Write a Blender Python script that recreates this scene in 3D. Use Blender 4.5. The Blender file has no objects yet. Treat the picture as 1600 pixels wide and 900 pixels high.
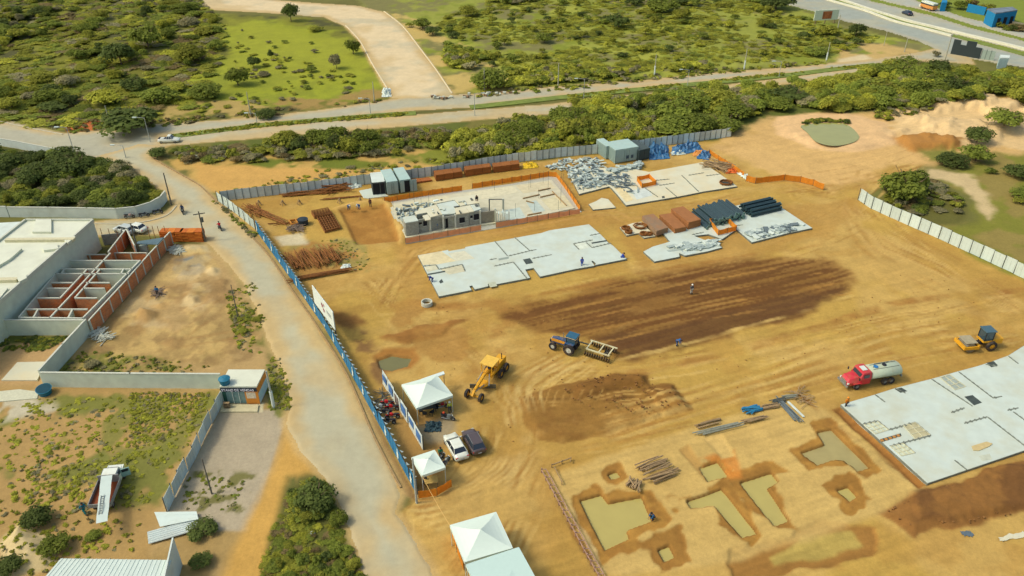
import bpy, bmesh, math, random
import numpy as np
from mathutils import Vector, Matrix

# ------------------------------------------------------------------ camera, sky, sun, exposure
scene = bpy.context.scene
F_PX, PITCH, CAM_H = 1240.0, math.radians(32.3), 66.0      # focal length in px of a 1600 px wide frame
cam_data = bpy.data.cameras.new('camera')
cam_data.sensor_width = 36.0
cam_data.lens = 36.0 * F_PX / 1600.0
cam_data.clip_start, cam_data.clip_end = 0.5, 12000.0
cam = bpy.data.objects.new('camera', cam_data)
scene.collection.objects.link(cam)
cam.location = (0, 0, CAM_H)
cam.rotation_euler = (math.radians(90) - PITCH, 0, 0)
scene.camera = cam
SUN_EL, SUN_AZ = math.radians(50), math.radians(-100)      # compass-like: from +Y towards +X
world = bpy.data.worlds.new('World')
scene.world = world
world.use_nodes = True
wn = world.node_tree
wn.nodes.clear()
sky = wn.nodes.new('ShaderNodeTexSky')
sky.sky_type = 'NISHITA'
sky.sun_disc = False
sky.sun_elevation = SUN_EL
sky.sun_rotation = SUN_AZ
sky.air_density, sky.dust_density, sky.ozone_density = 1.0, 4.0, 1.0
bg = wn.nodes.new('ShaderNodeBackground')
bg.inputs['Strength'].default_value = 0.15
wo = wn.nodes.new('ShaderNodeOutputWorld')
wn.links.new(sky.outputs[0], bg.inputs[0])
wn.links.new(bg.outputs[0], wo.inputs[0])
sun_data = bpy.data.lights.new('sun', 'SUN')
sun_data.energy = 1.25
sun_data.angle = math.radians(10)
sun_data.color = (1.0, 0.93, 0.82)
sun = bpy.data.objects.new('sun', sun_data)
scene.collection.objects.link(sun)
sdir = Vector((math.sin(SUN_AZ) * math.cos(SUN_EL), math.cos(SUN_AZ) * math.cos(SUN_EL), math.sin(SUN_EL)))
sun.rotation_euler = sdir.to_track_quat('Z', 'Y').to_euler()
sun.location = (-60, 60, 120)
scene.view_settings.view_transform = 'Standard'
scene.view_settings.look = 'None'
scene.view_settings.exposure = 0.42
scene.view_settings.gamma = 1.0
scene.view_settings.use_curve_mapping = False

# ------------------------------------------------------------------ helpers
CP, SP = math.cos(PITCH), math.sin(PITCH)
YAW = math.radians(20.7)                                     # the building plots' long direction
LD = Vector((math.cos(YAW), math.sin(YAW), 0))
WD = Vector((-math.sin(YAW), math.cos(YAW), 0))

def P(x, y, z=0.0):
    """place on the plane of height z seen at photo pixel (x, y) of 1600x900"""
    u, v = x - 800.0, y - 450.0
    d = Vector((u, F_PX * CP - v * SP, -F_PX * SP - v * CP))
    t = (z - CAM_H) / d.z
    return Vector((d.x * t, d.y * t, z))

def PP(pts, z=0.0):
    return [P(a, b, z) for a, b in pts]

def lin(c):
    c = c / 255.0
    return c / 12.92 if c <= 0.04045 else ((c + 0.055) / 1.055) ** 2.4

KR = (1.24, 1.19, 1.46)
def S(r, g, b, k=1.0):
    """paint colour from the tone a sunlit level face of it shows"""
    return tuple(min(0.85, lin(v) / q * k) for v, q in zip((r, g, b), KR))

rng = np.random.RandomState(7)
random.seed(11)
_tab = [np.random.RandomState(100 + i).rand(256, 256) for i in range(8)]
def vnoise(x, y, seed=0):
    t = _tab[seed % 8]
    xi, yi = np.floor(x).astype(np.int64), np.floor(y).astype(np.int64)
    fx, fy = x - xi, y - yi
    fx, fy = fx * fx * (3 - 2 * fx), fy * fy * (3 - 2 * fy)
    o = seed * 37
    a = t[(xi + o) & 255, yi & 255]; b = t[(xi + 1 + o) & 255, yi & 255]
    c = t[(xi + o) & 255, (yi + 1) & 255]; d = t[(xi + 1 + o) & 255, (yi + 1) & 255]
    return (a * (1 - fx) + b * fx) * (1 - fy) + (c * (1 - fx) + d * fx) * fy
def fbm(x, y, size, octv=4, seed=0):
    s = np.zeros_like(x); a = 1.0; n = 0.0; f = 1.0 / size
    for i in range(octv):
        s += a * vnoise(x * f, y * f, seed + i); n += a
        a *= 0.55; f *= 2.03
    return s / n
def sstep(a, b, x):
    t = np.clip((x - a) / (b - a), 0, 1)
    return t * t * (3 - 2 * t)
def signed_dist(px, py, poly):
    """distance to a closed polygon, positive inside"""
    n = len(poly); d = np.full(px.shape, 1e9); ins = np.zeros(px.shape, bool)
    for i in range(n):
        ax, ay = poly[i][0], poly[i][1]; bx, by = poly[(i + 1) % n][0], poly[(i + 1) % n][1]
        ex, ey = bx - ax, by - ay
        t = np.clip(((px - ax) * ex + (py - ay) * ey) / (ex * ex + ey * ey + 1e-9), 0, 1)
        d = np.minimum(d, np.hypot(px - ax - t * ex, py - ay - t * ey))
        if abs(by - ay) > 1e-9:
            c = ((ay > py) != (by > py)) & (px < (bx - ax) * (py - ay) / (by - ay) + ax)
            ins ^= c
    return np.where(ins, d, -d)
def line_dist(px, py, pts):
    d = np.full(px.shape, 1e9)
    for a, b in zip(pts[:-1], pts[1:]):
        ex, ey = b[0] - a[0], b[1] - a[1]
        t = np.clip(((px - a[0]) * ex + (py - a[1]) * ey) / (ex * ex + ey * ey + 1e-9), 0, 1)
        d = np.minimum(d, np.hypot(px - a[0] - t * ex, py - a[1] - t * ey))
    return d
def smooth(pts, n=6, closed=False):
    """Catmull-Rom through 2D points"""
    out = []; m = len(pts)
    rngi = range(m) if closed else range(m - 1)
    for i in rngi:
        if closed: p = [pts[(i + k - 1) % m] for k in range(4)]
        else: p = [pts[max(0, i - 1)], pts[i], pts[i + 1], pts[min(m - 1, i + 2)]]
        for k in range(n):
            t = k / n
            out.append(tuple(0.5 * (2 * p[1][q] + (p[2][q] - p[0][q]) * t + (2 * p[0][q] - 5 * p[1][q] + 4 * p[2][q] - p[3][q]) * t * t
                             + (-p[0][q] + 3 * p[1][q] - 3 * p[2][q] + p[3][q]) * t ** 3) for q in range(2)))
    if not closed: out.append(tuple(pts[-1]))
    return out

# ---- materials
_mats = {}
def mat(name, rgb, rough=0.8, var=0.12, scale=3.0, bump=0.0, metal=0.0, dirt=None, dirt_amt=0.0, dirt_scale=0.6, rnd=0.0, spec=0.3, stretch=None, trans=0.0):
    """painted or raw surface: base tone x two noises, optional dirt tone, per-object tone change"""
    if name in _mats: return _mats[name]
    m = bpy.data.materials.new(name); m.use_nodes = True
    nt = m.node_tree; N = nt.nodes; Lk = nt.links
    b = N['Principled BSDF']
    b.inputs['Roughness'].default_value = rough
    b.inputs['Metallic'].default_value = metal
    b.inputs['Specular IOR Level'].default_value = spec
    tc = N.new('ShaderNodeTexCoord'); mp = N.new('ShaderNodeMapping')
    Lk.new(tc.outputs['Object'], mp.inputs[0])
    if stretch: mp.inputs['Scale'].default_value = stretch
    n1 = N.new('ShaderNodeTexNoise'); n1.inputs['Scale'].default_value = scale; n1.inputs['Detail'].default_value = 5
    Lk.new(mp.outputs[0], n1.inputs['Vector'])
    r1 = N.new('ShaderNodeMapRange')
    r1.inputs['From Min'].default_value = 0.25; r1.inputs['From Max'].default_value = 0.75
    r1.inputs['To Min'].default_value = 1 - var; r1.inputs['To Max'].default_value = 1 + var
    Lk.new(n1.outputs['Fac'], r1.inputs['Value'])
    mu = N.new('ShaderNodeMix'); mu.data_type = 'RGBA'; mu.blend_type = 'MULTIPLY'; mu.inputs['Factor'].default_value = 1.0
    mu.inputs['A'].default_value = (*rgb, 1); Lk.new(r1.outputs[0], mu.inputs['B'])
    out = mu.outputs['Result']
    if dirt:
        n2 = N.new('ShaderNodeTexNoise'); n2.inputs['Scale'].default_value = dirt_scale; n2.inputs['Detail'].default_value = 6
        n2.inputs['Roughness'].default_value = 0.65
        Lk.new(mp.outputs[0], n2.inputs['Vector'])
        r2 = N.new('ShaderNodeMapRange'); r2.inputs['From Min'].default_value = 0.45; r2.inputs['From Max'].default_value = 0.7
        r2.inputs['To Max'].default_value = dirt_amt
        Lk.new(n2.outputs['Fac'], r2.inputs['Value'])
        mx = N.new('ShaderNodeMix'); mx.data_type = 'RGBA'
        Lk.new(r2.outputs[0], mx.inputs['Factor']); Lk.new(out, mx.inputs['A']); mx.inputs['B'].default_value = (*dirt, 1)
        out = mx.outputs['Result']
    if rnd:
        oi = N.new('ShaderNodeObjectInfo'); r3 = N.new('ShaderNodeMapRange')
        r3.inputs['To Min'].default_value = 1 - rnd; r3.inputs['To Max'].default_value = 1 + rnd
        Lk.new(oi.outputs['Random'], r3.inputs['Value'])
        m3 = N.new('ShaderNodeMix'); m3.data_type = 'RGBA'; m3.blend_type = 'MULTIPLY'; m3.inputs['Factor'].default_value = 1.0
        Lk.new(out, m3.inputs['A']); Lk.new(r3.outputs[0], m3.inputs['B']); out = m3.outputs['Result']
    Lk.new(out, b.inputs['Base Color'])
    if bump:
        bp = N.new('ShaderNodeBump'); bp.inputs['Strength'].default_value = 0.6; bp.inputs['Distance'].default_value = bump
        Lk.new(n1.outputs['Fac'], bp.inputs['Height']); Lk.new(bp.outputs[0], b.inputs['Normal'])
    if trans:
        tr = N.new('ShaderNodeBsdfTranslucent'); ms = N.new('ShaderNodeMixShader'); ms.inputs[0].default_value = trans
        Lk.new(out, tr.inputs[0]); Lk.new(b.outputs[0], ms.inputs[1]); Lk.new(tr.outputs[0], ms.inputs[2]); Lk.new(ms.outputs[0], N['Material Output'].inputs[0])
    _mats[name] = m
    return m

def vcol_mat(name, rough=0.92, fine=0.085, bump=0.05, spec=0.15, fscale=2.2, streak=False):
    """earth: colour stored on the mesh, broken up by three scales of noise, grain relief"""
    m = bpy.data.materials.new(name); m.use_nodes = True
    nt = m.node_tree; N = nt.nodes; Lk = nt.links
    b = N['Principled BSDF']; b.inputs['Roughness'].default_value = rough; b.inputs['Specular IOR Level'].default_value = spec
    at = N.new('ShaderNodeAttribute'); at.attribute_name = 'Col'
    tc = N.new('ShaderNodeTexCoord')
    prev = at.outputs['Color']; last = None
    for sc, am, dt in ((fscale, fine, 6), (0.35, 0.07, 4), (9.0, fine * 0.8, 3)):
        n = N.new('ShaderNodeTexNoise'); n.inputs['Scale'].default_value = sc; n.inputs['Detail'].default_value = dt
        n.inputs['Roughness'].default_value = 0.6
        Lk.new(tc.outputs['Object'], n.inputs['Vector'])
        r = N.new('ShaderNodeMapRange'); r.inputs['From Min'].default_value = 0.3; r.inputs['From Max'].default_value = 0.7
        r.inputs['To Min'].default_value = 1 - am; r.inputs['To Max'].default_value = 1 + am
        Lk.new(n.outputs['Fac'], r.inputs['Value'])
        mu = N.new('ShaderNodeMix'); mu.data_type = 'RGBA'; mu.blend_type = 'MULTIPLY'; mu.inputs['Factor'].default_value = 1
        Lk.new(prev, mu.inputs['A']); Lk.new(r.outputs[0], mu.inputs['B']); prev = mu.outputs['Result']
        if last is None: last = n
    Lk.new(prev, b.inputs['Base Color'])
    bp = N.new('ShaderNodeBump'); bp.inputs['Strength'].default_value = 0.7; bp.inputs['Distance'].default_value = bump
    Lk.new(last.outputs['Fac'], bp.inputs['Height']); Lk.new(bp.outputs[0], b.inputs['Normal'])
    return m

# ---- mesh builder
class MB:
    def __init__(s): s.v = []; s.f = []; s.mi = []
    def add(s, vs, fs, mi=0):
        o = len(s.v); s.v += [tuple(v) for v in vs]; s.f += [tuple(i + o for i in f) for f in fs]; s.mi += [mi] * len(fs); return s
    def box(s, c, d, rz=0.0, mi=0, rx=0.0, ry=0.0):
        M = Matrix.Rotation(rz, 3, 'Z') @ Matrix.Rotation(ry, 3, 'Y') @ Matrix.Rotation(rx, 3, 'X')
        vs = [Vector(c) + M @ Vector((a * d[0] / 2, b * d[1] / 2, e * d[2] / 2)) for a in (-1, 1) for b in (-1, 1) for e in (-1, 1)]
        return s.add(vs, [(0, 1, 3, 2), (4, 6, 7, 5), (0, 4, 5, 1), (2, 3, 7, 6), (0, 2, 6, 4), (1, 5, 7, 3)], mi)
    def wall(s, a, b, w, z0, z1, mi=0, z1b=None):
        a = Vector((a[0], a[1], 0)); b = Vector((b[0], b[1], 0)); d = (b - a)
        n = Vector((-d.y, d.x, 0)).normalized() * w / 2
        zz = z1 if z1b is None else z1b
        vs = []
        for p, t in ((a, z1), (b, zz)):
            for q in (-1, 1):
                for z in (z0, t): vs.append((p.x + n.x * q, p.y + n.y * q, z))
        return s.add(vs, [(0, 1, 3, 2), (4, 6, 7, 5), (0, 4, 5, 1), (2, 3, 7, 6), (0, 2, 6, 4), (1, 5, 7, 3)], mi)
    def prism(s, poly, z0, z1, mi=0):
        n = len(poly)
        ar = sum(poly[i][0] * poly[(i + 1) % n][1] - poly[(i + 1) % n][0] * poly[i][1] for i in range(n))
        if ar < 0: poly = list(poly)[::-1]
        vs = [(p[0], p[1], z0) for p in poly] + [(p[0], p[1], z1) for p in poly]
        fs = [tuple(range(n))[::-1], tuple(range(n, 2 * n))] + [(i, (i + 1) % n, n + (i + 1) % n, n + i) for i in range(n)]
        return s.add(vs, fs, mi)
    def tube(s, a, b, r0, r1=None, n=8, mi=0):
        a, b = Vector(a), Vector(b); r1 = r0 if r1 is None else r1
        d = (b - a).normalized() if (b - a).length > 1e-6 else Vector((0, 0, 1))
        u = d.orthogonal().normalized(); w = d.cross(u)
        vs = [p + (u * math.cos(2 * math.pi * k / n) + w * math.sin(2 * math.pi * k / n)) * r for p, r in ((a, r0), (b, r1)) for k in range(n)]
        fs = [(i, (i + 1) % n, n + (i + 1) % n, n + i) for i in range(n)] + [tuple(range(n))[::-1], tuple(range(n, 2 * n))]
        return s.add(vs, fs, mi)
    def path(s, pts, r, n=6, mi=0):
        for a, b in zip(pts[:-1], pts[1:]): s.tube(a, b, r, r, n, mi)
        return s
    def loft(s, rings, mi=0, cap=True):
        n = len(rings[0]); vs = [p for r in rings for p in r]; fs = []
        for k in range(len(rings) - 1):
            for i in range(n): fs.append((k * n + i, k * n + (i + 1) % n, (k + 1) * n + (i + 1) % n, (k + 1) * n + i))
        if cap: fs += [tuple(range(n))[::-1], tuple(range((len(rings) - 1) * n, len(rings) * n))]
        return s.add(vs, fs, mi)
    def quad(s, a, b, c, d, mi=0): return s.add([a, b, c, d], [(0, 1, 2, 3)], mi)
    def wheel(s, c, r, w, n=16, mi=0, axis='Y'):
        c = Vector(c); ax = Vector((0, 1, 0)) if axis == 'Y' else Vector((1, 0, 0))
        prof = [(-w / 2, r * .55), (-w / 2, r * .92), (-w * .36, r), (w * .36, r), (w / 2, r * .92), (w / 2, r * .55)]
        rings = []
        for k in range(n):
            a = 2 * math.pi * k / n
            e = Vector((math.cos(a), 0, math.sin(a))) if axis == 'Y' else Vector((0, math.cos(a), math.sin(a)))
            rings.append([c + ax * p[0] + e * p[1] for p in prof])
        vs = [p for q in rings for p in q]; m = len(prof)
        fs = [(k * m + i, ((k + 1) % n) * m + i, ((k + 1) % n) * m + i + 1, k * m + i + 1) for k in range(n) for i in range(m - 1)]
        fs += [(k * m + m - 1, ((k + 1) % n) * m + m - 1, ((k + 1) % n) * m, k * m) for k in range(n)]
        return s.add(vs, fs, mi)
    def build(s, name, mats, parent=None, loc=None, smooth_=False, rz=0.0):
        """one mesh object; loc: world origin subtracted from the vertices (child of an empty standing there)"""
        me = bpy.data.meshes.new(name)
        off = Vector(loc) if loc is not None else Vector((0, 0, 0))
        if parent is not None and loc is None and parent.get('_w'): off = Vector(parent['_w'])
        me.from_pydata([tuple(Vector(v) - off) for v in s.v], [], s.f)
        for m in (mats if isinstance(mats, (list, tuple)) else [mats]): me.materials.append(m)
        if len(set(s.mi)) > 1: me.polygons.foreach_set('material_index', s.mi)
        if smooth_: me.polygons.foreach_set('use_smooth', [True] * len(me.polygons))
        me.update()
        o = bpy.data.objects.new(name, me); scene.collection.objects.link(o)
        if parent is not None: o.parent = parent
        if loc is not None and parent is None: o.location = loc
        if rz: o.rotation_euler.z = rz
        return o

def tag(o, label=None, cat=None, group=None, kind=None):
    if label: o['label'] = label
    if cat: o['category'] = cat
    if group: o['group'] = group
    if kind: o['kind'] = kind
    return o
def thing(name, label, cat, loc=(0, 0, 0), rz=0.0, group=None, world=True):
    """Empty at the thing's base; world=True: its parts are given in world coordinates"""
    e = bpy.data.objects.new(name, None); scene.collection.objects.link(e)
    e.empty_display_size = 0.3
    e.location = loc; e.rotation_euler = (0, 0, rz)
    if world: e['_w'] = tuple(loc)
    return tag(e, label, cat, group)
def sub(parent, name, mb, mats, smooth_=False):
    """a sub-part: child of a part mesh that sits at its thing's origin"""
    w = parent.parent.get('_w') if parent.parent else None
    o = mb.build(name, mats, None, None, smooth_)
    if w:
        me = o.data; off = Vector(w)
        for v in me.vertices: v.co -= off
    o.parent = parent
    return o
def copy_tree(o, parent=None):
    c = o.copy(); scene.collection.objects.link(c)
    if parent is not None: c.parent = parent
    for ch in list(o.children): copy_tree(ch, c)
    return c
# ------------------------------------------------------------------ the ground: one sheet, earth colours stored per vertex
rows = list(np.geomspace(44, 335, 500))
rows = [-400.0, -120.0, -20.0, 20.0, 36.0] + rows + [360, 400, 480, 620, 900, 1500, 2600, 4500]
cols = [-14, -6, -3, -1.8, -1.35, -1.15] + list(np.linspace(-1.05, 1.05, 640)) + [1.15, 1.35, 1.8, 3, 6, 14]
GD = np.array(rows); GU = np.array(cols)
half = 0.645 * (0.845 * np.maximum(GD, 40) + 35.3)
GX = half[:, None] * GU[None, :]; GY = np.repeat(GD[:, None], len(GU), 1)
gx, gy = GX.ravel().copy(), GY.ravel().copy()
col = np.zeros((gx.size, 3)); hgt = np.zeros(gx.size)
W1 = fbm(gx, gy, 7.0, 4, 1) - 0.5
W2 = fbm(gx, gy, 1.8, 3, 3) - 0.5
CX, CY = math.cos(YAW), math.sin(YAW)
along = gx * CX + gy * CY; across = -gx * CY + gy * CX
STK = fbm(along * 0.06, across, 0.55, 3, 5)          # grader streaks parallel to the plots

def world_poly(px):
    return [tuple(P(a, b)[:2]) for a, b in px]
def area(px, margin=6.0):
    w = world_poly(px)
    xs = [p[0] for p in w]; ys = [p[1] for p in w]
    idx = np.nonzero((gx > min(xs) - margin) & (gx < max(xs) + margin) & (gy > min(ys) - margin) & (gy < max(ys) + margin))[0]
    return w, idx
def layer(px, rgb, soft=0.8, warp=2.5, thr=None, ns=4.0, seed=2, amt=1.0, h=0.0, hs=None, streak=0.0, hn=0.3):
    w, i = area(px, 6 + soft + warp)
    if not len(i): return
    sd = signed_dist(gx[i], gy[i], w) + warp * W1[i] * 2 + warp * 0.35 * W2[i] * 2
    m = sstep(-soft, soft, sd)
    if thr is not None:
        q = fbm(gx[i], gy[i], ns, 4, seed); m = m * sstep(thr - 0.07, thr + 0.07, q)
    if streak: m = m * np.clip(1 - streak + streak * sstep(0.38, 0.6, STK[i]) * 1.0, 0, 1)
    m = (m * amt)[:, None]
    c = np.array([lin(v) for v in rgb]) / np.array(KR)
    col[i] = col[i] * (1 - m) + c * m
    if h:
        hs = hs or soft
        n = fbm(gx[i], gy[i], 2.6, 4, 6)
        hgt[i] += h * sstep(0, hs, sd) * (1 - hn + 2 * hn * n)
def track(px, rgb, w=0.35, amt=0.5, gauge=0.0, h=0.0):
    pts = smooth(px, 5); wp = [P(a, b) for a, b in pts]
    lines = [[p[:2] for p in wp]]
    if gauge:
        lines = []
        for s_ in (-1, 1):
            l = []
            for k, p in enumerate(wp):
                d = (wp[min(k + 1, len(wp) - 1)] - wp[max(k - 1, 0)]).normalized()
                l.append((p.x - d.y * s_ * gauge / 2, p.y + d.x * s_ * gauge / 2))
            lines.append(l)
    c = np.array([lin(v) for v in rgb]) / np.array(KR)
    for l in lines:
        xs = [p[0] for p in l]; ys = [p[1] for p in l]
        i = np.nonzero((gx > min(xs) - 2) & (gx < max(xs) + 2) & (gy > min(ys) - 2) & (gy < max(ys) + 2))[0]
        if not len(i): continue
        d = line_dist(gx[i] + 1.6 * W1[i], gy[i] + 1.6 * W1[i], l) + 0.3 * W2[i]
        m = (1 - sstep(w * 0.5, w * 1.3, d)) * amt * sstep(.3, .7, fbm(gx[i], gy[i], 5, 3, 4)) * (0.5 + fbm(gx[i], gy[i], 1.2, 2, 4))
        m = np.clip(m, 0, 1)[:, None]
        col[i] = col[i] * (1 - m) + c * m
        hgt[i] -= h * m[:, 0]
ALL = [(-3000, 2200), (4600, 2200), (2600, -200), (-1000, -200)]
base = np.array([lin(v) for v in (112, 108, 58)]) / np.array(KR)
col[:] = base
k = fbm(gx, gy, 14, 4, 2)[:, None]; col *= (0.7 + 0.6 * k)
FIELD_L = [(-60, -60), (300, -60), (330, 20), (440, 25), (540, 35), (590, 95), (610, 150), (500, 170), (330, 190), (235, 195), (100, 205), (-60, 190)]
FIELD_R = [(590, -80), (1235, -60), (1240, 10), (1300, 35), (1450, 72), (1380, 92), (1150, 108), (900, 130), (740, 145), (690, 110), (640, 60), (560, 20)]
layer(FIELD_L, (114, 112, 44), 1.5, 3)
layer(FIELD_L, (128, 126, 46), 1.5, 3, thr=0.52, ns=14, seed=1)
layer(FIELD_L, (86, 84, 48), 1.5, 3, thr=0.58, ns=9, seed=4)
BRIGHT = [(400, 30), (450, 36), (520, 48), (560, 75), (600, 130), (560, 152), (440, 160), (300, 172), (250, 160), (290, 120), (360, 85), (330, 45)]
layer(BRIGHT, (150, 154, 46), 3, 6)
layer(BRIGHT, (138, 142, 46), 3, 6, thr=0.52, ns=6, seed=3)
layer([(360, 30), (560, 60), (590, 110), (470, 130), (360, 110)], (156, 156, 50), 6, 8, amt=0.7)
layer([(250, 165), (330, 158), (400, 160), (430, 178), (330, 186), (250, 190)], (176, 150, 92), 1, 4, thr=0.42, ns=5)
layer([(420, 160), (520, 150), (600, 140), (606, 152), (520, 168), (420, 176)], (160, 132, 78), 1, 4, thr=0.45, ns=5, seed=3)
layer([(104, 190), (160, 185), (176, 198), (110, 206)], (196, 110, 62), .8, 2, thr=0.45, ns=2)
layer([(0, 184), (90, 206), (88, 212), (0, 192)], (180, 164, 138), .6, 1, thr=0.35, ns=2)
layer(FIELD_R, (148, 150, 66), 2, 4)
layer(FIELD_R, (160, 160, 68), 2, 4, thr=0.53, ns=16, seed=5)
layer(FIELD_R, (128, 122, 76), 2, 4, thr=0.56, ns=10, seed=2)
layer(FIELD_R, (132, 138, 50), 2, 4, thr=0.6, ns=5, seed=6)
layer([(640, 60), (700, 150), (800, 140), (760, 95), (690, 50), (600, 15)], (196, 168, 104), 1.5, 6, thr=0.4, ns=9, seed=1)
layer([(1310, 72), (1380, 66), (1440, 80), (1380, 94), (1310, 100)], (196, 164, 108), 1, 3, thr=0.4, ns=6)
layer([(1310, 92), (1350, 84), (1370, 93), (1310, 99)], (214, 192, 158), .8, 1)
# east of the motorway and its green strips
layer([(1340, -40), (1700, -40), (1700, 60), (1560, 45), (1440, 18)], (140, 138, 76), 1, 2)
layer([(1480, -40), (1700, -40), (1700, 12), (1560, 14), (1500, 4)], (176, 168, 150), 1, 2)
layer([(1540, 30), (1600, 40), (1640, 62), (1560, 44)], (150, 116, 82), 1, 2, thr=.4)
layer([(1225, -60), (1420, -60), (1700, 20), (1700, 110), (1600, 96), (1460, 60), (1240, 12)], (128, 138, 56), .4, 0.6)
# strip between the avenue and the site
STRIP = [(232, 238), (260, 226), (420, 215), (600, 200), (720, 188), (900, 176), (1120, 150), (1400, 125), (1700, 110), (1700, 190), (1480, 180), (1230, 195), (1140, 212), (940, 236), (680, 268), (345, 302), (285, 270)]
layer(STRIP, (120, 112, 58), 1, 2)
layer(STRIP, (98, 104, 46), 1, 2, thr=0.5, ns=7, seed=3)
layer([(240, 245), (400, 240), (640, 235), (860, 220), (940, 236), (680, 268), (345, 300), (285, 272)], (196, 158, 92), .8, 3)
layer([(280, 252), (400, 246), (640, 240), (700, 250), (560, 262), (400, 270), (330, 268)], (112, 118, 44), 1, 2.5, thr=0.42, ns=6, seed=5)
layer([(600, 240), (860, 215), (960, 205), (1000, 215), (940, 236), (700, 262)], (130, 132, 52), 1, 2, thr=0.45, ns=5, seed=2)
layer([(300, 256), (480, 262), (560, 268), (430, 286), (350, 300), (310, 280)], (206, 160, 92), .8, 1.5, thr=0.3, ns=7)
layer([(890, 205), (960, 200), (1010, 212), (940, 232), (860, 232)], (214, 184, 122), .8, 2, thr=0.42, ns=4)
# the site
SITE = [(341, 312), (400, 362), (462, 447), (540, 570), (600, 677), (655, 780), (590, 830), (640, 1000), (1900, 1100), (1900, 560), (1600, 436), (1342, 310), (1500, 230), (1700, 240), (1700, 150), (1540, 150), (1420, 175), (1320, 180), (1210, 185), (1140, 216), (940, 240), (680, 272), (345, 312)]
layer(SITE, (190, 153, 80), .5, 0.8)
layer(SITE, (179, 140, 74), .8, 1, thr=0.52, ns=16, seed=2, amt=.75)
layer(SITE, (199, 162, 98), .8, 1, thr=0.54, ns=12, seed=5, amt=.7)
layer(SITE, (174, 132, 68), .8, 1, thr=0.6, ns=5, seed=1, amt=.45)
layer([(1140, 212), (1210, 185), (1320, 178), (1700, 150), (1700, 260), (1400, 262), (1300, 300), (1180, 265), (1100, 232)], (216, 174, 118), 2, 4, amt=.85)
layer([(1215, 182), (1320, 176), (1392, 190), (1400, 222), (1340, 238), (1260, 232), (1212, 210)], (226, 184, 138), 1, 2, h=0.5, hs=4)
SANDHEAP = [(1390, 172), (1480, 158), (1540, 150), (1600, 158), (1700, 170), (1700, 240), (1600, 232), (1500, 226), (1420, 216), (1385, 196)]
layer(SANDHEAP, (222, 186, 138), 1.2, 3)
SANDB = hgt.copy()
for a, b, r, hh in ((1478, 168, 18, 2.2), (1528, 160, 22, 3.0), (1570, 170, 24, 2.8), (1424, 190, 16, 1.6), (1462, 196, 20, 1.8), (1505, 200, 24, 2.0), (1560, 205, 24, 1.8), (1410, 205, 14, 1.3), (1590, 192, 20, 2.0), (1620, 175, 20, 2.6), (1445, 212, 16, 1.0), (1490, 222, 18, 1.2)):
    layer([(a + r * 1.7 * math.cos(t), b + r * .62 * math.sin(t)) for t in np.linspace(0, 6.28, 10)[:-1]], (226, 192, 148), 2, 3, h=hh * .62, hs=3.0, hn=.6, amt=.5)
hgt[:] = SANDB + 3.0 * np.tanh((hgt - SANDB) / 3.0)
layer([(1398, 216), (1440, 208), (1500, 220), (1500, 234), (1420, 236)], (176, 124, 66), .8, 2, h=1.2, hs=2)
layer([(1440, 236), (1520, 232), (1530, 250), (1450, 252)], (132, 128, 62), 1, 2, thr=.45, ns=3)
EASTG = [(1500, 262), (1560, 240), (1700, 240), (1700, 470), (1600, 432), (1520, 396), (1440, 352), (1390, 310), (1420, 320), (1500, 352), (1514, 340), (1520, 310), (1470, 285)]
layer(EASTG, (128, 126, 52), 1.5, 2.5)
layer(EASTG, (146, 128, 72), 1.5, 2.5, thr=0.55, ns=6, seed=2)
layer([(1378, 300), (1400, 270), (1440, 270), (1500, 300), (1516, 335), (1500, 350), (1440, 350), (1390, 330)], (104, 100, 50), 1, 1.5)
layer([(1450, 262), (1520, 272), (1545, 300), (1556, 345), (1540, 350), (1525, 320), (1500, 292), (1450, 275)], (204, 178, 138), .8, 2)
# overlapping wheel tracks along the haul routes, and grader streaks over the whole yard
rt = random.Random(77)
ROUTES = [[(660, 790), (740, 760), (800, 690), (820, 610), (900, 580), (1050, 570), (1300, 520), (1600, 470)], [(700, 900), (800, 780), (860, 700), (1080, 650), (1320, 570), (1620, 500)],
          [(600, 480), (680, 470), (850, 450), (1000, 420), (1200, 380), (1340, 320), (1400, 260)], [(600, 460), (640, 400), (800, 352), (930, 335), (1100, 318), (1320, 284), (1420, 255)],
          [(1600, 500), (1500, 430), (1400, 370), (1340, 320), (1200, 300)], [(560, 420), (620, 480), (700, 540), (760, 600), (740, 700), (660, 790)], [(1600, 540), (1450, 520), (1330, 545), (1200, 590), (1000, 640), (860, 690)],
          [(400, 900), (440, 780), (480, 700), (560, 760), (620, 830)], [(620, 800), (640, 900), (660, 990)], [(780, 640), (900, 560), (980, 500), (1100, 470), (1300, 440)]]
for rts in ROUTES:
    for q in range(6):
        ox, oy = rt.gauss(0, 12), rt.gauss(0, 9)
        pp = [(a + ox + rt.gauss(0, 7), b + oy + rt.gauss(0, 4)) for a, b in rts]
        track(pp, (212, 176, 110) if rt.random() < .5 else (150, 108, 54), rt.uniform(.12, .22), .42, gauge=rt.choice([1.5, 1.9, 2.1]), h=.01)
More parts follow.
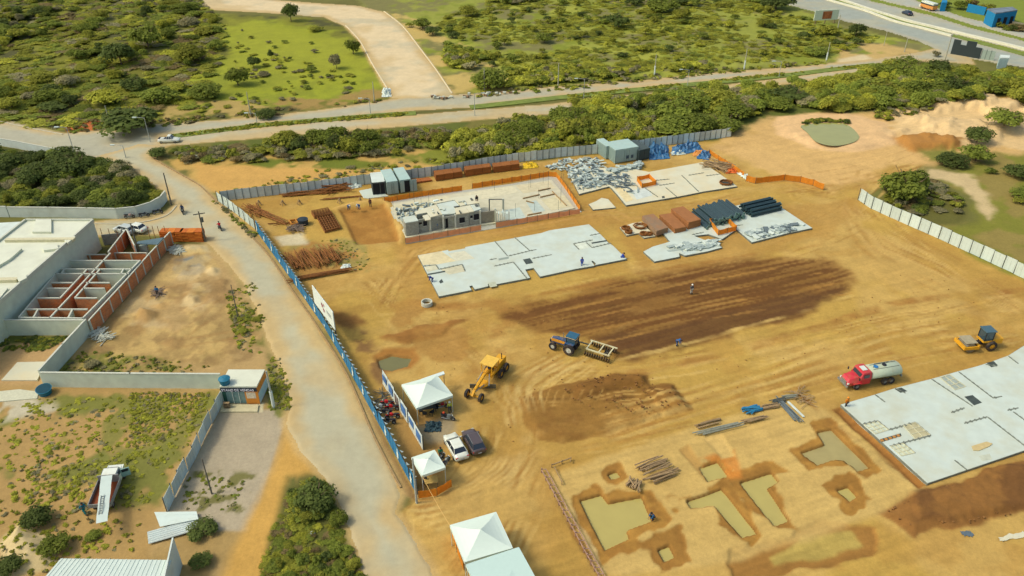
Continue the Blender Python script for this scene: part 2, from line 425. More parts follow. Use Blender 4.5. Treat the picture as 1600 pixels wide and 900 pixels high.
# brown, freshly graded and damp earth
TILL = [(790, 492), (850, 470), (950, 440), (1100, 412), (1200, 400), (1290, 402), (1322, 425), (1310, 460), (1240, 490), (1150, 520), (1060, 545), (1000, 556), (960, 545), (900, 520), (830, 510)]
layer(TILL, (150, 98, 46), 1.5, 2.5, amt=.55)
layer(TILL, (112, 74, 38), 1.5, 2.0, streak=.6, h=-0.06, hs=1)
layer([(930, 530), (1040, 505), (1200, 475), (1310, 450), (1300, 468), (1180, 508), (1060, 546), (990, 556)], (100, 68, 40), 1.2, 2, streak=.2, amt=.95)
layer([(900, 470), (1150, 422), (1290, 410), (1290, 440), (1150, 455), (960, 500)], (110, 74, 38), 1.2, 2, streak=.6, amt=.8)
for q in range(9):
    y0 = 487 + q * 7.5; x0 = 820 + q * 14
    track([(x0, y0), (x0 + 200, y0 - 44), (x0 + 420, y0 - 84)], (186, 136, 72) if q % 2 else (98, 62, 32), .22, .55, h=.06)
track([(880, 575), (1040, 545), (1200, 500), (1330, 462)], (206, 170, 104), .4, .8)
track([(990, 582), (1150, 548), (1300, 505), (1420, 470), (1600, 452)], (160, 112, 58), .9, .7)
track([(690, 478), (850, 458), (1000, 426), (1180, 396)], (140, 92, 46), .45, .8, h=.1)
track([(640, 480), (800, 470), (960, 436), (1280, 380)], (164, 118, 60), 1.0, .6)
layer([(600, 372), (690, 366), (930, 330), (1020, 352), (1330, 310), (1340, 330), (1290, 372), (1040, 420), (1010, 412), (960, 352), (640, 390), (648, 402), (690, 470), (640, 470), (618, 392)], (178, 134, 70), 1, 2, amt=.6)
# excavated bays between plots
layer([(528, 326), (604, 318), (627, 376), (556, 382)], (174, 126, 64), .2, .25, h=-0.45, hs=.7)
layer([(528, 326), (604, 318), (627, 376), (556, 382)], (156, 108, 52), .3, .3, thr=.52, ns=2.5, amt=.6, streak=.3)
track([(527, 325), (605, 317), (630, 378)], (206, 166, 100), .7, .8, h=-0.5)
# spoil bank by the tractor
SPOIL = [(810, 622), (880, 602), (960, 585), (1010, 586), (1018, 600), (1055, 598), (1070, 618), (1088, 640), (1030, 655), (960, 680), (880, 697), (840, 690), (820, 660)]
layer(SPOIL, (148, 108, 54), .18, .8, h=0.25, hs=1.0, hn=.15)
layer([(900, 602), (960, 586), (1008, 588), (1014, 602), (950, 618), (900, 628)], (134, 94, 46), .5, .8, h=.45, hs=1.2, hn=.6)
layer([(1010, 612), (1052, 600), (1070, 620), (1086, 640), (1050, 646), (1020, 636)], (126, 88, 44), .5, .8, h=.45, hs=1.2, hn=.7)
layer(SPOIL, (134, 92, 46), .6, 1, thr=.56, ns=2, amt=.5)
for q in range(14): track([(822 + q * 2, 624 + q * 5), (900 + 3 * (q % 3), 620 + q * 5.2), (960, 612 + q * 5), (1030 + 2 * (q % 4), 606 + q * 3.6)], (196, 154, 90) if q % 3 else (112, 78, 40), .13, .9, h=.05)
for q in range(8): track([(836 + q * 11, 690 - q), (842 + q * 12, 640), (850 + q * 13, 606 + q)], (190, 148, 86), .13, .7, h=.04)
# bottom right: dark fill, foundation trenches
layer([(1372, 802), (1420, 766), (1470, 752), (1600, 722), (1700, 700), (1700, 790), (1600, 800), (1520, 818), (1430, 838)], (144, 100, 54), .3, 1.2, h=.35, hs=1.2, hn=.6)
layer([(1420, 766), (1600, 722), (1700, 700), (1700, 780), (1520, 812), (1430, 822)], (112, 76, 44), .5, 1.2, thr=.5, ns=4, amt=.8, h=.2)
layer([(1130, 880), (1180, 838), (1290, 812), (1370, 822), (1378, 862), (1310, 885), (1240, 900), (1150, 920)], (156, 112, 58), .35, 1.4, h=-.2)
layer([(1190, 866), (1250, 836), (1330, 828), (1350, 850), (1290, 872), (1210, 888)], (178, 152, 84), .35, 1.2)
FOUND = [(850, 742), (1000, 695), (1100, 660), (1240, 620), (1290, 640), (1420, 740), (1440, 762), (1380, 800), (1240, 850), (1130, 880), (960, 900), (930, 890)]
layer(FOUND, (204, 170, 108), .6, .6, amt=.8)
PITS = [[(905, 779), (940, 769), (951, 783), (1003, 773), (1020, 812), (980, 827), (985, 840), (945, 858), (925, 820)],
        [(1070, 780), (1128, 760), (1186, 832), (1160, 838), (1116, 789), (1080, 794)],
        [(1155, 751), (1206, 735), (1219, 751), (1200, 761), (1236, 812), (1210, 822)],
        [(1092, 728), (1122, 718), (1140, 742), (1106, 752)],
        [(1026, 856), (1046, 849), (1056, 868), (1038, 877)],
        [(1306, 763), (1326, 757), (1342, 774), (1328, 782)],
        [(949, 738), (964, 733), (972, 743), (955, 748)],
        [(1276, 672), (1300, 667), (1362, 729), (1340, 735), (1318, 717), (1306, 716), (1278, 725), (1250, 705), (1288, 692)]]
for p_, g in ((0, 18), (1, 22), (2, 24), (3, 9), (4, 26), (5, 24), (6, 12), (7, 18)):
    c = np.mean(PITS[p_], 0)
    ring = [(c[0] + (a - c[0]) * (1 + g / max(12, math.hypot(a - c[0], b - c[1]))), c[1] + (b - c[1]) * (1 + g * .8 / max(12, math.hypot(a - c[0], b - c[1])))) for a, b in PITS[p_]]
    layer(ring, (172, 126, 62) if p_ != 4 else (160, 116, 58), .2, 1.9, h=-.08)
    layer(ring, (150, 106, 52), .3, 1.9, thr=.52, ns=2.2, amt=.7, seed=p_)
    layer(PITS[p_], (140, 102, 54), .15, .1, h=-0.85, hs=.3, hn=.05)
layer([(1090, 715), (1150, 700), (1160, 745), (1140, 748), (1126, 716), (1096, 730)], (206, 130, 58), .4, .6, thr=.4, ns=2, amt=.8)
layer([(1060, 702), (1076, 692), (1108, 740), (1096, 744)], (192, 150, 88), .2, .2, h=-.12)
layer([(1098, 684), (1128, 676), (1150, 712), (1128, 716)], (212, 176, 112), .2, .2, h=-.12)
for a, b in (((846, 738), (940, 900)), ((1250, 618), (1436, 760)), ((1310, 640), (1446, 758))):
    track([a, b], (150, 104, 56), .35, .8, h=.15)
track([(856, 730), (946, 890)], (214, 184, 132), .3, .6)
layer([(1314, 634), (1449, 757), (1436, 764), (1300, 640)], (158, 108, 56), .2, .5, h=-.25, hs=.5)
layer([(448, 388), (470, 378), (540, 384), (560, 410), (545, 424), (478, 432), (462, 420)], (168, 122, 66), .5, 1.5, amt=.8)
# wet hollow and dark stains along the blue hoarding
layer([(582, 556), (600, 545), (650, 542), (655, 560), (640, 575), (596, 580)], (170, 118, 60), .6, .8, h=-.1)
HOLLOW = [(588, 560), (612, 552), (646, 556), (638, 570), (612, 578), (592, 574)]
layer(HOLLOW, (150, 110, 60), .3, .3, h=-.6, hs=.6, hn=.05)
layer([(520, 490), (560, 488), (570, 504), (545, 516), (520, 508)], (128, 84, 48), .8, 2, amt=.8)
layer([(540, 505), (570, 520), (590, 555), (600, 600), (580, 590), (556, 545)], (140, 104, 66), .8, 2, thr=.42, ns=3)
layer([(600, 525), (680, 505), (730, 498), (700, 520), (640, 535)], (150, 104, 54), .6, 2, thr=.4, ns=4, h=.2)
layer([(560, 480), (760, 470), (900, 520), (860, 560), (760, 600), (700, 580), (640, 540)], (168, 122, 64), 1, 3, thr=.5, ns=4, amt=.7, seed=4)
layer([(600, 610), (655, 640), (700, 660), (690, 740), (650, 760), (620, 700)], (156, 118, 72), .6, 1, amt=.7)
layer([(648, 668), (700, 650), (706, 672), (690, 690), (660, 690)], (170, 158, 136), .6, 1, amt=.7)
layer([(440, 385), (520, 375), (560, 382), (580, 420), (540, 420), (480, 400)], (150, 140, 82), 1, 2.5, thr=.48, ns=2.5, amt=.7)
layer([(430, 370), (470, 364), (478, 380), (440, 384)], (216, 206, 184), .5, 1, amt=.7)
# tyre arcs at the gate and across the yard
for q in range(8):
    track([(640 + 6 * q, 780 + 5 * q), (720 + 4 * q, 770 + 2 * q), (790 + 4 * q, 720 + 2 * q), (800 + 6 * q, 650), (770 + 10 * q, 600), (820 + 14 * q, 570 - 3 * q)], (212, 180, 118) if q % 2 else (168, 124, 66), .28, .5, gauge=1.9)
for q in range(6):
    track([(760 + 5 * q, 900), (800 + 7 * q, 800), (840 + 8 * q, 720 - q * 3), (940, 690 - q * 6), (1110, 640 - q * 7), (1310, 580 - q * 8), (1480, 540 - 8 * q), (1620, 520 - 6 * q)], (208, 172, 106) if q % 2 else (166, 120, 60), .3, .45, gauge=1.8)
for q in range(4):
    track([(600, 480 - q * 14), (640, 420 - q * 9), (700, 372 + q), (930, 334 - q), (1000, 345), (1180, 306 - q * 3), (1320, 282), (1420, 262 + q * 3)], (204, 162, 96) if q % 2 else (160, 114, 58), .3, .45, gauge=1.9)
for q in range(5):
    track([(1600, 470 + q * 10), (1480, 400 + q * 14), (1380, 350 + q * 14), (1330, 310 + q * 8), (1350, 270)], (206, 168, 104) if q % 2 else (168, 124, 66), .4, .4, gauge=1.9)
wS, iS = area(SITE, 2)
mS = sstep(0, 2, signed_dist(gx[iS], gy[iS], wS))
col[iS] *= (1 + mS * .16 * (STK[iS] - .5) * 2 * sstep(.35, .6, fbm(gx[iS], gy[iS], 18, 2, 3)))[:, None]
grain = fbm(gx[iS], gy[iS], .9, 3, 5) - .5
col[iS] *= (1 + mS * .16 * grain)[:, None]
# west lots
LOTW = [(-80, 500), (140, 500), (150, 515), (268, 380), (325, 380), (352, 405), (395, 470), (425, 560), (458, 640), (462, 700), (430, 760), (395, 900), (380, 1100), (-400, 1100), (-300, 560)]
layer(LOTW, (182, 150, 104), .6, 1)
layer(LOTW, (170, 140, 92), .6, 1, thr=.52, ns=8)
layer([(-60, 523), (110, 523), (70, 552), (-60, 556)], (104, 108, 50), .5, .6, thr=.3, ns=2)
layer([(-60, 540), (110, 530), (75, 580), (60, 600), (-60, 600)], (188, 152, 108), .8, 1.5)
layer([(-60, 600), (340, 612), (300, 690), (245, 800), (200, 1000), (-200, 1000)], (176, 142, 92), .8, 1)
layer([(60, 620), (340, 612), (305, 690), (250, 790), (60, 800), (-60, 760), (-60, 640)], (124, 122, 62), .6, 2, thr=.47, ns=6, seed=3)
layer([(120, 618), (335, 612), (300, 690), (250, 720), (180, 700)], (126, 124, 62), .5, 2, thr=.47, ns=2.2, seed=2, amt=.85)
layer([(-60, 615), (50, 610), (90, 640), (-60, 680)], (196, 184, 164), .8, 2, thr=.4, ns=3)
layer([(90, 575), (110, 552), (210, 556), (330, 574), (330, 582), (90, 582)], (122, 120, 58), .5, 2, thr=.4, ns=3)
layer([(0, 850), (30, 815), (75, 840), (90, 880), (20, 900)], (206, 182, 140), .5, .8, h=.9, hs=2)
layer([(360, 480), (400, 440), (425, 500), (425, 545), (380, 545)], (116, 112, 56), .6, 2, thr=.42, ns=2)
layer([(270, 405), (325, 395), (332, 402), (312, 430), (272, 432)], (126, 130, 132), .5, .6, amt=.9)
layer([(275, 380), (330, 378), (335, 395), (280, 400)], (204, 182, 142), .6, 1.2, h=.5, hs=1.5, hn=.7)
for a, b, r, hh in ((225, 492, 26, 1.2), (260, 455, 16, .5), (250, 478, 12, .4), (305, 460, 22, .4)):
    layer([(a + r * math.cos(t), b + r * .6 * math.sin(t)) for t in np.linspace(0, 6.28, 9)[:-1]], (184, 148, 98), .6, 1.2, h=hh, hs=2.5)
layer([(160, 500), (240, 440), (330, 400), (350, 440), (330, 480), (240, 520)], (196, 170, 130), .6, 2, thr=.5, ns=4, amt=.7)
layer([(170, 520), (260, 450), (350, 420), (400, 480), (400, 540), (300, 560)], (160, 124, 80), .6, 2, thr=.56, ns=3, seed=6, amt=.6, h=.1)
for a, b, r, hh in ((285, 395, 10, .7), (312, 388, 12, .8), (322, 402, 9, .5), (335, 425, 14, .5), (205, 505, 12, .5), (300, 470, 14, .4)):
    layer([(a + r * math.cos(t), b + r * .6 * math.sin(t)) for t in np.linspace(0, 6.28, 9)[:-1]], (206, 180, 138), .5, 1.0, h=hh, hs=1.6, hn=.5, amt=.8)
lot, il = area([(150, 512), (262, 388), (325, 385), (392, 470), (420, 560), (340, 576), (110, 572)], 2)
ml = sstep(0, 2.5, signed_dist(gx[il], gy[il], lot)); nl_ = fbm(gx[il], gy[il], 2.4, 4, 4)
hgt[il] += ml * .28 * np.clip(nl_ - .45, 0, 1) * 2
col[il] *= (1 + ml * .5 * (nl_ - .5))[:, None]
layer([(150, 512), (262, 388), (325, 385), (392, 470), (420, 560), (340, 576), (110, 572)], (206, 172, 112), .6, 2, thr=.55, ns=3.4, seed=5, amt=.6)
layer([(150, 512), (262, 388), (325, 385), (392, 470), (420, 560), (340, 576), (110, 572)], (146, 116, 78), .6, 2, thr=.6, ns=2.6, seed=1, amt=.6)
track([(215, 540), (290, 520), (360, 460), (376, 420)], (158, 120, 74), .35, .6, gauge=1.8)
track([(240, 545), (330, 530), (395, 520)], (160, 122, 76), .35, .5, gauge=1.8)
layer([(345, 640), (455, 640), (440, 670), (395, 830), (250, 825), (262, 790)], (178, 162, 142), .3, .4)
layer([(350, 628), (412, 628), (410, 644), (346, 644)], (204, 192, 164), .1, .1)
layer([(300, 730), (400, 740), (380, 800), (290, 800)], (122, 116, 72), .4, 1, thr=.57, ns=1.2)
layer([(455, 645), (475, 690), (500, 740), (450, 745), (410, 900), (330, 930), (380, 830), (440, 700)], (204, 158, 86), .8, .8)
layer([(446, 760), (500, 745), (540, 810), (572, 900), (580, 960), (400, 960), (420, 860)], (96, 96, 48), .6, .8)
layer([(410, 565), (440, 570), (460, 625), (440, 650), (424, 640)], (124, 124, 66), .4, 1, thr=.35, ns=1.6)
layer([(0, 350), (150, 346), (255, 332), (275, 318), (285, 322), (262, 345), (150, 352), (0, 362)], (176, 156, 118), .4, .4)
layer([(-60, 222), (110, 240), (190, 262), (245, 300), (258, 316), (140, 326), (-60, 328)], (84, 86, 42), .6, 1)
# verge between road kerb and hoarding
layer([(341, 316), (400, 366), (462, 450), (540, 574), (600, 680), (652, 782), (628, 770), (579, 680), (540, 590), (495, 514), (454, 454), (390, 368), (340, 320)], (146, 112, 72), .15, .2)

# micro relief; only ever downwards so that laid sheets stay on top
hgt += -0.10 * fbm(gx, gy, 1.6, 4, 2) - 0.02
far = sstep(260, 900, np.hypot(gx, gy))
hgt += far * 14 * (fbm(gx, gy, 420, 3, 3) - 0.45) * (gy > 0)

ROADS = {
 'avenue': ([(-200, 178), (0, 192), (50, 202), (100, 210), (174, 203), (235, 196), (300, 192), (400, 184), (500, 173), (600, 158), (640, 152), (700, 149), (760, 147), (870, 136), (1000, 127), (1120, 114), (1250, 105), (1350, 95), (1400, 88), (1450, 80), (1472, 74), (1500, 66), (1520, 100), (1490, 96), (1430, 95), (1380, 100), (1300, 108), (1200, 118), (1050, 131), (900, 146), (800, 158), (735, 166), (640, 172), (500, 186), (400, 194), (300, 206), (250, 212), (262, 226), (232, 238), (200, 262), (150, 250), (70, 236), (0, 222), (-200, 205)], (178, 172, 156)),
 'service_road': ([(252, 214), (400, 199), (560, 186), (600, 184), (700, 176), (760, 172), (860, 164), (960, 152), (1060, 142), (1200, 126), (1300, 112), (1380, 102), (1440, 98), (1480, 97), (1440, 106), (1380, 112), (1290, 122), (1180, 136), (1060, 150), (960, 164), (870, 176), (740, 186), (600, 198), (420, 212), (262, 226)], (190, 178, 154)),
 'west_road': ([(150, 244), (215, 225), (262, 226), (232, 242), (250, 256), (285, 276), (312, 292), (338, 316), (364, 338), (389, 368), (420, 403), (453, 454), (494, 513), (540, 588), (579, 677), (602, 725), (622, 775), (612, 800), (640, 840), (668, 887), (720, 1000), (620, 1050), (590, 950), (572, 900), (560, 850), (541, 800), (520, 760), (500, 735), (470, 700), (452, 660), (458, 625), (444, 580), (426, 545), (402, 480), (380, 436), (352, 405), (322, 378), (260, 364), (150, 366), (150, 348), (236, 343), (268, 330), (276, 318), (258, 300), (240, 285), (210, 264), (185, 254)], (188, 180, 158)),
 'dirt_track': ([(-40, -60), (200, -60), (330, -20), (420, 0), (500, 6), (560, 10), (600, 20), (626, 40), (650, 70), (680, 110), (706, 146), (668, 154), (614, 152), (600, 128), (580, 95), (562, 62), (540, 40), (510, 26), (460, 22), (400, 18), (330, 14), (230, 2), (100, -10), (-40, -20)], (222, 198, 164)),
 'side_street': ([(-100, 352), (0, 355), (60, 352), (152, 349), (152, 366), (60, 385), (-60, 395)], (184, 170, 140)),
 'motorway': ([(1180, -40), (1280, -14), (1292, 0), (1348, 16), (1397, 34), (1442, 46), (1487, 58), (1600, 88), (1750, 130), (1750, 160), (1600, 104), (1560, 98), (1480, 84), (1442, 65), (1384, 47), (1314, 30), (1269, 16), (1180, -6)], (162, 166, 162)),
 'motorway_far_lane': ([(1290, -14), (1340, -14), (1350, 0), (1397, 11), (1454, 25), (1510, 43), (1600, 65), (1750, 104), (1750, 118), (1600, 79), (1532, 62), (1465, 46), (1420, 35), (1366, 19), (1314, 0)], (172, 172, 166)),
 'frontage_road': ([(1350, -20), (1420, -20), (1427, 0), (1465, 14), (1510, 29), (1600, 48), (1750, 84), (1750, 96), (1600, 58), (1521, 38), (1465, 20), (1409, 7), (1375, 0)], (176, 176, 170)),
}
# sandy shoulders under the roads
for nm, (px, rgb) in ROADS.items():
    if nm.startswith('moto') or nm.startswith('front'): continue
    w, i = area(px, 4)
    sd = signed_dist(gx[i], gy[i], w) + 1.0 * W1[i]
    m = (sstep(-1.4, -0.2, sd) * .85)[:, None]
    c = np.array([lin(v) for v in (198, 166, 116)]) / np.array(KR)
    col[i] = col[i] * (1 - m) + c * m
    hgt[i] = hgt[i] * (1 - m[:, 0]) - .04 * m[:, 0]

vals = 0.93 + 0.14 * fbm(gx, gy, 3, 4, 7)
col *= vals[:, None]
def set_col(me, c):
    a = me.color_attributes.new('Col', 'FLOAT_COLOR', 'POINT')
    a.data.foreach_set('color', np.hstack([np.clip(c, 0, 1), np.ones((len(c), 1))]).astype(np.float32).ravel())
def np_mesh(name, v, f, m, c=None, smooth_=True, kind='structure'):
    me = bpy.data.meshes.new(name)
    k = f.shape[1]
    me.vertices.add(len(v)); me.vertices.foreach_set('co', v.astype(np.float32).ravel())
    me.loops.add(f.size); me.loops.foreach_set('vertex_index', f.astype(np.int32).ravel())
    me.polygons.add(len(f)); me.polygons.foreach_set('loop_start', np.arange(0, f.size, k, dtype=np.int32))
    me.polygons.foreach_set('loop_total', np.full(len(f), k, dtype=np.int32))
    me.polygons.foreach_set('use_smooth', np.full(len(f), smooth_))
    me.update(calc_edges=True); me.validate()
    if c is not None: set_col(me, c)
    me.materials.append(m)
    o = bpy.data.objects.new(name, me); scene.collection.objects.link(o)
    if kind: o['kind'] = kind
    return o
nr, nc = GX.shape
ii = (np.arange(nr - 1)[:, None] * nc + np.arange(nc - 1)[None, :]).ravel()
quads = np.stack([ii, ii + 1, ii + nc + 1, ii + nc], 1)
earth = vcol_mat('earth', bump=0.06)
np_mesh('ground', np.stack([gx, gy, hgt], 1), quads, earth, col)

asph = vcol_mat('worn_road_surface', rough=.85, fine=.05, bump=.02, spec=.25, fscale=1.2)
zoff = 0.03
for nm, (px, rgb) in ROADS.items():
    w, i = area(px, 1.0)
    sd = np.full(gx.size, -9.0)
    sd[i] = signed_dist(gx[i], gy[i], w) + .7 * W1[i] + .5 * W2[i]
    fs = quads[(sd[quads] > -0.12).any(1)]
    used, inv = np.unique(fs, return_inverse=True); fs = inv.reshape(-1, 4)
    s_ = sd[used]; x, y = gx[used], gy[used]
    c0 = np.array([lin(v) for v in rgb]) / np.array(KR)
    dust = np.array([lin(v) for v in (200, 170, 122)]) / np.array(KR)
    grey = np.array([lin(v) for v in (182, 175, 154)]) / np.array(KR)
    mm = nm.startswith('moto') or nm.startswith('front')
    d1 = (1 - sstep(0.2, 2.6, s_ + 2.4 * (fbm(x, y, 5, 3, 2) - .5))) * (.25 if mm else .9)
    c = c0 * (1 - d1[:, None]) + dust * d1[:, None]
    g1 = (sstep(.48, .7, fbm(x, y, 9, 4, 6)) * .55)[:, None]; c = c * (1 - g1) + grey * g1
    d2 = (sstep(.52, .72, fbm(x, y, 12, 4, 1)) * (.15 if mm else .55))[:, None]; c = c * (1 - d2) + dust * d2
    z = np.where(s_ > .05, zoff, zoff - .1 * sstep(.05, -.4, -(-s_))) if False else zoff - .09 * (1 - sstep(-.25, .1, s_))
    np_mesh(nm, np.stack([x, y, z], 1), fs, asph, c)
    zoff += 0.004

# ponds in the pits
def water_mat(name, rgb, rough=.12):
    m = mat(name, rgb, rough=rough, var=.06, scale=.5, spec=.5, bump=0.0)
    return m
mud = water_mat('muddy_water', S(188, 170, 102))
grn = water_mat('green_pond_water', S(164, 160, 92))
brn = water_mat('brown_water', S(124, 118, 74))
for k_, p_ in enumerate(PITS):
    c = np.mean(PITS[k_], 0)
    px = [(c[0] + (a - c[0]) * 1.03, c[1] + (b - c[1]) * 1.03) for a, b in p_]
    m = MB(); m.add([Vector((q.x, q.y, -.45)) for q in PP(px, -.2)], [tuple(range(len(px)))])
    tag(m.build('puddle', mud if k_ != 7 else mat('shallow_muddy_water', S(172, 156, 108), rough=.2, var=.12, scale=.6)), kind='structure')
POND = [(1252, 196), (1290, 192), (1322, 194), (1342, 212), (1334, 222), (1304, 228), (1276, 222), (1262, 208)]
m = MB(); m.add([Vector((q.x, q.y, .54)) for q in PP(smooth(POND, 4, True), .54)], [tuple(range(len(POND) * 4))]); tag(m.build('pond', grn), kind='structure')
m = MB(); m.add([Vector((q.x, q.y, -.42)) for q in PP([(582, 562), (612, 551), (650, 555), (640, 572), (612, 581), (590, 577)], -.2)], [tuple(range(6))]); tag(m.build('puddle', brn), kind='structure')

# kerbs and the motorway's concrete barriers
conc = mat('concrete_kerb', S(196, 186, 166), var=.15, scale=1.2)
whitec = mat('pale_concrete_barrier', S(228, 222, 206), var=.08, scale=.8)
def kerb(name, px, w, h, m_, n=5, z0=-.05):
    pts = [P(a, b) for a, b in smooth(px, n)]
    mb = MB()
    for a, b in zip(pts[:-1], pts[1:]): mb.wall(a, b, w, z0, h)
    return tag(mb.build(name, m_), kind='structure')
kerb('kerb', [(232, 240), (250, 254), (285, 274), (312, 290), (340, 316), (366, 338), (391, 367), (422, 402), (455, 452), (496, 511), (542, 586), (581, 675), (606, 725), (626, 762)], .22, .14, mat('dusty_kerb', S(166, 136, 98), var=.2, scale=1.5))
kerb('kerb', [(0, 356), (60, 353), (150, 350), (200, 350), (236, 345), (262, 336), (276, 322)], .25, .14, conc)
kerb('kerb', [(0, 190), (50, 201), (98, 210)], .3, .14, conc)
kerb('kerb', [(540, 40), (562, 64), (580, 97), (600, 130), (612, 150)], .3, .15, mat('pale_track_kerb', S(226, 208, 178)))
kerb('kerb', [(600, 18), (628, 40), (652, 70), (682, 110), (706, 146)], .3, .15, _mats['pale_track_kerb'])
kerb('motorway_barrier', [(1275, -10), (1292, 0), (1348, 16), (1397, 34), (1442, 45), (1487, 57)], 1.1, .5, whitec)
kerb('motorway_barrier', [(1300, -8), (1314, 0), (1366, 18), (1420, 34), (1465, 45), (1532, 61), (1600, 78), (1700, 106)], 1.2, .6, whitec)
kerb('median_strip', [(1288, -8), (1303, 0), (1357, 17), (1408, 34), (1453, 45), (1500, 59), (1600, 86), (1700, 116)], 2.2, .12, mat('median_grass', S(122, 134, 58), var=.3, scale=.6))
kerb('median_strip', [(262, 214), (280, 212), (400, 197), (500, 188), (600, 180), (650, 177)], 2.6, .13, _mats['median_grass'])
kerb('median_strip', [(735, 168), (800, 161), (900, 150), (1050, 135), (1200, 121), (1300, 109), (1370, 101)], 2.8, .13, _mats['median_grass'])
# ------------------------------------------------------------------ buildings, walls, fences, slabs
def proj(p):
    x, y, z = p[0], p[1], p[2] - CAM_H
    zc = y * CP - z * SP
    return 800 + F_PX * x / zc, 450 - F_PX * (y * SP + z * CP) / zc
def H(base, top_y, z0=0.0):
    b = P(base[0], base[1], z0); lo, hi = 0.0, 40.0
    for _ in range(40):
        m_ = (lo + hi) / 2
        if proj((b.x, b.y, z0 + m_))[1] > top_y: lo = m_
        else: hi = m_
    return lo
def inst(parent, name, me, loc, rz=0.0, sc=None, rx=0.0, ry=0.0):
    o = bpy.data.objects.new(name, me); scene.collection.objects.link(o)
    if parent is not None:
        o.parent = parent
        if parent.get('_w'): loc = Vector(loc) - Vector(parent['_w'])
    o.location = loc; o.rotation_euler = (rx, ry, rz)
    if sc: o.scale = sc
    return o
def mesh_of(mb, name, mats, smooth_=False):
    o = mb.build(name, mats, smooth_=smooth_); me = o.data
    bpy.data.objects.remove(o); return me
def brick_mat(name, rgb, mortar, scale=1.0):
    m = mat(name, rgb, rough=.9, var=.2, scale=2.0, bump=.02, dirt=mortar, dirt_amt=.45, dirt_scale=.8)
    nt = m.node_tree; N = nt.nodes; Lk = nt.links; b = N['Principled BSDF']
    src = b.inputs['Base Color'].links[0].from_socket
    geo = N.new('ShaderNodeTexCoord'); sep = N.new('ShaderNodeSeparateXYZ'); Lk.new(geo.outputs['Object'], sep.inputs[0])
    ad = N.new('ShaderNodeMath'); ad.operation = 'ADD'; Lk.new(sep.outputs[0], ad.inputs[0]); Lk.new(sep.outputs[1], ad.inputs[1])
    cb = N.new('ShaderNodeCombineXYZ'); Lk.new(ad.outputs[0], cb.inputs[0]); Lk.new(sep.outputs[2], cb.inputs[1])
    bt = N.new('ShaderNodeTexBrick'); bt.inputs['Scale'].default_value = 1.0 / scale
    bt.inputs['Brick Width'].default_value = .4; bt.inputs['Row Height'].default_value = .2; bt.inputs['Mortar Size'].default_value = .018
    Lk.new(cb.outputs[0], bt.inputs['Vector']); bt.inputs['Mortar'].default_value = (*mortar, 1)
    Lk.new(src, bt.inputs['Color1'])
    d = N.new('ShaderNodeMix'); d.data_type = 'RGBA'; d.blend_type = 'MULTIPLY'; d.inputs['Factor'].default_value = 1
    d.inputs['B'].default_value = (.78, .74, .72, 1); Lk.new(src, d.inputs['A']); Lk.new(d.outputs['Result'], bt.inputs['Color2'])
    Lk.new(bt.outputs['Color'], b.inputs['Base Color'])
    return m
M_brick = brick_mat('hollow_clay_brick', S(224, 124, 66), S(190, 160, 130))
M_block = brick_mat('concrete_block', S(176, 178, 172), S(150, 150, 145))
M_plaster = mat('grey_cement_render', S(214, 220, 210), var=.1, scale=.9, dirt=S(196, 198, 186), dirt_amt=.4, dirt_scale=.5)
M_cap = mat('pale_concrete_top', S(206, 206, 198), var=.08, scale=2)
M_white = mat('white_wall_paint', S(216, 224, 226), var=.05, scale=.7, dirt=S(176, 178, 168), dirt_amt=.4, dirt_scale=.4)
M_roof = mat('pale_roof_screed', S(224, 224, 212), var=.05, scale=.6, dirt=S(198, 196, 182), dirt_amt=.5, dirt_scale=.25)
M_slab = mat('new_concrete_slab', S(205, 214, 214), rough=.8, var=.06, scale=.7, dirt=S(196, 192, 172), dirt_amt=.6, dirt_scale=.22, spec=.15)
M_slabw = mat('warm_concrete_slab', S(218, 212, 194), rough=.8, var=.06, scale=.5, dirt=S(222, 196, 150), dirt_amt=.5, dirt_scale=.2)
M_joint = mat('dark_form_joint', S(124, 128, 122), var=.3, scale=2)
M_tin = mat('galvanised_sheet', S(214, 224, 230), rough=.55, var=.08, scale=.8, metal=.0, dirt=S(166, 160, 144), dirt_amt=.45, dirt_scale=.5, rnd=.2, spec=.4)
M_tinw = mat('white_trapezoid_sheet', S(214, 226, 228), rough=.5, var=.04, scale=.6, dirt=S(190, 194, 188), dirt_amt=.4, dirt_scale=.5, rnd=.1)
M_post = mat('dark_fence_post', S(92, 96, 96), var=.15)
M_timber = mat('weathered_timber', S(166, 138, 106), var=.2, scale=3, rnd=.15)
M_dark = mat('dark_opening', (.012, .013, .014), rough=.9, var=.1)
M_steelrust = mat('rusty_reinforcement', S(146, 94, 48), rough=.85, var=.35, scale=3, rnd=.15)
M_orange = mat('orange_barrier_mesh', S(255, 172, 62), rough=.7, var=.12, scale=2, rnd=.05, trans=.45)
M_pinkmesh = mat('sun_faded_orange_mesh', S(255, 192, 150), rough=.75, var=.12, scale=1.5, trans=.4)

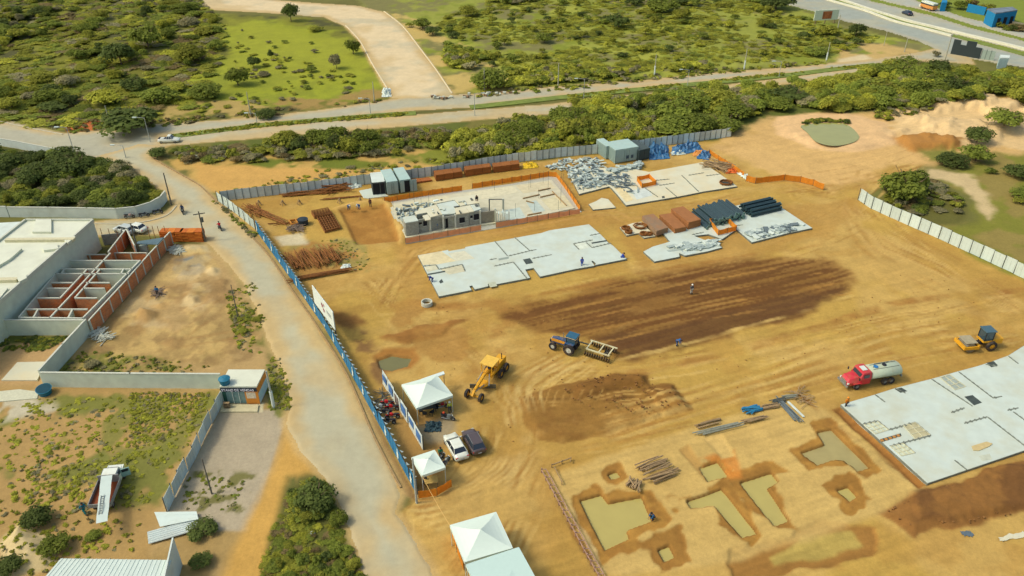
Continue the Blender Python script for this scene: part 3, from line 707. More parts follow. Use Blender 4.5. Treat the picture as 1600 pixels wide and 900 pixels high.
# --- white house with a flat roof, far left
def poly_px(px, z): return [(q.x, q.y) for q in PP(px, z)]
r0 = P(150, 470)
t = thing('flat_roof_house', 'long pale flat-roofed house with a grey side wall beside the unfinished brick house', 'house', (r0.x, r0.y, 0))
RZ = 5.3
rf = [(40, 344.5), (145.5, 344.5), (0, 471), (-90, 549), (-330, 549), (-70, 430)]
w = poly_px(rf, RZ)
MB().prism(w, -.3, RZ - .35).build('wall', M_plaster, t)
MB().prism(w, RZ - .35, RZ - .05).build('roof', M_roof, t)
m = MB()
for a, b in zip(w, w[1:] + w[:1]): m.wall(a, b, .3, RZ - .34, RZ + .28)
m.build('parapet', M_cap, t)
m = MB(); q = poly_px([(10, 377), (117, 376)], RZ); m.wall(q[0], q[1], .7, RZ - .04, RZ + .42); m.build('parapet', mat('cream_parapet', S(214, 204, 176)), t)
m = MB(); q = poly_px([(-20, 440), (28, 439)], RZ); m.wall(q[0], q[1], .8, RZ - .04, RZ + .42); m.build('parapet', _mats['cream_parapet'], t)
for quad, hh in (([(56, 343), (80, 343), (80, 362), (50, 362)], .3), ([(66, 385), (88, 380), (92, 388), (68, 391)], .35), ([(96, 372), (112, 366), (118, 370), (106, 379)], .35), ([(26, 434), (40, 428), (42, 434), (30, 440)], .45), ([(-10, 390), (34, 388), (16, 404), (-14, 422)], .35), ([(-12, 462), (6, 447), (12, 450), (-4, 470)], .45)):
    m = MB(); m.prism(poly_px(quad, RZ + hh), RZ - .04, RZ + hh); m.build('roof_vent_box', M_roof, t)
t = thing('white_roofed_house', 'white roofed house cut by the left edge behind the flat-roofed house', 'house', tuple(P(-40, 380)))
w = poly_px([(-160, 400), (-60, 352), (36, 347), (0, 378), (-70, 420)], 4.6)
MB().prism(w, -.2, 4.4).build('wall', M_white, t); MB().prism(w, 4.4, 4.7).build('roof', M_white, t)

# --- unfinished brick house
def Z7(x, y, z=2.6): return P(x / 4.5, 330 + y / 4.5, z)
t = thing('unfinished_brick_house', 'roofless unfinished brick house of small rooms with pale ring beams', 'house', tuple(P(150, 460)))
hw = [((450, 345), (980, 345), 0), ((385, 405), (930, 405), 0), ((370, 437), (905, 437), 0), ((360, 500), (510, 500), 1), ((605, 500), (770, 500), 1),
      ((330, 540), (480, 540), 0), ((580, 540), (735, 540), 0), ((260, 608), (420, 608), 1), ((525, 608), (680, 608), 1), ((185, 687), (615, 687), 1), ((130, 745), (580, 750), 0),
      ((130, 745), (480, 330), 0), ((348, 748), (775, 292), 1), ((420, 610), (612, 405), 1), ((525, 608), (703, 405), 1), ((580, 750), (985, 342), 0),
      ((235, 742), (265, 690), 0), ((480, 745), (507, 690), 0), ((430, 437), (450, 407), 0), ((850, 437), (866, 407), 0)]
for a, b, k in hw:
    A, B = Z7(*a), Z7(*b)
    MB().wall(A, B, .15, -.1, 2.42).build('wall', M_brick if k else M_plaster, t)
    MB().wall(A, B, .22, 2.42, 2.6).build('ring_beam', M_cap, t)
m = MB(); m.prism([(q.x, q.y) for q in (Z7(130, 745), Z7(580, 750), Z7(985, 342), Z7(480, 330))], -.02, .06); m.build('floor_slab', mat('dusty_floor_slab', S(150, 140, 126), var=.15), t)
def pier_wall(pts, h, z7=True, every=2.6, name='wall'):
    tot = 0
    for a, b in zip(pts[:-1], pts[1:]):
        MB().wall(a, b, .14, -.1, h - .12).build(name, M_brick, t)
        MB().wall(a, b, .2, h - .12, h).build('ring_beam', M_cap, t)
        L = (b - a).length; n = max(1, round(L / every))
        for i in range(n + 1):
            p = a.lerp(b, i / n)
            m = MB(); m.box((p.x, p.y, h / 2 - .04), (.24, .24, h - .05), rz=math.atan2((b - a).y, (b - a).x)); m.build('concrete_column', M_cap, t)
pier_wall([P(146, 521), P(204, 456), P(238, 416), P(270, 381)], 2.35)
pier_wall([P(176, 414), P(203, 378)], 2.6)
pier_wall([P(203, 378), P(216, 404)], 2.6)
pier_wall([P(118, 408), P(168, 407)], 1.2)
pier_wall([P(183, 407), P(232, 407)], 1.5)
for (a, b, h) in (((120, 402), (132, 386), 3.4), ((132, 386), (146, 396), 2.4), ((146, 396), (158, 386), 3.2)):
    MB().wall(P(*a), P(*b), .15, 0, h).build('wall', M_brick, t)
for a, b in (((163, 383), (192, 380)), ((192, 380), (194, 372))):
    MB().wall(P(*a), P(*b), .15, 0, 2.0).build('wall', M_block, t)
for x_ in (164, 176, 188, 236, 244, 252, 262):
    m = MB(); p = P(x_, 381 if x_ < 200 else 377); m.tube(p, (p.x, p.y, 3.0), .05, n=5); m.build('rebar_end', M_steelrust, t)
t = thing('lean_to_roof', 'small dark blue sheet roof over the far end of the brick house', 'roof', tuple(P(235, 396)))
q = [P(x, y, 2.5) for x, y in ((216, 377), (256, 371), (246, 382), (212, 381))]
MB().prism([(v.x, v.y) for v in q], 2.44, 2.52).build('roof_sheet', mat('blue_grey_sheet', S(96, 118, 132)), t)
m = MB()
for v in q: m.tube((v.x, v.y, 0), (v.x, v.y, 2.45), .06, n=5)
m.build('post', M_timber, t)
m = MB(); a = P(228, 398); m.box((a.x, a.y, .9), (1.3, .5, 1.8)); m.build('cupboard', mat('pale_cupboard', S(176, 188, 184)), t)

# --- stacks of clay brick
for i, (cx_, lab) in enumerate(((271, 'stack of orange hollow bricks beside the road, the left of the pair'), (302, 'stack of orange hollow bricks beside the road, next to the leaning pole'))):
    t = thing('brick_stack', lab, 'brick stack', tuple(P(cx_, 378)), group='brick stacks at the road corner')
    c = P(cx_ + 1, 375); ang = .03
    k = 0
    for lz in range(9):
        for ix in range(3):
            m = MB(); m.box((c.x + (ix - 1) * 1.25 + random.uniform(-.05, .05), c.y + random.uniform(-.06, .06), .11 + lz * .215), (1.23, 1.5 + random.uniform(-.1, .1), .205), rz=random.uniform(-.02, .02))
            m.build('brick_layer', mat('deep_orange_clay', S(196, 104, 36), var=.2, scale=4) if (lz + ix) % 3 else mat('orange_clay', S(212, 122, 44), var=.2, scale=4), t)

# --- plastered boundary walls
def simple_wall(name, label, px, h, mt, cap=None, wd=.18, z0=-.15, cat='wall'):
    pts = [P(*q) for q in px]; r = pts[0]
    t = thing(name, label, cat, (r.x, r.y, 0))
    for a, b in zip(pts[:-1], pts[1:]):
        d = (b - a).normalized() * (wd / 2 - .004)
        MB().wall(a - d, b + d, wd, z0, h - .1).build('wall_panel', mt, t)
        MB().wall(a - d, b + d, wd + .08, h - .1, h).build('coping', cap or M_cap, t)
    return t
simple_wall('boundary_wall', 'short grey rendered wall in front of the unfinished brick house', [(-140, 523), (138, 523)], 2.6, M_plaster)
simple_wall('boundary_wall', 'grey rendered wall slanting between the brick house and the sandy lot', [(141, 522), (106, 561), (70, 602)], 2.55, M_plaster)
simple_wall('boundary_wall', 'long grey rendered wall ending at the sales stand', [(72, 603.5), (210, 605), (348, 606)], 2.35, M_plaster)
simple_wall('boundary_wall', 'long white wall along the side street with scrub leaning over it', [(-150, 338), (14, 338.5)], 2.1, M_white)
simple_wall('boundary_wall', 'white wall curving round the street corner behind the motorbikes', [(17, 338.5), (80, 339), (140, 340), (185, 341), (215, 338), (238, 331), (254, 322), (261, 313)], 2.0, M_white)
simple_wall('boundary_wall', 'low white wall behind the dark trees beside the junction', [(-60, 222), (0, 227), (30, 232), (80, 242), (124, 250)], 1.7, M_white)
m = MB(); m.prism(poly_px([(27, 566), (72, 565), (58, 594), (2, 594)], .1), -.1, .12); tag(m.build('floor_slab', M_slabw, None, tuple(P(40, 580))), 'square pale concrete pad inside the corner of the grey walls', 'concrete pad')
m = MB(); m.prism(poly_px([(-30, 614), (30, 608), (60, 612), (58, 622), (-10, 628)], .05), -.1, .04); tag(m.build('cement_patch', mat('spilt_cement', S(208, 204, 186), var=.12), None, tuple(P(20, 618))), 'thin spilt layer of pale cement below the concrete pad', 'cement patch')

# --- sales stand
t = thing('sales_stand', 'small sales stand with a flat white roof and an orange poster', 'kiosk', tuple(P(380, 625)))
w = poly_px([(357, 578), (414, 578), (401, 604.5), (343, 604.5)], 2.7)
MB().prism([Vector((a, b, 0)) for a, b in w], 2.58, 2.78).build('roof', M_roof, t)
fl, fr = Vector((*w[3], 0)), Vector((*w[2], 0)); bl, br = Vector((*w[0], 0)), Vector((*w[1], 0))
cen = (fl + fr + bl + br) / 4
ins = lambda v: v.lerp(cen, .03)
MB().wall(ins(bl), ins(br), .15, 0, 2.58).build('wall', M_white, t)
MB().wall(ins(fl), ins(bl), .15, 0, 2.58).build('wall', M_white, t)
m = MB(); m.wall(ins(fr), ins(br), .15, 0, .5); m.build('wall', M_white, t)
m = MB(); m.wall(ins(fr), ins(br), .15, .5, 1.6); m.build('wall', mat('light_blue_panel', S(186, 214, 226)), t)
m = MB(); m.wall(ins(fr), ins(br), .16, 1.6, 2.58); m.build('wall', mat('orange_panel', S(222, 140, 56)), t)
fy = fl.lerp(fr, 0); u_ = (fr - fl).normalized(); n_ = Vector((u_.y, -u_.x, 0)); L_ = (fr - fl).length
rzf = math.atan2(u_.y, u_.x)
MB().wall(ins(fl) + n_ * .1, ins(fr) + n_ * .1, .08, 2.0, 2.56).build('sign_board', mat('dark_sign_board', S(54, 62, 72)), t)
tx = bpy.data.curves.new('sign_text', 'FONT'); tx.body = 'STAND DE VENDAS'; tx.size = .62; tx.extrude = .01; tx.align_x = 'CENTER'; tx.align_y = 'CENTER'
tx.materials.append(mat('white_lettering', (.85, .85, .85), var=.0))
o = bpy.data.objects.new('tmp', tx); scene.collection.objects.link(o); tme = bpy.data.meshes.new_from_object(o.evaluated_get(bpy.context.evaluated_depsgraph_get())); bpy.data.objects.remove(o); o = bpy.data.objects.new('sign_text', tme); scene.collection.objects.link(o); o.parent = t
c_ = fl.lerp(fr, .48) + n_ * .16; o.location = Vector((c_.x, c_.y, 2.27)) - Vector(t['_w']); o.rotation_euler = (math.radians(90), 0, rzf); o.scale = (.74, .8, 1)
MB().wall(fl.lerp(fr, .03), fl.lerp(fr, .12), .1, 0, 2.0).build('door', mat('dark_green_door', S(40, 84, 74)), t)
g = MB().wall(fl.lerp(fr, .12) - n_ * .05, fl.lerp(fr, .64) - n_ * .05, .05, .05, 2.0).build('window', mat('shop_glass', S(120, 150, 156), rough=.15, spec=.6), t)
m = MB()
for k in (.3, .47): 
    a = fl.lerp(fr, k); m.wall(a - u_ * .03, a + u_ * .03, .09, .05, 2.0)
sub(g, 'frame', m, M_white)
MB().wall(fl.lerp(fr, .64), fl.lerp(fr, 1.0), .1, 0, 2.0).build('poster', mat('orange_poster', S(228, 146, 60)), t)
m = MB(); a = fl.lerp(fr, .68) + n_ * .06; b = fl.lerp(fr, .93) + n_ * .06; m.wall(a, b, .03, .9, 1.85); m.build('poster_picture', mat('pale_poster_print', S(232, 214, 196), var=.25, scale=4), t)
m = MB(); m.prism([tuple(v)[:2] for v in PP([(345, 632), (404, 632), (402, 643), (344, 643)], 0.12)], -.05, .12); m.build('step', mat('cream_step', S(206, 194, 164)), t)
m = MB(); a = fl.lerp(fr, .16) + n_ * .9
for lz in range(4): m.box((a.x, a.y, .12 + .25 * lz), (.8, .35, .05), rz=rzf)
m.build('display_rack', M_timber, t)
def water_tank(label, loc, r=.72, h=.95, tilt=0, open_=False):
    t = thing('water_tank', label, 'water tank', loc, world=False)
    m = MB(); rings = []
    for z, rr in ((0, r * .8), (h * .1, r * .82), (h * .7, r * .95), (h * .78, r * 1.02), (h * .84, r * 1.02)):
        rings.append([(rr * math.cos(a), rr * math.sin(a), z) for a in np.linspace(0, 2 * math.pi, 21)[:-1]])
    m.loft(rings, cap=True)
    o = m.build('tank', mat('blue_polyethylene', S(38, 116, 150), rough=.4, var=.06), t, smooth_=False)
    m = MB()
    if open_:
        m.tube((0, 0, h * .845), (0, 0, h * .86), r * .93, r * .93, 20); m.build('opening', mat('dark_tank_inside', S(20, 70, 90)), t)
    else:
        m.tube((0, 0, h * .84), (0, 0, h * 1.02), r * 1.0, r * .35, 20); m.build('lid', _mats['blue_polyethylene'], t)
    t.rotation_euler = (tilt, tilt * .5, 0)
    return t
water_tank('round blue water tank on the roof of the sales stand', P(352, 599, 2.8))
water_tank('open blue water tank standing on the grass below the grey wall', P(71, 614), .95, 1.0, .12, True)

# --- panel fences
def ribbed(name, w_, h_, mt, ribs=4, th=.03):
    m = MB(); m.box((w_ / 2, 0, h_ / 2), (w_ - .05, th, h_))
    for i in range(ribs):
        x_ = (i + .5) * w_ / ribs
        m.box((x_, -.02, h_ / 2), (.06, .04, h_ - .04)); m.box((x_, .02, h_ / 2), (.06, .04, h_ - .04))
    return mesh_of(m, name, mt)
def fence(name, label, px, h, pw, mt, pm=M_post, cat='fence', group=None, ribs=3, skip=(), jitter=.06, z0=0.0, posth=.25, pside=-.09):
    pts = [P(*q) for q in px]
    t = thing(name, label, cat, (pts[0].x, pts[0].y, 0), group=group)
    cum = [0]
    for a, b in zip(pts[:-1], pts[1:]): cum.append(cum[-1] + (b - a).length)
    n = max(1, round(cum[-1] / pw)); step = cum[-1] / n
    def at(s):
        for i in range(len(pts) - 1):
            if s <= cum[i + 1] + 1e-6: return pts[i].lerp(pts[i + 1], (s - cum[i]) / max(1e-6, cum[i + 1] - cum[i]))
        return pts[-1]
    pan = ribbed('panel', step, h, mt, ribs)
    pb = MB(); pb.box((0, pside, (h + posth) / 2 - .1), (.075, .075, h + posth)); post = mesh_of(pb, 'post', pm)
    pos = []
    for i in range(n + 1):
        p = at(i * step); pos.append(p)
    for i in range(n + 1):
        d = (pos[min(i + 1, n)] - pos[max(i - 1, 0)])
        inst(t, 'post', post, (pos[i].x, pos[i].y, z0), math.atan2(d.y, d.x))
        if i < n and i not in skip:
            d = pos[i + 1] - pos[i]
            inst(t, 'panel', pan, (pos[i].x, pos[i].y, z0 - .05 + random.uniform(-jitter, jitter)), math.atan2(d.y, d.x), (d.length / step, 1, 1), rx=random.uniform(-.06, .06))
    return t, pos
fence('metal_hoarding', 'long grey sheet metal fence behind the containers along the north side of the site', [(346, 314), (400, 307.5), (500, 297), (600, 284), (675, 275), (800, 254), (888, 243.5), (942, 239), (1032, 228), (1142, 213)], 2.05, 1.35, M_tin)
fence('metal_hoarding', 'grey sheet metal fence crossing the right side between bare sand and grass', [(1341, 312), (1360, 325), (1407, 346), (1477, 377), (1575, 423), (1640, 453)], 2.3, 1.9, M_tinw)
fence('metal_fence', 'grey metal panel fence running down from the sales stand', [(350, 628), (325, 672), (305, 717), (287, 748), (262, 799)], 2.0, 1.9, M_tin, jitter=.12)
t, _ = fence('white_hoarding', 'white start of the roadside hoarding at its far end', [(341, 314), (368, 333), (400, 359)], 1.95, 2.1, M_tinw)
M_bluep = mat('blue_hoarding_print', S(38, 122, 178), rough=.55, var=.08, scale=.7, dirt=S(90, 130, 150), dirt_amt=.25, dirt_scale=.5)
bpx = [(401, 361), (427, 397), (462, 446), (507, 511), (540, 568), (572, 626), (600, 677), (632, 737), (651, 772)]
t, pos = fence('blue_hoarding', 'long blue hoarding with white printed marks and pennants beside the road', bpx, 2.05, 2.15, M_bluep, ribs=1, jitter=.03, pside=.09)
wprint = mat('white_print', S(222, 232, 236), var=.05)
m = MB()     # the printed white device: a leaning quatrefoil-like blot
pts_ = [(.0, .35), (.28, .62), (.2, 1.0), (.5, 1.25), (.42, 1.7), (.85, 1.8), (.95, 1.35), (1.3, 1.2), (1.05, .9), (1.12, .5), (.6, .3)]
m.add([(x_ * .8 + .2, -.045, z_) for x_, z_ in pts_] + [(x_ * .8 + .2, -.055, z_) for x_, z_ in pts_], [tuple(range(11))[::-1], tuple(range(11, 22))])
blot = mesh_of(m, 'printed_mark', wprint)
m = MB(); m.add([(0, 0, 0), (.55, 0, .02), (.28, .36, -.25), (0, .02, 0), (.55, .02, .02), (.28, .38, -.25)], [(0, 1, 2), (5, 4, 3)]); penn = mesh_of(m, 'pennant', wprint)
for i in range(len(pos) - 1):
    d = pos[i + 1] - pos[i]; a = math.atan2(d.y, d.x)
    nrm = Vector((math.sin(a), -math.cos(a), 0))
    if i % 2 == 0: inst(t, 'printed_mark', blot, (pos[i].x, pos[i].y, 0), a + 0, (.8, 1, 1.05))
    for k in (0.05, .55):
        p = pos[i].lerp(pos[i + 1], k) - nrm * .06; inst(t, 'pennant', penn, (p.x, p.y, 2.12), a + random.uniform(-.3, .3))
# inner hoarding with blue and white print
M_bwprint = mat('white_banner', S(224, 230, 232), var=.04)
for px, lab in (([(598, 599), (618, 631), (637, 661)], 'white banner wall with blue print between the motorbikes and the large tent'), ([(639, 665), (650, 684), (661, 703)], 'white banner wall with blue print ending at the small tent')):
    t, pos = fence('banner_wall', lab, px, 2.3, 2.2, M_bwprint, ribs=1, jitter=.02, cat='banner', pside=.09)
    for i in range(len(pos) - 1):
        d = pos[i + 1] - pos[i]; a = math.atan2(d.y, d.x); nrm = Vector((math.sin(a), -math.cos(a), 0))
        A = pos[i].lerp(pos[i + 1], .15) + nrm * .05; B = pos[i].lerp(pos[i + 1], .8) + nrm * .05
        if i % 3 != 2:
            m = MB(); m.wall(A, B, .02, .9 - .3 * (i % 2), 1.9); m.build('printed_panel', mat('blue_print', S(84, 126, 190), var=.3, scale=2.5), t)
        else:
            m = MB(); m.wall(A, B, .02, .4, 1.9); m.build('printed_panel', mat('dark_photo_print', S(116, 100, 96), var=.5, scale=3), t)
# billboard over the blue hoarding
t = thing('billboard', 'white billboard with a dark red emblem standing over the blue hoarding', 'billboard', tuple(P(510, 508)))
a, b = P(495, 492), P(527, 536)
MB().wall(a, b, .12, 2.2, 5.2).build('board', M_bwprint, t)
d = (b - a).normalized(); nrm = Vector((d.y, -d.x, 0)); nrm = nrm if nrm.x < 0 else -nrm
for k in (.08, .5, .92):
    p = a.lerp(b, k) - nrm * .18; m = MB(); m.tube((p.x, p.y, -.1), (p.x, p.y, 5.0), .09); m.build('post', M_post, t)
m = MB()
for (k, z, s_) in ((.46, 3.9, .5), (.52, 3.3, .45), (.56, 4.3, .3)):
    p = a.lerp(b, k) + nrm * .08
    vs = []
    for q in range(10):
        r_ = s_ * (1 if q % 2 else .55); an = q * math.pi / 5
        vs.append((p.x + d.x * r_ * math.cos(an), p.y + d.y * r_ * math.cos(an), z + r_ * math.sin(an)))
    m.add(vs, [tuple(range(10))])
m.build('emblem', mat('dark_red_print', S(150, 60, 80)), t)
m = MB(); A = a.lerp(b, .68) + nrm * .08; B = a.lerp(b, .9) + nrm * .08; m.wall(A, B, .02, 3.9, 4.05); m.wall(A, B, .02, 3.6, 3.7); m.build('printed_lines', mat('grey_print', S(130, 132, 140)), t)

# --- slabs on grade
def slab(label, zf, poly, joints=(), infill=(), dark=(), mt=M_slab, z=.26, name='floor_slab', cat='concrete slab'):
    c = zf(*poly[0], z)
    t = thing(name, label, cat, (c.x, c.y, 0))
    MB().prism([tuple(zf(a, b, z))[:2] for a, b in poly], -.25, z).build('slab_panel', mt, t)
    m = MB(); w = [tuple(zf(a, b, z))[:2] for a, b in poly]
    for a, b in zip(w, w[1:] + w[:1]): m.wall(a, b, .08, -.1, z - .02)
    m.build('form_board', M_joint, t)
    for jl in joints:
        for a, b in zip(jl[:-1], jl[1:]):
            m = MB(); A, B = zf(*a, z), zf(*b, z); m.wall(A, B, .14, z - .02, z + .05)
            L = (B - A).length
            for k in range(int(L / .7)):
                p = A.lerp(B, (k + .5) * .7 / L); m.box((p.x, p.y, z + .04), (.2, .34, .05), rz=YAW)
            m.build('wall_starter', M_joint, t)
    for poly_, rgb, grid in infill:
        q = [zf(a, b, z) for a, b in poly_]
        m = MB(); m.prism([tuple(v)[:2] for v in q], z - .01, z + .012); p_ = m.build('recess_panel', mat('recess_%d_%d_%d' % rgb, S(*rgb), var=.15, scale=1.5), t)
        if grid and len(q) == 4:
            m = MB()
            for k in range(grid + 1):
                s_ = k / grid
                m.wall(q[0].lerp(q[1], s_), q[3].lerp(q[2], s_), .09, z, z + .07)
            for k in range(4):
                s_ = k / 3
                m.wall(q[0].lerp(q[3], s_), q[1].lerp(q[2], s_), .09, z, z + .065)
            sub(p_, 'batten', m, mat('pale_batten', S(206, 200, 176)))
    for poly_ in dark:
        m = MB(); m.prism([tuple(zf(a, b, z))[:2] for a, b in poly_], z - .01, z + .02); m.build('opening', mat('dark_hole', S(72, 80, 80), var=.3, scale=2), t)
    return t
ZA = lambda x, y, z=0: P(640 + x / 6.925, 340 + y / 6.925, z)
ZA2 = lambda x, y, z=0: P(820 + x / 8.18, 340 + y / 8.18, z)
zpx = lambda x, y, z=0: P(x, y, z)
A_poly = [(653, 399), (700, 390.5), (701, 392.5), (727, 388), (727, 386), (776, 377), (846, 364), (858, 360), (920, 350.4), (937, 365), (944, 372), (950, 379), (958, 384), (979, 404.5), (930, 414), (931, 411), (926, 407), (924, 408), (929, 415), (900, 420), (844, 432), (834, 418.5), (820.5, 421), (828, 434), (770, 445), (771, 442), (762, 443.5), (763, 447), (742, 452), (738, 446), (733, 447), (737, 453), (686, 463)]
slab('pale concrete slab with small bare spots in the middle of the site, nearest the tilled earth', zpx, A_poly,
     joints=[[(773, 377), (793, 400)], [(804, 371), (828, 392)], [(795, 400), (828, 392), (838, 390)], [(765, 406), (776, 404)], [(772, 416), (802, 409.5), (824, 436)], [(832, 404), (862, 398)], [(896, 381), (926, 375)], [(896, 381), (905, 390)], [(916, 379), (925, 387), (955, 380)], [(922, 368), (937, 365)], [(661, 416), (681, 414), (686, 421), (722, 413), (727, 424)]],
     infill=[([(653, 399.5), (690, 392.5), (712, 408), (684, 413), (661, 414)], (222, 206, 172), 0), ([(700, 396), (726, 392), (742, 404), (712, 408)], (214, 208, 190), 0), ([(663, 417), (680, 414), (685, 421), (668, 425)], (212, 206, 184), 0), ([(688, 421), (721, 414), (727, 424), (702, 429)], (206, 198, 176), 0), ([(898, 381), (914, 379), (920, 387), (905, 391)], (218, 222, 214), 0), ([(924, 370), (936, 367), (941, 374), (930, 377)], (196, 206, 206), 0), ([(779, 404), (795, 401), (795, 404), (779, 407)], (150, 160, 158), 0), ([(762, 442), (774, 440), (777, 447), (766, 449)], (190, 192, 176), 0)],
     dark=[[(817, 405.5), (828, 403.5), (833, 411), (822, 413)], [(668, 428), (695, 423), (696, 425), (669, 430)], [(924, 379), (948, 375), (949, 377), (925, 381)], [(686, 440), (690, 436), (693, 441), (688, 443)]])
ZD = lambda x, y, z=0: P(1310 + x / 3.914, 530 + y / 3.914, z)
slab('large pale concrete slab with recessed panels at the right edge of the photo', ZD,
     [(15, 400), (220, 340), (345, 300), (580, 240), (720, 200), (850, 165), (930, 140), (1040, 100), (1135, 40), (1500, -60), (1900, 380), (1135, 680), (545, 880)],
     joints=[[(570, 245), (820, 410)], [(735, 200), (945, 360), (1000, 350)], [(690, 450), (770, 420)], [(225, 340), (285, 385)], [(345, 300), (410, 330)], [(1040, 105), (1100, 150)], [(770, 515), (910, 475), (1200, 700)], [(1035, 435), (1100, 420)], [(1070, 445), (1200, 540)], [(710, 740), (785, 800)],
             [(150, 520), (240, 500), (310, 555), (470, 508), (565, 588)], [(565, 590), (315, 655)], [(395, 635), (470, 697)], [(900, 155), (970, 165)]],
     infill=[([(158, 524), (240, 504), (306, 555), (225, 580)], (206, 212, 200), 3), ([(398, 530), (470, 510), (560, 585), (468, 610)], (190, 180, 150), 2), ([(318, 657), (395, 638), (466, 695), (385, 715)], (204, 208, 192), 3), ([(622, 236), (680, 217), (778, 290), (712, 310)], (166, 174, 172), 2), ([(860, 715), (925, 700), (940, 735), (880, 745)], (198, 200, 188), 0)],
     dark=[[(770, 352), (820, 342), (878, 388), (830, 405)], [(345, 305), (385, 296), (422, 318), (380, 328)], [(905, 145), (950, 135), (975, 160), (935, 172)], [(255, 612), (380, 576), (386, 590), (265, 630)]])
t = thing('timber_pallet', 'brown timber pieces in the narrow recess of the large right slab', 'timber', tuple(ZD(300, 600)))
for k in range(5):
    a, b = ZD(262 + k * 25, 614 - k * 7.5, .3), ZD(272 + k * 25, 626 - k * 7.5, .3); MB().wall(a, b, .35, .27, .36).build('slat', mat('brown_slats', S(186, 130, 70)), t)
t = thing('tan_sheet', 'battered tan board lying on the large right slab', 'board', tuple(ZD(880, 650)))
MB().prism([tuple(ZD(a, b, .3))[:2] for a, b in [(815, 655), (905, 628), (942, 640), (925, 655), (860, 682), (825, 680)]], .27, .36).build('board', mat('tan_board', S(206, 182, 136)), t)
ZB = lambda x, y, z=0: P(930 + x / 6.92, 205 + y / 6.92, z)
slab('warm pale concrete slab beneath the blue tarpaulins with an orange guarded hole', zpx, [(985, 263), (1014, 268.6), (1050, 262), (1097.6, 253.4), (1122, 270), (1151.8, 291), (1100, 299), (1060, 307), (978.4, 320.6), (968, 308), (956, 294), (952, 291), (905, 303), (887, 268), (930, 262)],
     joints=[[(1065, 274), (1092, 300)], [(1040, 293), (1058, 308)], [(1025, 282), (1046, 280)], [(1030, 290), (1054, 286)], [(1076, 274), (1100, 270)], [(1103, 275), (1125, 272)], [(1008, 294), (1028, 308)]],
     infill=[([(985, 298), (1010, 293), (1020, 305), (995, 312)], (206, 212, 214), 0), ([(955, 279), (975, 276), (982, 285), (962, 288)], (212, 208, 196), 0), ([(960, 294), (972, 292), (990, 312), (978, 316)], (226, 206, 166), 0)],
     dark=[[(1125, 285), (1140, 283), (1144, 288), (1128, 290)], [(1034, 307), (1038, 306), (1039, 309), (1035, 310)]], mt=M_slabw)
slab('small broken concrete slab left of the warm slab', zpx, [(920, 319), (932, 314), (940, 309), (950, 311), (962, 324), (927, 327.5)], mt=M_slabw, z=.18)
ZC = lambda x, y, z=0: P(960 + x / 5.16, 300 + y / 5.16, z)
slab('concrete slab under the pipe stacks with sandy cut-outs', ZC, [(300, 240), (720, 160), (980, 110), (1240, 55), (1400, 160), (1595, 290), (1400, 330), (1110, 405), (985, 300), (870, 378), (760, 340), (640, 352), (870, 445), (750, 478), (570, 512), (520, 490), (525, 520), (325, 560), (235, 480), (310, 440), (450, 400), (400, 340)],
     infill=[([(1300, 130), (1360, 160), (1380, 170), (1320, 180)], (190, 196, 198), 0), ([(1060, 340), (1380, 270), (1400, 285), (1090, 360)], (176, 184, 186), 0), ([(420, 470), (660, 430), (660, 450), (440, 485)], (168, 178, 178), 0), ([(540, 480), (650, 470), (660, 490), (570, 510)], (196, 206, 208), 0), ([(1100, 350), (1230, 350), (1210, 370), (1110, 380)], (176, 184, 188), 0)],
     joints=[[(625, 345), (720, 325)], [(960, 275), (1035, 265)]])
slab('small slab carrying rusty steel coils left of the brown block stacks', ZC, [(45, 285), (150, 250), (215, 240), (330, 355), (240, 368), (195, 330), (100, 350)], mt=M_slabw, z=.2)

# --- house being built from precast walls, with its platform
ZH = lambda x, y, z=0: P(590 + x / 6.925, 260 + y / 6.925, z)
t = thing('house_under_construction', 'grey block house under construction with flat roof panels and dark window openings', 'house', tuple(ZH(600, 600)))
MB().prism(poly_px([(602, 313), (720, 298), (800, 287), (868, 274), (909, 331), (800, 352), (634, 381)], 0.02), -.2, .035).build('gravel_apron', mat('grey_gravel_apron', S(184, 182, 176), var=.15, scale=3), t)
MB().prism(poly_px([(607, 319), (700, 304), (862, 281), (898, 325), (860, 333), (634, 371)], .25), -.2, .25).build('slab_panel', mat('dusty_house_platform', S(206, 198, 178), var=.1, scale=1, dirt=S(222, 214, 196), dirt_amt=.5), t)
HZ = 2.95
vols = [ # roof quads (zoom), colour flag
    [(270, 550), (400, 528), (442, 588), (298, 612)],
    [(485, 535), (545, 520), (578, 575), (520, 585)],
    [(400, 492), (632, 412), (700, 520), (572, 552), (535, 500), (420, 522)],
    [(640, 412), (830, 372), (900, 448), (835, 512), (700, 522)],
    [(830, 452), (945, 432), (990, 502), (852, 522)],
    [(945, 432), (1000, 424), (1045, 490), (992, 500)],
    [(1005, 425), (1080, 410), (1118, 465), (1045, 488)],
    [(540, 385), (820, 340), (1050, 310), (1100, 400), (900, 432), (830, 368), (640, 405)],
]
for i, q in enumerate(vols):
    w = [tuple(ZH(a, b, HZ))[:2] for a, b in q]
    c = (sum(p[0] for p in w) / len(w), sum(p[1] for p in w) / len(w))
    wi = [(p[0] + (c[0] - p[0]) * .02, p[1] + (c[1] - p[1]) * .02) for p in w]
    if i not in (1, 7): MB().prism(wi, .24, HZ - .14).build('wall', M_block, t)
    MB().prism(w, HZ - .14 + .012 * i, HZ + .03 + .012 * i).build('roof_panel', M_slabw if i % 3 else M_slab, t)
    if i == 7:
        for p in wi: m = MB(); m.box((*p, 1.5), (.25, .25, 2.6)); m.build('column', M_cap, t)
fl_, fr_ = ZH(300, 745, .25), ZH(1275, 600, .25)
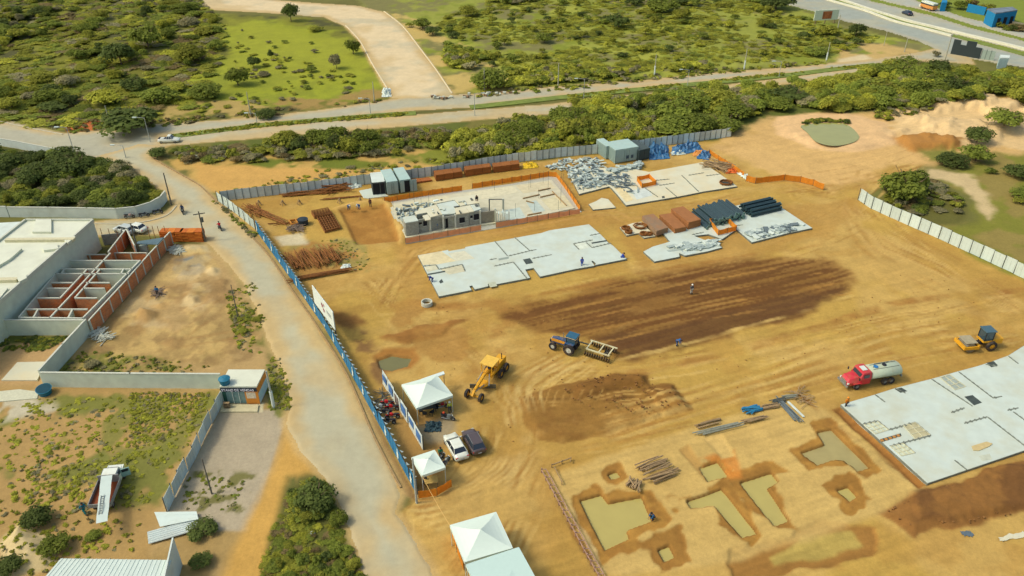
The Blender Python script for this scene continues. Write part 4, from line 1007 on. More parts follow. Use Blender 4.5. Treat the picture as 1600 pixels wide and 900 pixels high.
def fw(x0, x1, y0, y1, z0, z1, off=0.0, th=.2, nm='wall', mt=M_block):
    a, b = ZH(x0, y0, .25), ZH(x1, y1, .25); a.y += off; b.y += off
    return MB().wall(a, b, th, z0, z1).build(nm, mt, t)
fw(300, 560, 745, 700, .25, HZ - .12); fw(850, 1112, 668, 622, .25, HZ - .12); fw(560, 720, 700, 672, 2.3, HZ - .15); fw(720, 850, 690, 668, 2.5, HZ - .15)
fw(1115, 1275, 618, 598, .25, 2.5, nm='wall', mt=mat('unplastered_panel', S(150, 142, 130), var=.2, scale=2))
for x0, x1, y0, z0, z1 in ((335, 395, 742, 1.4, 2.3), (405, 435, 728, 1.9, 2.3), (455, 485, 719, 1.9, 2.3), (500, 540, 712, 1.5, 2.4), (888, 945, 664, 1.2, 2.2), (958, 982, 650, 1.8, 2.3), (1005, 1030, 643, 1.8, 2.3), (1042, 1098, 636, 1.3, 2.4)):
    s_ = -.175
    a, b = ZH(x0, y0, .25), ZH(x1, y0 + s_ * (x1 - x0), .25)
    d = Vector((0, -.03, 0))
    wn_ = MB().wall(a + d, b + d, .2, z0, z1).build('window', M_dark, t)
    sub(wn_, 'sill', MB().wall(a + d * 2.5, b + d * 2.5, .22, z0 - .09, z0), M_cap)
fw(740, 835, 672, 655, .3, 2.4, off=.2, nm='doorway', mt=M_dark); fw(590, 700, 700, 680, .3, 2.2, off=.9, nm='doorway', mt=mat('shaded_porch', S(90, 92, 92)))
for x_, y_ in ((575, 700), (715, 680), (845, 668), (1112, 622), (1275, 598)):
    m = MB(); p = ZH(x_, y_, .25); m.box((p.x, p.y, 1.55), (.3, .3, 2.7)); m.build('column', M_cap, t)
for (x0, y0, x1, y1) in ((300, 765, 600, 715), (600, 712, 760, 685), (845, 675, 1060, 632), (1125, 628, 1280, 605)):
    a, b = ZH(x0, y0, .3), ZH(x1, y1, .3); MB().wall(a, b, .5, -.05, .33).build('step', mat('cream_sill', S(224, 216, 194)), t)
for q, rgb in (([(612, 321), (700, 306), (720, 320), (622, 334)], (214, 204, 178)), ([(728, 302), (800, 290), (812, 300), (740, 314)], (218, 208, 184)), ([(806, 290), (858, 283), (868, 294), (818, 302)], (212, 198, 170)), ([(846, 312), (882, 305), (894, 322), (862, 329)], (214, 202, 172)), ([(782, 330), (812, 324), (822, 340), (792, 346)], (196, 206, 204)), ([(822, 316), (838, 313), (852, 329), (834, 334)], (188, 198, 198))):
    MB().prism([tuple(v)[:2] for v in PP(q, .25)], .24, .266).build('floor_bay', mat('bay_%d_%d_%d' % rgb, S(*rgb), var=.12, scale=1.5), t)
rr = random.Random(9)
for k in range(46):
    a = ZH(rr.uniform(290, 1100), rr.uniform(350, 560), HZ)
    sdr = max(signed_dist(np.array([a.x]), np.array([a.y]), [tuple(ZH(x_, y_, HZ))[:2] for x_, y_ in q])[0] for q in vols)
    if sdr > .3: MB().box((a.x, a.y, HZ + .2), (rr.uniform(.3, 1.4), rr.uniform(.15, .5), rr.uniform(.08, .3)), rz=YAW + rr.choice([0, 1.57])).build('roof_prop', rr.choice([M_cap, M_post, M_tin, M_slab]), t)
t = thing('precast_stack', 'row of pale upright precast panels right of the block house', 'wall panels', tuple(ZH(1330, 560)))
for k in range(7):
    a = ZH(1290 + k * 22, 610 - k * 3, .25); m = MB(); m.box((a.x, a.y, 1.35 - .1 * (k % 3)), (.18, 1.1, 2.2 - .2 * (k % 3)), rz=YAW - .35); m.build('panel', M_tinw if k % 2 else M_cap, t)
for px, lab in (((825, 338), 'bent grey machine frame'),):
    pass
t = thing('steel_gantry', 'grey steel frame on the platform right of the block house', 'steel frame', tuple(ZH(1350, 450)))
m = MB(); a, b = ZH(1210, 480, .3), ZH(1360, 478, .3); m.tube((a.x, a.y, 2.6), (b.x, b.y, 2.6), .1); m.build('beam', M_post, t)
m = MB(); m.box((b.x, b.y, 1.4), (.35, .35, 2.6)); m.build('post', M_cap, t)
m = MB(); m.box((a.x, a.y, 1.4), (.2, .2, 2.4)); m.build('post', M_post, t)
t = thing('partition_wall_footings', 'thin brown footing strips on the empty half of the house platform', 'footing', tuple(P(850, 300)))
for (a, b) in (((817, 311), (843, 305)), ((841, 299), (860, 295)), ((844, 309), (866, 304)), ((846, 333), (824, 337)), ((822, 315), (834, 318)), ((863, 300), (885, 322))):
    m = MB(); m.wall(P(*a, .25), P(*b, .25), .14, .24, .5); m.build('footing_strip', M_timber, t)
t = thing('starter_bars', 'thin upright steel rods standing over the house platform', 'steel rods', tuple(P(800, 320)))
rr = random.Random(5); rod = mesh_of(MB().tube((0, 0, 0), (0, 0, 2.6), .03, n=4), 'rod', M_post)
for k in range(34):
    u, v = rr.random(), rr.random()
    x_ = 612 + 280 * u; y_ = 322 - 44 * u + (46 + 4 * u) * v
    if x_ < 770 and v > .25: continue
    p = P(x_, y_, .25); inst(t, 'rod', rod, (p.x, p.y, .25), sc=(1, 1, rr.uniform(.6, 1.1)))

# --- containers and huts
def container(label, px_front_l, px_front_r, length, h, mt, door_open=False, opening=False, roofm=None, cat='container', group=None, name='shipping_container'):
    a, b = P(*px_front_l), P(*px_front_r); d = (b - a); W = d.length; rz = math.atan2(d.y, d.x)
    t = thing(name, label, cat, tuple(a.lerp(b, .5)), rz=rz, world=False, group=group)
    m = MB(); m.box((0, length / 2, h / 2 + .08), (W - .04, length, h - .04))
    n = int(length / .28)
    for k in range(n):
        y_ = .2 + k * (length - .4) / n
        for s_ in (-1, 1): m.box((s_ * W / 2, y_, h / 2 + .08), (.07, .13, h - .35))
    m.build('shell', mt, t)
    MB().box((0, length / 2, h + .09), (W, length + .02, .07)).build('roof', roofm or mt, t)
    for s_ in (-1, 1):
        MB().box((s_ * (W / 2 - .06), -.03, h / 2 + .08), (.13, .1, h)).build('corner_post', mt, t)
    if opening:
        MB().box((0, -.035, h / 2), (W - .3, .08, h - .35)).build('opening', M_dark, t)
        MB().box((.25, -.09, h / 2), (.12, .06, h - .35)).build('post', M_post, t)
    elif door_open:
        MB().box((.25, -.03, h / 2), (W * .52, .06, h - .3)).build('opening', M_dark, t)
        dr = MB().box((W / 2 + .55, -.15, h / 2 + .05), (1.1, .06, h - .2)).build('door', mt, t)
        sub(dr, 'handle', MB().tube((W / 2 + .4, -.2, .3), (W / 2 + .4, -.2, h - .3), .03, n=5), M_post)
        MB().box((-W * .3, -.04, h / 2 + .05), (W * .36, .07, h - .2)).build('door', mt, t)
    else:
        for s_ in (-1, 1):
            dr = MB().box((s_ * W * .24, -.04, h / 2 + .08), (W * .45, .06, h - .2)).build('door', mt, t)
            sub(dr, 'handle', MB().tube((s_ * W * .1, -.09, .3), (s_ * W * .1, -.09, h - .3), .025, n=5), M_post)
    return t
M_cont = mat('grey_green_container', S(158, 178, 180), rough=.55, var=.06, scale=1)
M_contr = mat('container_roof', S(176, 200, 202), rough=.6, var=.06, scale=1, dirt=S(190, 196, 190), dirt_amt=.4)
container('open-fronted grey hut with a white canopy roof, left of two containers', (583, 305), (603, 303), 4.6, 2.5, M_post, opening=True, roofm=M_white, cat='hut', name='site_hut')
container('closed grey shipping container between the white-roofed hut and the open container', (606, 305), (623, 302.5), 5.9, 2.6, M_cont, roofm=M_contr, group='shipping containers')
container('grey shipping container with one door hanging open', (626.5, 302), (643, 299.5), 5.9, 2.6, M_cont, door_open=True, roofm=M_contr, group='shipping containers')
MB().prism(poly_px([(562, 300), (583, 297), (640, 305), (590, 310), (566, 309)], .05), -.05, .06).build('x', M_slab) if False else None
m = MB(); m.prism(poly_px([(561, 298), (582, 294), (600, 302), (607, 306), (575, 310), (568, 309)], .05), -.1, .07); tag(m.build('floor_slab', M_slab, None, tuple(P(575, 303))), 'small pale concrete pad in front of the white-roofed hut', 'concrete pad')
t = container('pale grey double container with two small dark windows', (960, 256), (996, 250), 4.6, 2.9, M_cont, roofm=M_contr, cat='container', group=None, name='office_container')
for x_, s_ in ((.2, .6), (1.3, .55)): MB().box((x_, -.09, 1.1), (s_, .05, .7)).build('window', mat('dark_glass', S(76, 90, 108), rough=.2), t)
t2 = container('narrow pale container standing behind the double container', (946, 249), (957, 247), 4.2, 2.8, M_cont, roofm=M_contr)
t = container('dark shed with a charcoal roof right of the double container', (997, 252), (1014, 248), 5.2, 2.3, mat('charcoal_shed', S(60, 74, 78)), opening=False, roofm=mat('charcoal_roof', S(78, 90, 94), var=.1), cat='shed', name='dark_shed')

# --- shed, motorway side buildings, signs
t = thing('corrugated_shed', 'white corrugated roof of a shed cut by the bottom left edge', 'shed', tuple(P(175, 930)))
w = [P(95, 872.5, 3.2), P(268, 875, 3.2), P(240, 960, 2.4), P(20, 960, 2.4)]
m = MB(); nrib = 26
MB().prism([(v.x, v.y) for v in [w[0].lerp(w[2], .03), w[1].lerp(w[3], .03), w[2].lerp(w[0], .05), w[3].lerp(w[1], .05)]], -.1, 2.3).build('wall', M_white, t)
q = [Vector(v) for v in w]
m.add([q[0], q[1], q[2], q[3]] + [v - Vector((0, 0, .08)) for v in q], [(3, 2, 1, 0), (4, 5, 6, 7), (0, 1, 5, 4), (1, 2, 6, 5), (2, 3, 7, 6), (3, 0, 4, 7)])
m.build('roof_sheet', M_tinw, t)
for k in range(nrib):
    a = q[0].lerp(q[1], (k + .5) / nrib); b = q[3].lerp(q[2], (k + .5) / nrib); m = MB(); m.tube(a, b, .055, n=4); m.build('roof_rib', M_tinw, t)
a, b = P(284, 882), P(262, 960); m = MB(); m.wall(a, b, .15, -.1, 4.0, z1b=3.0); m.build('gable_wall', M_white, t)
def sheet(label, px, z, n=6, mt=M_tinw, z2=None, name='corrugated_sheet', up=.0):
    """px: four corners at height z (z2 for the last two)"""
    z2 = z if z2 is None else z2
    c = [P(*px[0], z), P(*px[1], z), P(*px[2], z2), P(*px[3], z2)]
    o0 = (c[0] + c[1] + c[2] + c[3]) / 4
    t = thing(name, label, 'metal sheet', tuple(o0))
    m = MB(); N_ = 4 * n; vs = []
    for k in range(N_ + 1):
        dz = .06 if (k // 2) % 2 else 0
        for a, b in ((c[0], c[3]), (c[1], c[2])):
            pass
    rows_ = []
    for k in range(N_ + 1):
        dz = Vector((0, 0, .07 if (k // 2) % 2 else 0)); s_ = k / N_
        rows_.append((c[0].lerp(c[3], s_) + dz, c[1].lerp(c[2], s_) + dz))
    for A, B in rows_: vs += [A, B, B - Vector((0, 0, .012)), A - Vector((0, 0, .012))]
    fs = []
    for k in range(N_):
        i = 4 * k; j = i + 4; fs += [(i, i + 1, j + 1, j), (i + 3, j + 3, j + 2, i + 2), (i, j, j + 3, i + 3), (i + 1, i + 2, j + 2, j + 1)]
    m.add(vs, fs); m.build('sheet', mt, t)
    return t
sheet('flat white panel fallen at the end of the metal fence', [(241, 800), (307, 799), (310, 811), (250, 823)], .35, n=1)
sheet('corrugated grey sheets lying in front of the fallen white panel', [(230, 831), (307, 809), (311, 827), (232, 850)], .18, n=6, mt=M_tin)
sheet('grey metal sheet leaning on the white wall by the side street', [(146, 325), (168, 325), (168, 338), (141, 338)], 1.9, n=2, mt=M_tin, z2=.2)
t = thing('blue_building', 'bright blue building with a rusty flat roof beyond the motorway', 'building', tuple(P(1570, 30)))
w = poly_px([(1543, 14), (1582, 11), (1590, 16), (1556, 21)], 4.5)
MB().prism(w, 0, 4.3).build('wall', mat('bright_blue_wall', S(30, 130, 190), var=.15), t); MB().prism(w, 4.3, 4.6).build('roof', mat('rust_blue_roof', S(120, 130, 150), var=.3, scale=.5), t)
for k in (.2, .5, .8):
    a = Vector((*w[3], 0)).lerp(Vector((*w[2], 0)), k); MB().box((a.x, a.y - .03, 1.6), (1.6, .2, 2.4)).build('doorway', M_dark, t)
t = thing('blue_wall', 'blue painted wall with bushes left of the bright blue building', 'wall', tuple(P(1525, 22)))
MB().wall(P(1510, 18), P(1538, 24), .3, 0, 2.6).build('wall_panel', _mats['bright_blue_wall'], t); MB().wall(P(1562, 36), P(1630, 48), .3, 0, 1.2).build('wall_panel', mat('low_grey_wall', S(150, 140, 124)), t)
m = MB(); m.prism(poly_px([(1472, 0), (1480, 0), (1480, 4), (1472, 4)], 3), 0, 3); t = tag(m.build('blue_kiosk', _mats['bright_blue_wall'], None, tuple(P(1476, 8))), 'small blue kiosk behind the motorway at the top edge', 'kiosk')
t = thing('roadside_billboard', 'long pale billboard with a brown picture beside the motorway', 'billboard', tuple(P(1290, 38)))
a, b = P(1270, 38), P(1307, 36)
MB().wall(a, b, .3, 1.2, 4.4).build('board', mat('pale_board', S(214, 222, 206), var=.08), t)
MB().wall(a.lerp(b, .34) + Vector((0, -.2, 0)), a.lerp(b, .72) + Vector((0, -.2, 0)), .05, 1.6, 4.0).build('printed_picture', mat('brown_print', S(176, 106, 66), var=.5, scale=1.5), t)
for k in (.1, .5, .9): p = a.lerp(b, k); MB().box((p.x, p.y + .2, 1), (.3, .2, 2.4)).build('post', M_timber, t)
t = thing('dark_sign_wall', 'black roadside hoarding with a cut-out top beside the motorway', 'hoarding', tuple(P(1508, 90)))
a, b = P(1485, 84), P(1530, 92)
MB().wall(a, b, .3, 0, 3.0).build('board', mat('black_board', S(52, 62, 66), var=.1), t)
MB().wall(a, a.lerp(b, .25), .3, 3.0, 4.2).build('board_top', _mats['black_board'], t); MB().wall(a.lerp(b, .45), a.lerp(b, .78), .3, 3.0, 4.4).build('board_top', _mats['black_board'], t)
t = thing('grey_board_fence', 'pale grey boarded panel right of the black hoarding', 'fence', tuple(P(1541, 93)))
MB().wall(P(1531, 92), P(1552, 95), .2, 0, 2.6).build('board', mat('pale_grey_board', S(166, 180, 174), var=.1), t)
for k in range(3): MB().wall(P(1531 + 7 * k, 92 + k), P(1531.6 + 7 * k, 92.1 + k), .3, 0, 2.8).build('post', M_post, t)
t = thing('bus_shelter', 'small white roofed kiosk right of the grey boards by the motorway', 'kiosk', tuple(P(1570, 100)))
w = poly_px([(1563, 86), (1578, 87), (1577, 91), (1563, 91)], 2.9)
MB().prism(w, 2.7, 3.0).build('roof', M_white, t); MB().prism([(x_ * .999, y_ - .1) for x_, y_ in w], 0, 2.7).build('wall', mat('pale_blue_glass', S(180, 200, 206)), t)
# ------------------------------------------------------------------ vehicles
M_tyre = mat('tyre_rubber', (.025, .024, .023), rough=.85, var=.2, dirt=S(150, 120, 84), dirt_amt=.5, dirt_scale=1.5)
M_rim = mat('white_wheel_rim', S(206, 206, 204), rough=.5)
M_rims = mat('alloy_wheel_rim', S(140, 142, 146), rough=.4)
M_glass = mat('vehicle_glass', (.02, .028, .034), rough=.08, var=.02, spec=.8)
M_blk = mat('black_plastic', (.02, .02, .022), rough=.6)
M_chrome = mat('bright_metal', S(170, 172, 176), rough=.35, metal=.6)
M_red = mat('red_tail_lamp', S(200, 40, 46), rough=.3)
M_lamp = mat('headlamp_glass', S(220, 224, 224), rough=.15)
M_yel = mat('yellow_machine_paint', S(232, 168, 40), rough=.5, var=.08, dirt=S(190, 140, 66), dirt_amt=.5, dirt_scale=1.2)
def wheel_part(t, x, y, r, w, rim=M_rims, rr=.6, name='wheel'):
    o = MB().wheel((x, y, r), r, w, 18).build(name, M_tyre, t, smooth_=False)
    s_ = 1 if y > 0 else -1
    m = MB(); m.tube((x, y - w * .3, r), (x, y + w * .3, r), r * rr, n=14); m.tube((x, y + s_ * w * .28, r), (x, y + s_ * w * .5, r), r * rr * .3, n=8)
    m2 = m.build('rim', rim); m2.parent = o
    return o
def facing(a, b):
    a, b = P(*a), P(*b); return a, math.atan2((b - a).y, (b - a).x)
def car(label, loc, rz, L=4.4, W=1.75, h=1.45, paint=None, kind='sedan', group=None, roofc=None, rails=False, name='car', cat='car'):
    t = thing(name, label, cat, loc, rz, group, world=False)
    hw = W / 2; f, r = L / 2, -L / 2
    wx_f, wx_r = f - .85, r + .8; R = .31
    st = [(r, .86, .42, .78), (r + .12, .94, .3, .92), (r + .7, 1, .24, .96), (-.9, 1, .22, .95), (.3, 1, .22, .92), (1.0, 1, .22, .9), (f - .5, .97, .26, .8), (f - .12, .88, .32, .66), (f, .74, .4, .56)]
    if kind == 'hatch': st = [(r, .88, .4, .86), (r + .1, .96, .3, 1.0), (r + .6, 1, .24, 1.02), (-.9, 1, .22, 1.0), (.3, 1, .22, .97), (1.0, 1, .22, .94), (f - .5, .97, .26, .84), (f - .12, .88, .32, .7), (f, .74, .4, .58)]
    rings = []
    for x, k, zb, zt in st:
        w = hw * k
        rings.append([(x, -w * .9, zb), (x, -w, zb + .16), (x, -w, (zb + zt) / 2 + .08), (x, -w * .9, zt), (x, -w * .5, zt + .035), (x, w * .5, zt + .035), (x, w * .9, zt), (x, w, (zb + zt) / 2 + .08), (x, w, zb + .16), (x, w * .9, zb)])
    body = MB().loft(rings).build('body', paint, t, smooth_=True)
    if kind == 'pickup': cab = ((-.35, .95), (-.1, .55))
    elif kind == 'hatch': cab = ((r + .12, 1.1), (r + .55, .38))
    else: cab = ((r + .55, 1.15), (-1.15, .4))
    (b0, b1), (t0, t1) = cab; zb = .93; zt = h
    wb, wt = hw * .9, hw * .68
    g = []
    for x, w, z in ((b0, wb, zb), (b1, wb, zb - .03)): pass
    m = MB()
    m.add([(b0, -wb, zb), (b1, -wb, zb), (b1, wb, zb), (b0, wb, zb), (t0, -wt, zt - .05), (t1, -wt, zt - .05), (t1, wt, zt - .05), (t0, wt, zt - .05)],
          [(0, 1, 5, 4), (1, 2, 6, 5), (2, 3, 7, 6), (3, 0, 4, 7), (4, 5, 6, 7)])
    m.build('windows', M_glass, t)
    m = MB()
    m.add([(t0 - .03, -wt - .02, zt - .055), (t1 + .03, -wt - .02, zt - .055), (t1 + .03, wt + .02, zt - .055), (t0 - .03, wt + .02, zt - .055), (t0 + .1, -wt + .08, zt), (t1 - .1, -wt + .08, zt - .005), (t1 - .1, wt - .08, zt - .005), (t0 + .1, wt - .08, zt)],
          [(0, 1, 5, 4), (1, 2, 6, 5), (2, 3, 7, 6), (3, 0, 4, 7), (4, 5, 6, 7), (3, 2, 1, 0)])
    m.build('roof', roofc or paint, t, smooth_=False)
    m = MB()
    for s_ in (-1, 1):
        for (xb, xt) in ((b0, t0), (b1, t1), ((b0 + b1) / 2, (t0 + t1) / 2)):
            m.tube((xb, s_ * wb, zb), (xt, s_ * wt, zt - .04), .035, n=5)
    m.build('pillar', paint, t)
    if kind == 'pickup':
        m = MB(); m.box(((r + .12 - .4) / 2 + .0, 0, .975), (abs(r) - .55, W * .8, .02)); m.build('cargo_bed', M_blk, t)
    for x in (wx_f, wx_r):
        for s_ in (-1, 1): wheel_part(t, x, s_ * (hw - .1), R, .2)
    for s_ in (-1, 1):
        m = MB(); m.box((f - .16, s_ * hw * .66, .64), (.2, .34, .14)); m.build('headlight', M_lamp, t)
        m = MB(); m.box((r + .07, s_ * hw * .74, .8), (.12, .3, .16)); m.build('tail_lamp', M_red, t)
        m = MB(); m.box((b1 - .25, s_ * (hw + .08), .98), (.14, .2, .12)); m.build('mirror', paint, t)
        if rails: m = MB(); m.tube((t0 + .1, s_ * wt, zt + .04), (t1 - .1, s_ * wt, zt + .04), .025, n=5); m.build('roof_rail', M_chrome, t)
    m = MB(); m.box((f - .06, 0, .45), (.1, W * .6, .16)); m.build('grille', M_blk, t)
    m = MB(); m.box((r - .02, 0, .56), (.04, .42, .13)); m.build('number_plate', mat('number_plate_grey', S(190, 190, 190)), t)
    return t
P_white = mat('white_car_paint', S(232, 234, 230), rough=.28, var=.03, spec=.6, dirt=S(206, 190, 160), dirt_amt=.35, dirt_scale=1.2)
P_dark = mat('dark_grey_brown_car_paint', S(88, 76, 80), rough=.28, var=.03, spec=.6)
P_silver = mat('silver_car_paint', S(190, 196, 200), rough=.3, var=.03, spec=.6)
P_navy = mat('navy_car_paint', S(44, 52, 70), rough=.3, var=.03, spec=.6)
c_, a_ = facing((722, 717), (702, 681)); car('white saloon car parked beside the dark car at the small tent', P(712.5, 703), a_, 4.5, 1.8, 1.45, P_white)
c_, a_ = facing((750, 706), (731, 672)); car('dark grey-brown hatchback parked right of the white saloon', P(740, 695), a_, 4.2, 1.78, 1.6, P_dark, 'hatch', rails=True)
car('white pickup driving along the road past the junction', P(265, 222), .08, 4.6, 1.75, 1.6, P_white, 'pickup', name='pickup_truck', cat='pickup')
c_, a_ = facing((222, 370), (196, 364)); car('white car parked on the street behind the brick house', P(214, 361), a_, 4.2, 1.75, 1.5, P_white, group='cars parked behind the brick house')
car('silver car parked on the street left of the white parked car', P(196, 363), a_, 4.2, 1.75, 1.5, P_silver, 'hatch', group='cars parked behind the brick house')
c_, a_ = facing((1400, 14), (1440, 30)); car('dark car driving on the motorway', P(1417, 23), a_ + math.pi, 4.4, 1.8, 1.45, P_navy)
car('dark car at the upper end of the motorway by the top edge', P(1234, 3), a_, 4.4, 1.8, 1.45, P_navy)
t = thing('bus', 'orange and white van on the far side of the motorway', 'van', P(1450, 15), a_ + .15 + math.pi, world=False)
MB().box((0, 0, 1.2), (5.8, 2.1, 1.2)).build('body', mat('orange_van_paint', S(224, 150, 84), var=.2, scale=2), t); MB().box((0, 0, 2.2), (5.6, 2.0, .8)).build('roof', P_white, t)
MB().box((0, 0, 1.85), (5.75, 2.14, .4)).build('windows', M_glass, t); MB().box((3.1, 0, .9), (.7, 1.9, .8)).build('bonnet', P_white, t)
for x in (-1.8, 2.0):
    for s_ in (-1, 1): wheel_part(t, x, s_ * .95, .42, .25)

# --- grader
a, b = P(771, 588), P(750, 613)
rz = math.atan2((b - a).y, (b - a).x); L = (b - a).length
t = thing('road_grader', 'yellow road grader with a square roofed cab and long front beam', 'road grader', (a.x, a.y, 0), rz, world=False)
bx = lambda *k, **q: MB().box(*k, **q)
fx = max(5.2, L)
MB().path([(.9, 0, 1.7), (2.4, 0, 2.05), (fx - 1.6, 0, 1.7), (fx - .2, 0, 1.35), (fx + .5, 0, .8)], .21, n=6).build('front_beam', M_yel, t)
bx((-1.3, 0, 1.35), (2.6, 1.1, .95)).build('engine_cover', M_yel, t)
m = MB(); m.tube((-1.8, .3, 1.8), (-1.8, .3, 2.7), .06); m.build('exhaust', M_blk, t)
bx((-1.0, 0, .75), (3.0, .9, .3)).build('chassis', M_blk, t)
for x in (-1.7, -.2):
    for s_ in (-1, 1): wheel_part(t, x, s_ * 1.0, .65, .4, M_yel, .5)
for s_ in (-1, 1): wheel_part(t, fx, s_ * 1.0, .6, .35, M_yel, .5)
m = MB(); m.tube((fx, -1, .6), (fx, 1, .6), .12); m.build('axle', M_yel, t)
bx((.9, 0, 3.15), (2.0, 1.9, .12)).build('cab_roof', mat('pale_yellow_roof', S(238, 190, 84), rough=.5), t)
for x in (0, 1.8):
    for s_ in (-1, 1): bx((x, s_ * .75, 2.2), (.1, .1, 1.9)).build('cab_post', M_yel, t)
bx((.8, 0, 1.4), (1.7, 1.4, .4)).build('cab_floor', M_yel, t); bx((.6, 0, 1.9), (.5, .5, .6)).build('seat', M_blk, t)
m = MB(); m.tube((1.3, 0, 1.5), (1.15, 0, 2.25), .04); m.tube((1.1, 0, 2.25), (1.18, 0, 2.3), .22, n=12); m.build('steering_wheel', M_blk, t)
bx((2.9, 0, .45), (.12, 3.4, .6), rz=.45).build('blade', mat('worn_steel', S(110, 110, 106), rough=.4, metal=.5), t)
m = MB(); m.tube((2.9, 0, .8), (2.9, 0, .95), .75, n=18); m.build('blade_ring', M_yel, t)
m = MB(); m.tube((2.0, .5, 2.0), (2.9, .9, .8), .06); m.tube((2.0, -.5, 2.0), (2.9, -.9, .8), .06); m.tube((fx - .1, .2, 1.3), (3.0, .3, .9), .08); m.build('hydraulic_ram', M_chrome, t)

# --- tractor and harrow
a, b = P(888, 554.5), P(863, 546.5); d = (b - a); rz = math.atan2(d.y, d.x); nrm = Vector((-d.y, d.x, 0)).normalized()
a2 = a - nrm * .95
t = thing('tractor', 'blue tractor with an orange bonnet side and white wheel rims', 'tractor', (a2.x, a2.y, 0), rz, world=False)
wb = d.length
M_tblue = mat('blue_tractor_paint', S(46, 84, 132), rough=.5, dirt=S(170, 130, 80), dirt_amt=.45, dirt_scale=1.6)
for s_ in (-1, 1):
    wheel_part(t, 0, s_ * .9, .82, .48, M_rim, .55); wheel_part(t, wb, s_ * .85, .58, .36, M_rim, .55)
    m = MB(); m.box((0, s_ * .75, 1.72), (1.3, .5, .08)); m.box((.6, s_ * .75, 1.5), (.08, .5, .5)); m.build('mudguard', M_tblue, t)
m = MB(); m.add([(.7, -.36, .9), (wb + .5, -.32, .85), (wb + .5, .32, .85), (.7, .36, .9), (.7, -.36, 1.75), (wb + .45, -.28, 1.5), (wb + .45, .28, 1.5), (.7, .36, 1.75)], [(0, 1, 5, 4), (1, 2, 6, 5), (2, 3, 7, 6), (3, 0, 4, 7), (4, 5, 6, 7), (3, 2, 1, 0)]); m.build('bonnet', M_tblue, t)
for s_ in (-1, 1):
    m = MB(); m.box(((wb + 1.2) / 2, s_ * .36, 1.3), (wb - .3, .03, .42)); m.build('side_panel', mat('orange_side_panel', S(226, 156, 52)), t)
bx((.0, 0, .9), (1.6, .6, .5)).build('transmission', M_blk, t); bx((wb, 0, .6), (.3, 1.5, .2)).build('axle', M_blk, t)
bx((-.1, 0, 2.72), (1.5, 1.35, .12)).build('cab_roof', mat('teal_roof', S(54, 100, 132), rough=.4), t); bx((-.1, 0, 2.62), (1.6, 1.42, .06)).build('roof_trim', mat('cream_trim', S(210, 190, 160)), t)
bx((-.1, 0, 2.1), (1.35, 1.2, .95)).build('windows', mat('tinted_cab_glass', S(48, 84, 110), rough=.1, spec=.7), t)
for x in (-.78, .58):
    for s_ in (-1, 1): bx((x, s_ * .6, 2.1), (.08, .08, 1.0)).build('cab_post', M_blk, t)
m = MB(); m.tube((1.2, .15, 1.7), (1.2, .15, 2.8), .05); m.build('exhaust', M_chrome, t)
for s_ in (-1, 1): m = MB(); m.tube((wb + .5, s_ * .2, 1.3), (wb + .56, s_ * .2, 1.3), .1); m.build('headlight', M_lamp, t)
m = MB(); m.box((wb + .6, 0, .9), (.3, .5, .4)); m.build('front_weight', M_blk, t)
t = thing('disc_harrow', 'cream framed disc harrow hitched behind the tractor', 'harrow', tuple(P(937, 553)), rz + math.pi, world=False)
M_crm = mat('cream_harrow_paint', S(220, 212, 180), rough=.6, dirt=S(170, 130, 80), dirt_amt=.4)
m = MB()
for y in (-1.0, 1.1): m.box((.1, y, .95), (4.0 if y > 0 else 3.4, .16, .16))
for x in (-1.6, .2, 1.6): m.box((x, .05, .96), (.16, 2.2, .15))
m.build('frame', M_crm, t)
bx((-2.8, .3, .75), (2.2, .14, .14), rz=.05).build('drawbar', M_post, t)
for y in (-1.2, 1.3):
    m = MB(); m.tube((-1.8, y, .35), (1.9, y * .9, .35), .06); m.build('disc_axle', M_post, t)
    for k in range(11):
        m = MB(); x = -1.7 + k * .35; m.tube((x, y, .35), (x + .05, y, .35), .34, n=14); m.build('disc', mat('soil_worn_disc', S(120, 90, 60), metal=.3, rough=.5), t)
for y in (-.2, .4): wheel_part(t, .9, y, .35, .2)

# --- water truck
a, b = P(1384.5, 600.5), P(1337.5, 608.5); d = b - a; rz = math.atan2(d.y, d.x); nrm = Vector((-d.y, d.x, 0)).normalized(); wb = d.length
a2 = a - nrm * 1.0
t = thing('water_truck', 'water tanker truck with a red cab and a pale grey-green tank', 'truck', (a2.x, a2.y, 0), rz, world=False)
M_cab = mat('red_cab_paint', S(206, 44, 62), rough=.4, var=.06, spec=.5, dirt=S(186, 140, 90), dirt_amt=.4, dirt_scale=1.4)
for x in (0, -.95):
    for s_ in (-1, 1):
        if x == 0 or True: wheel_part(t, x + .3, s_ * .9, .48, .42, M_rims, .5)
for s_ in (-1, 1): wheel_part(t, wb, s_ * .98, .48, .3, M_rims, .5)
bx((wb / 2 - .6, 0, .8), (wb + 2.6, .8, .22)).build('chassis', M_blk, t)
m = MB(); rings = []
for x, k in ((wb - .35, 1), (wb + .3, 1), (wb + 1.05, .9), (wb + 1.35, .72)):
    zt = {wb - .35: 1.75, wb + .3: 1.7, wb + 1.05: 1.5, wb + 1.35: 1.25}[x]
    rings.append([(x, -.95 * k, .7), (x, -1.0 * k, 1.1), (x, -.7 * k, zt), (x, .7 * k, zt), (x, 1.0 * k, 1.1), (x, .95 * k, .7)])
m.loft(rings).build('bonnet', M_cab, t, smooth_=False)
m = MB(); m.loft([[(x, -1.05 * k, .7), (x, -1.1 * k, 1.6), (x, -.95 * k, zt), (x, .95 * k, zt), (x, 1.1 * k, 1.6), (x, 1.05 * k, .7)] for x, k, zt in ((wb - 1.75, 1, 2.45), (wb - 1.0, 1, 2.5), (wb - .55, .98, 2.4), (wb - .25, .97, 1.75))]).build('cab', M_cab, t)
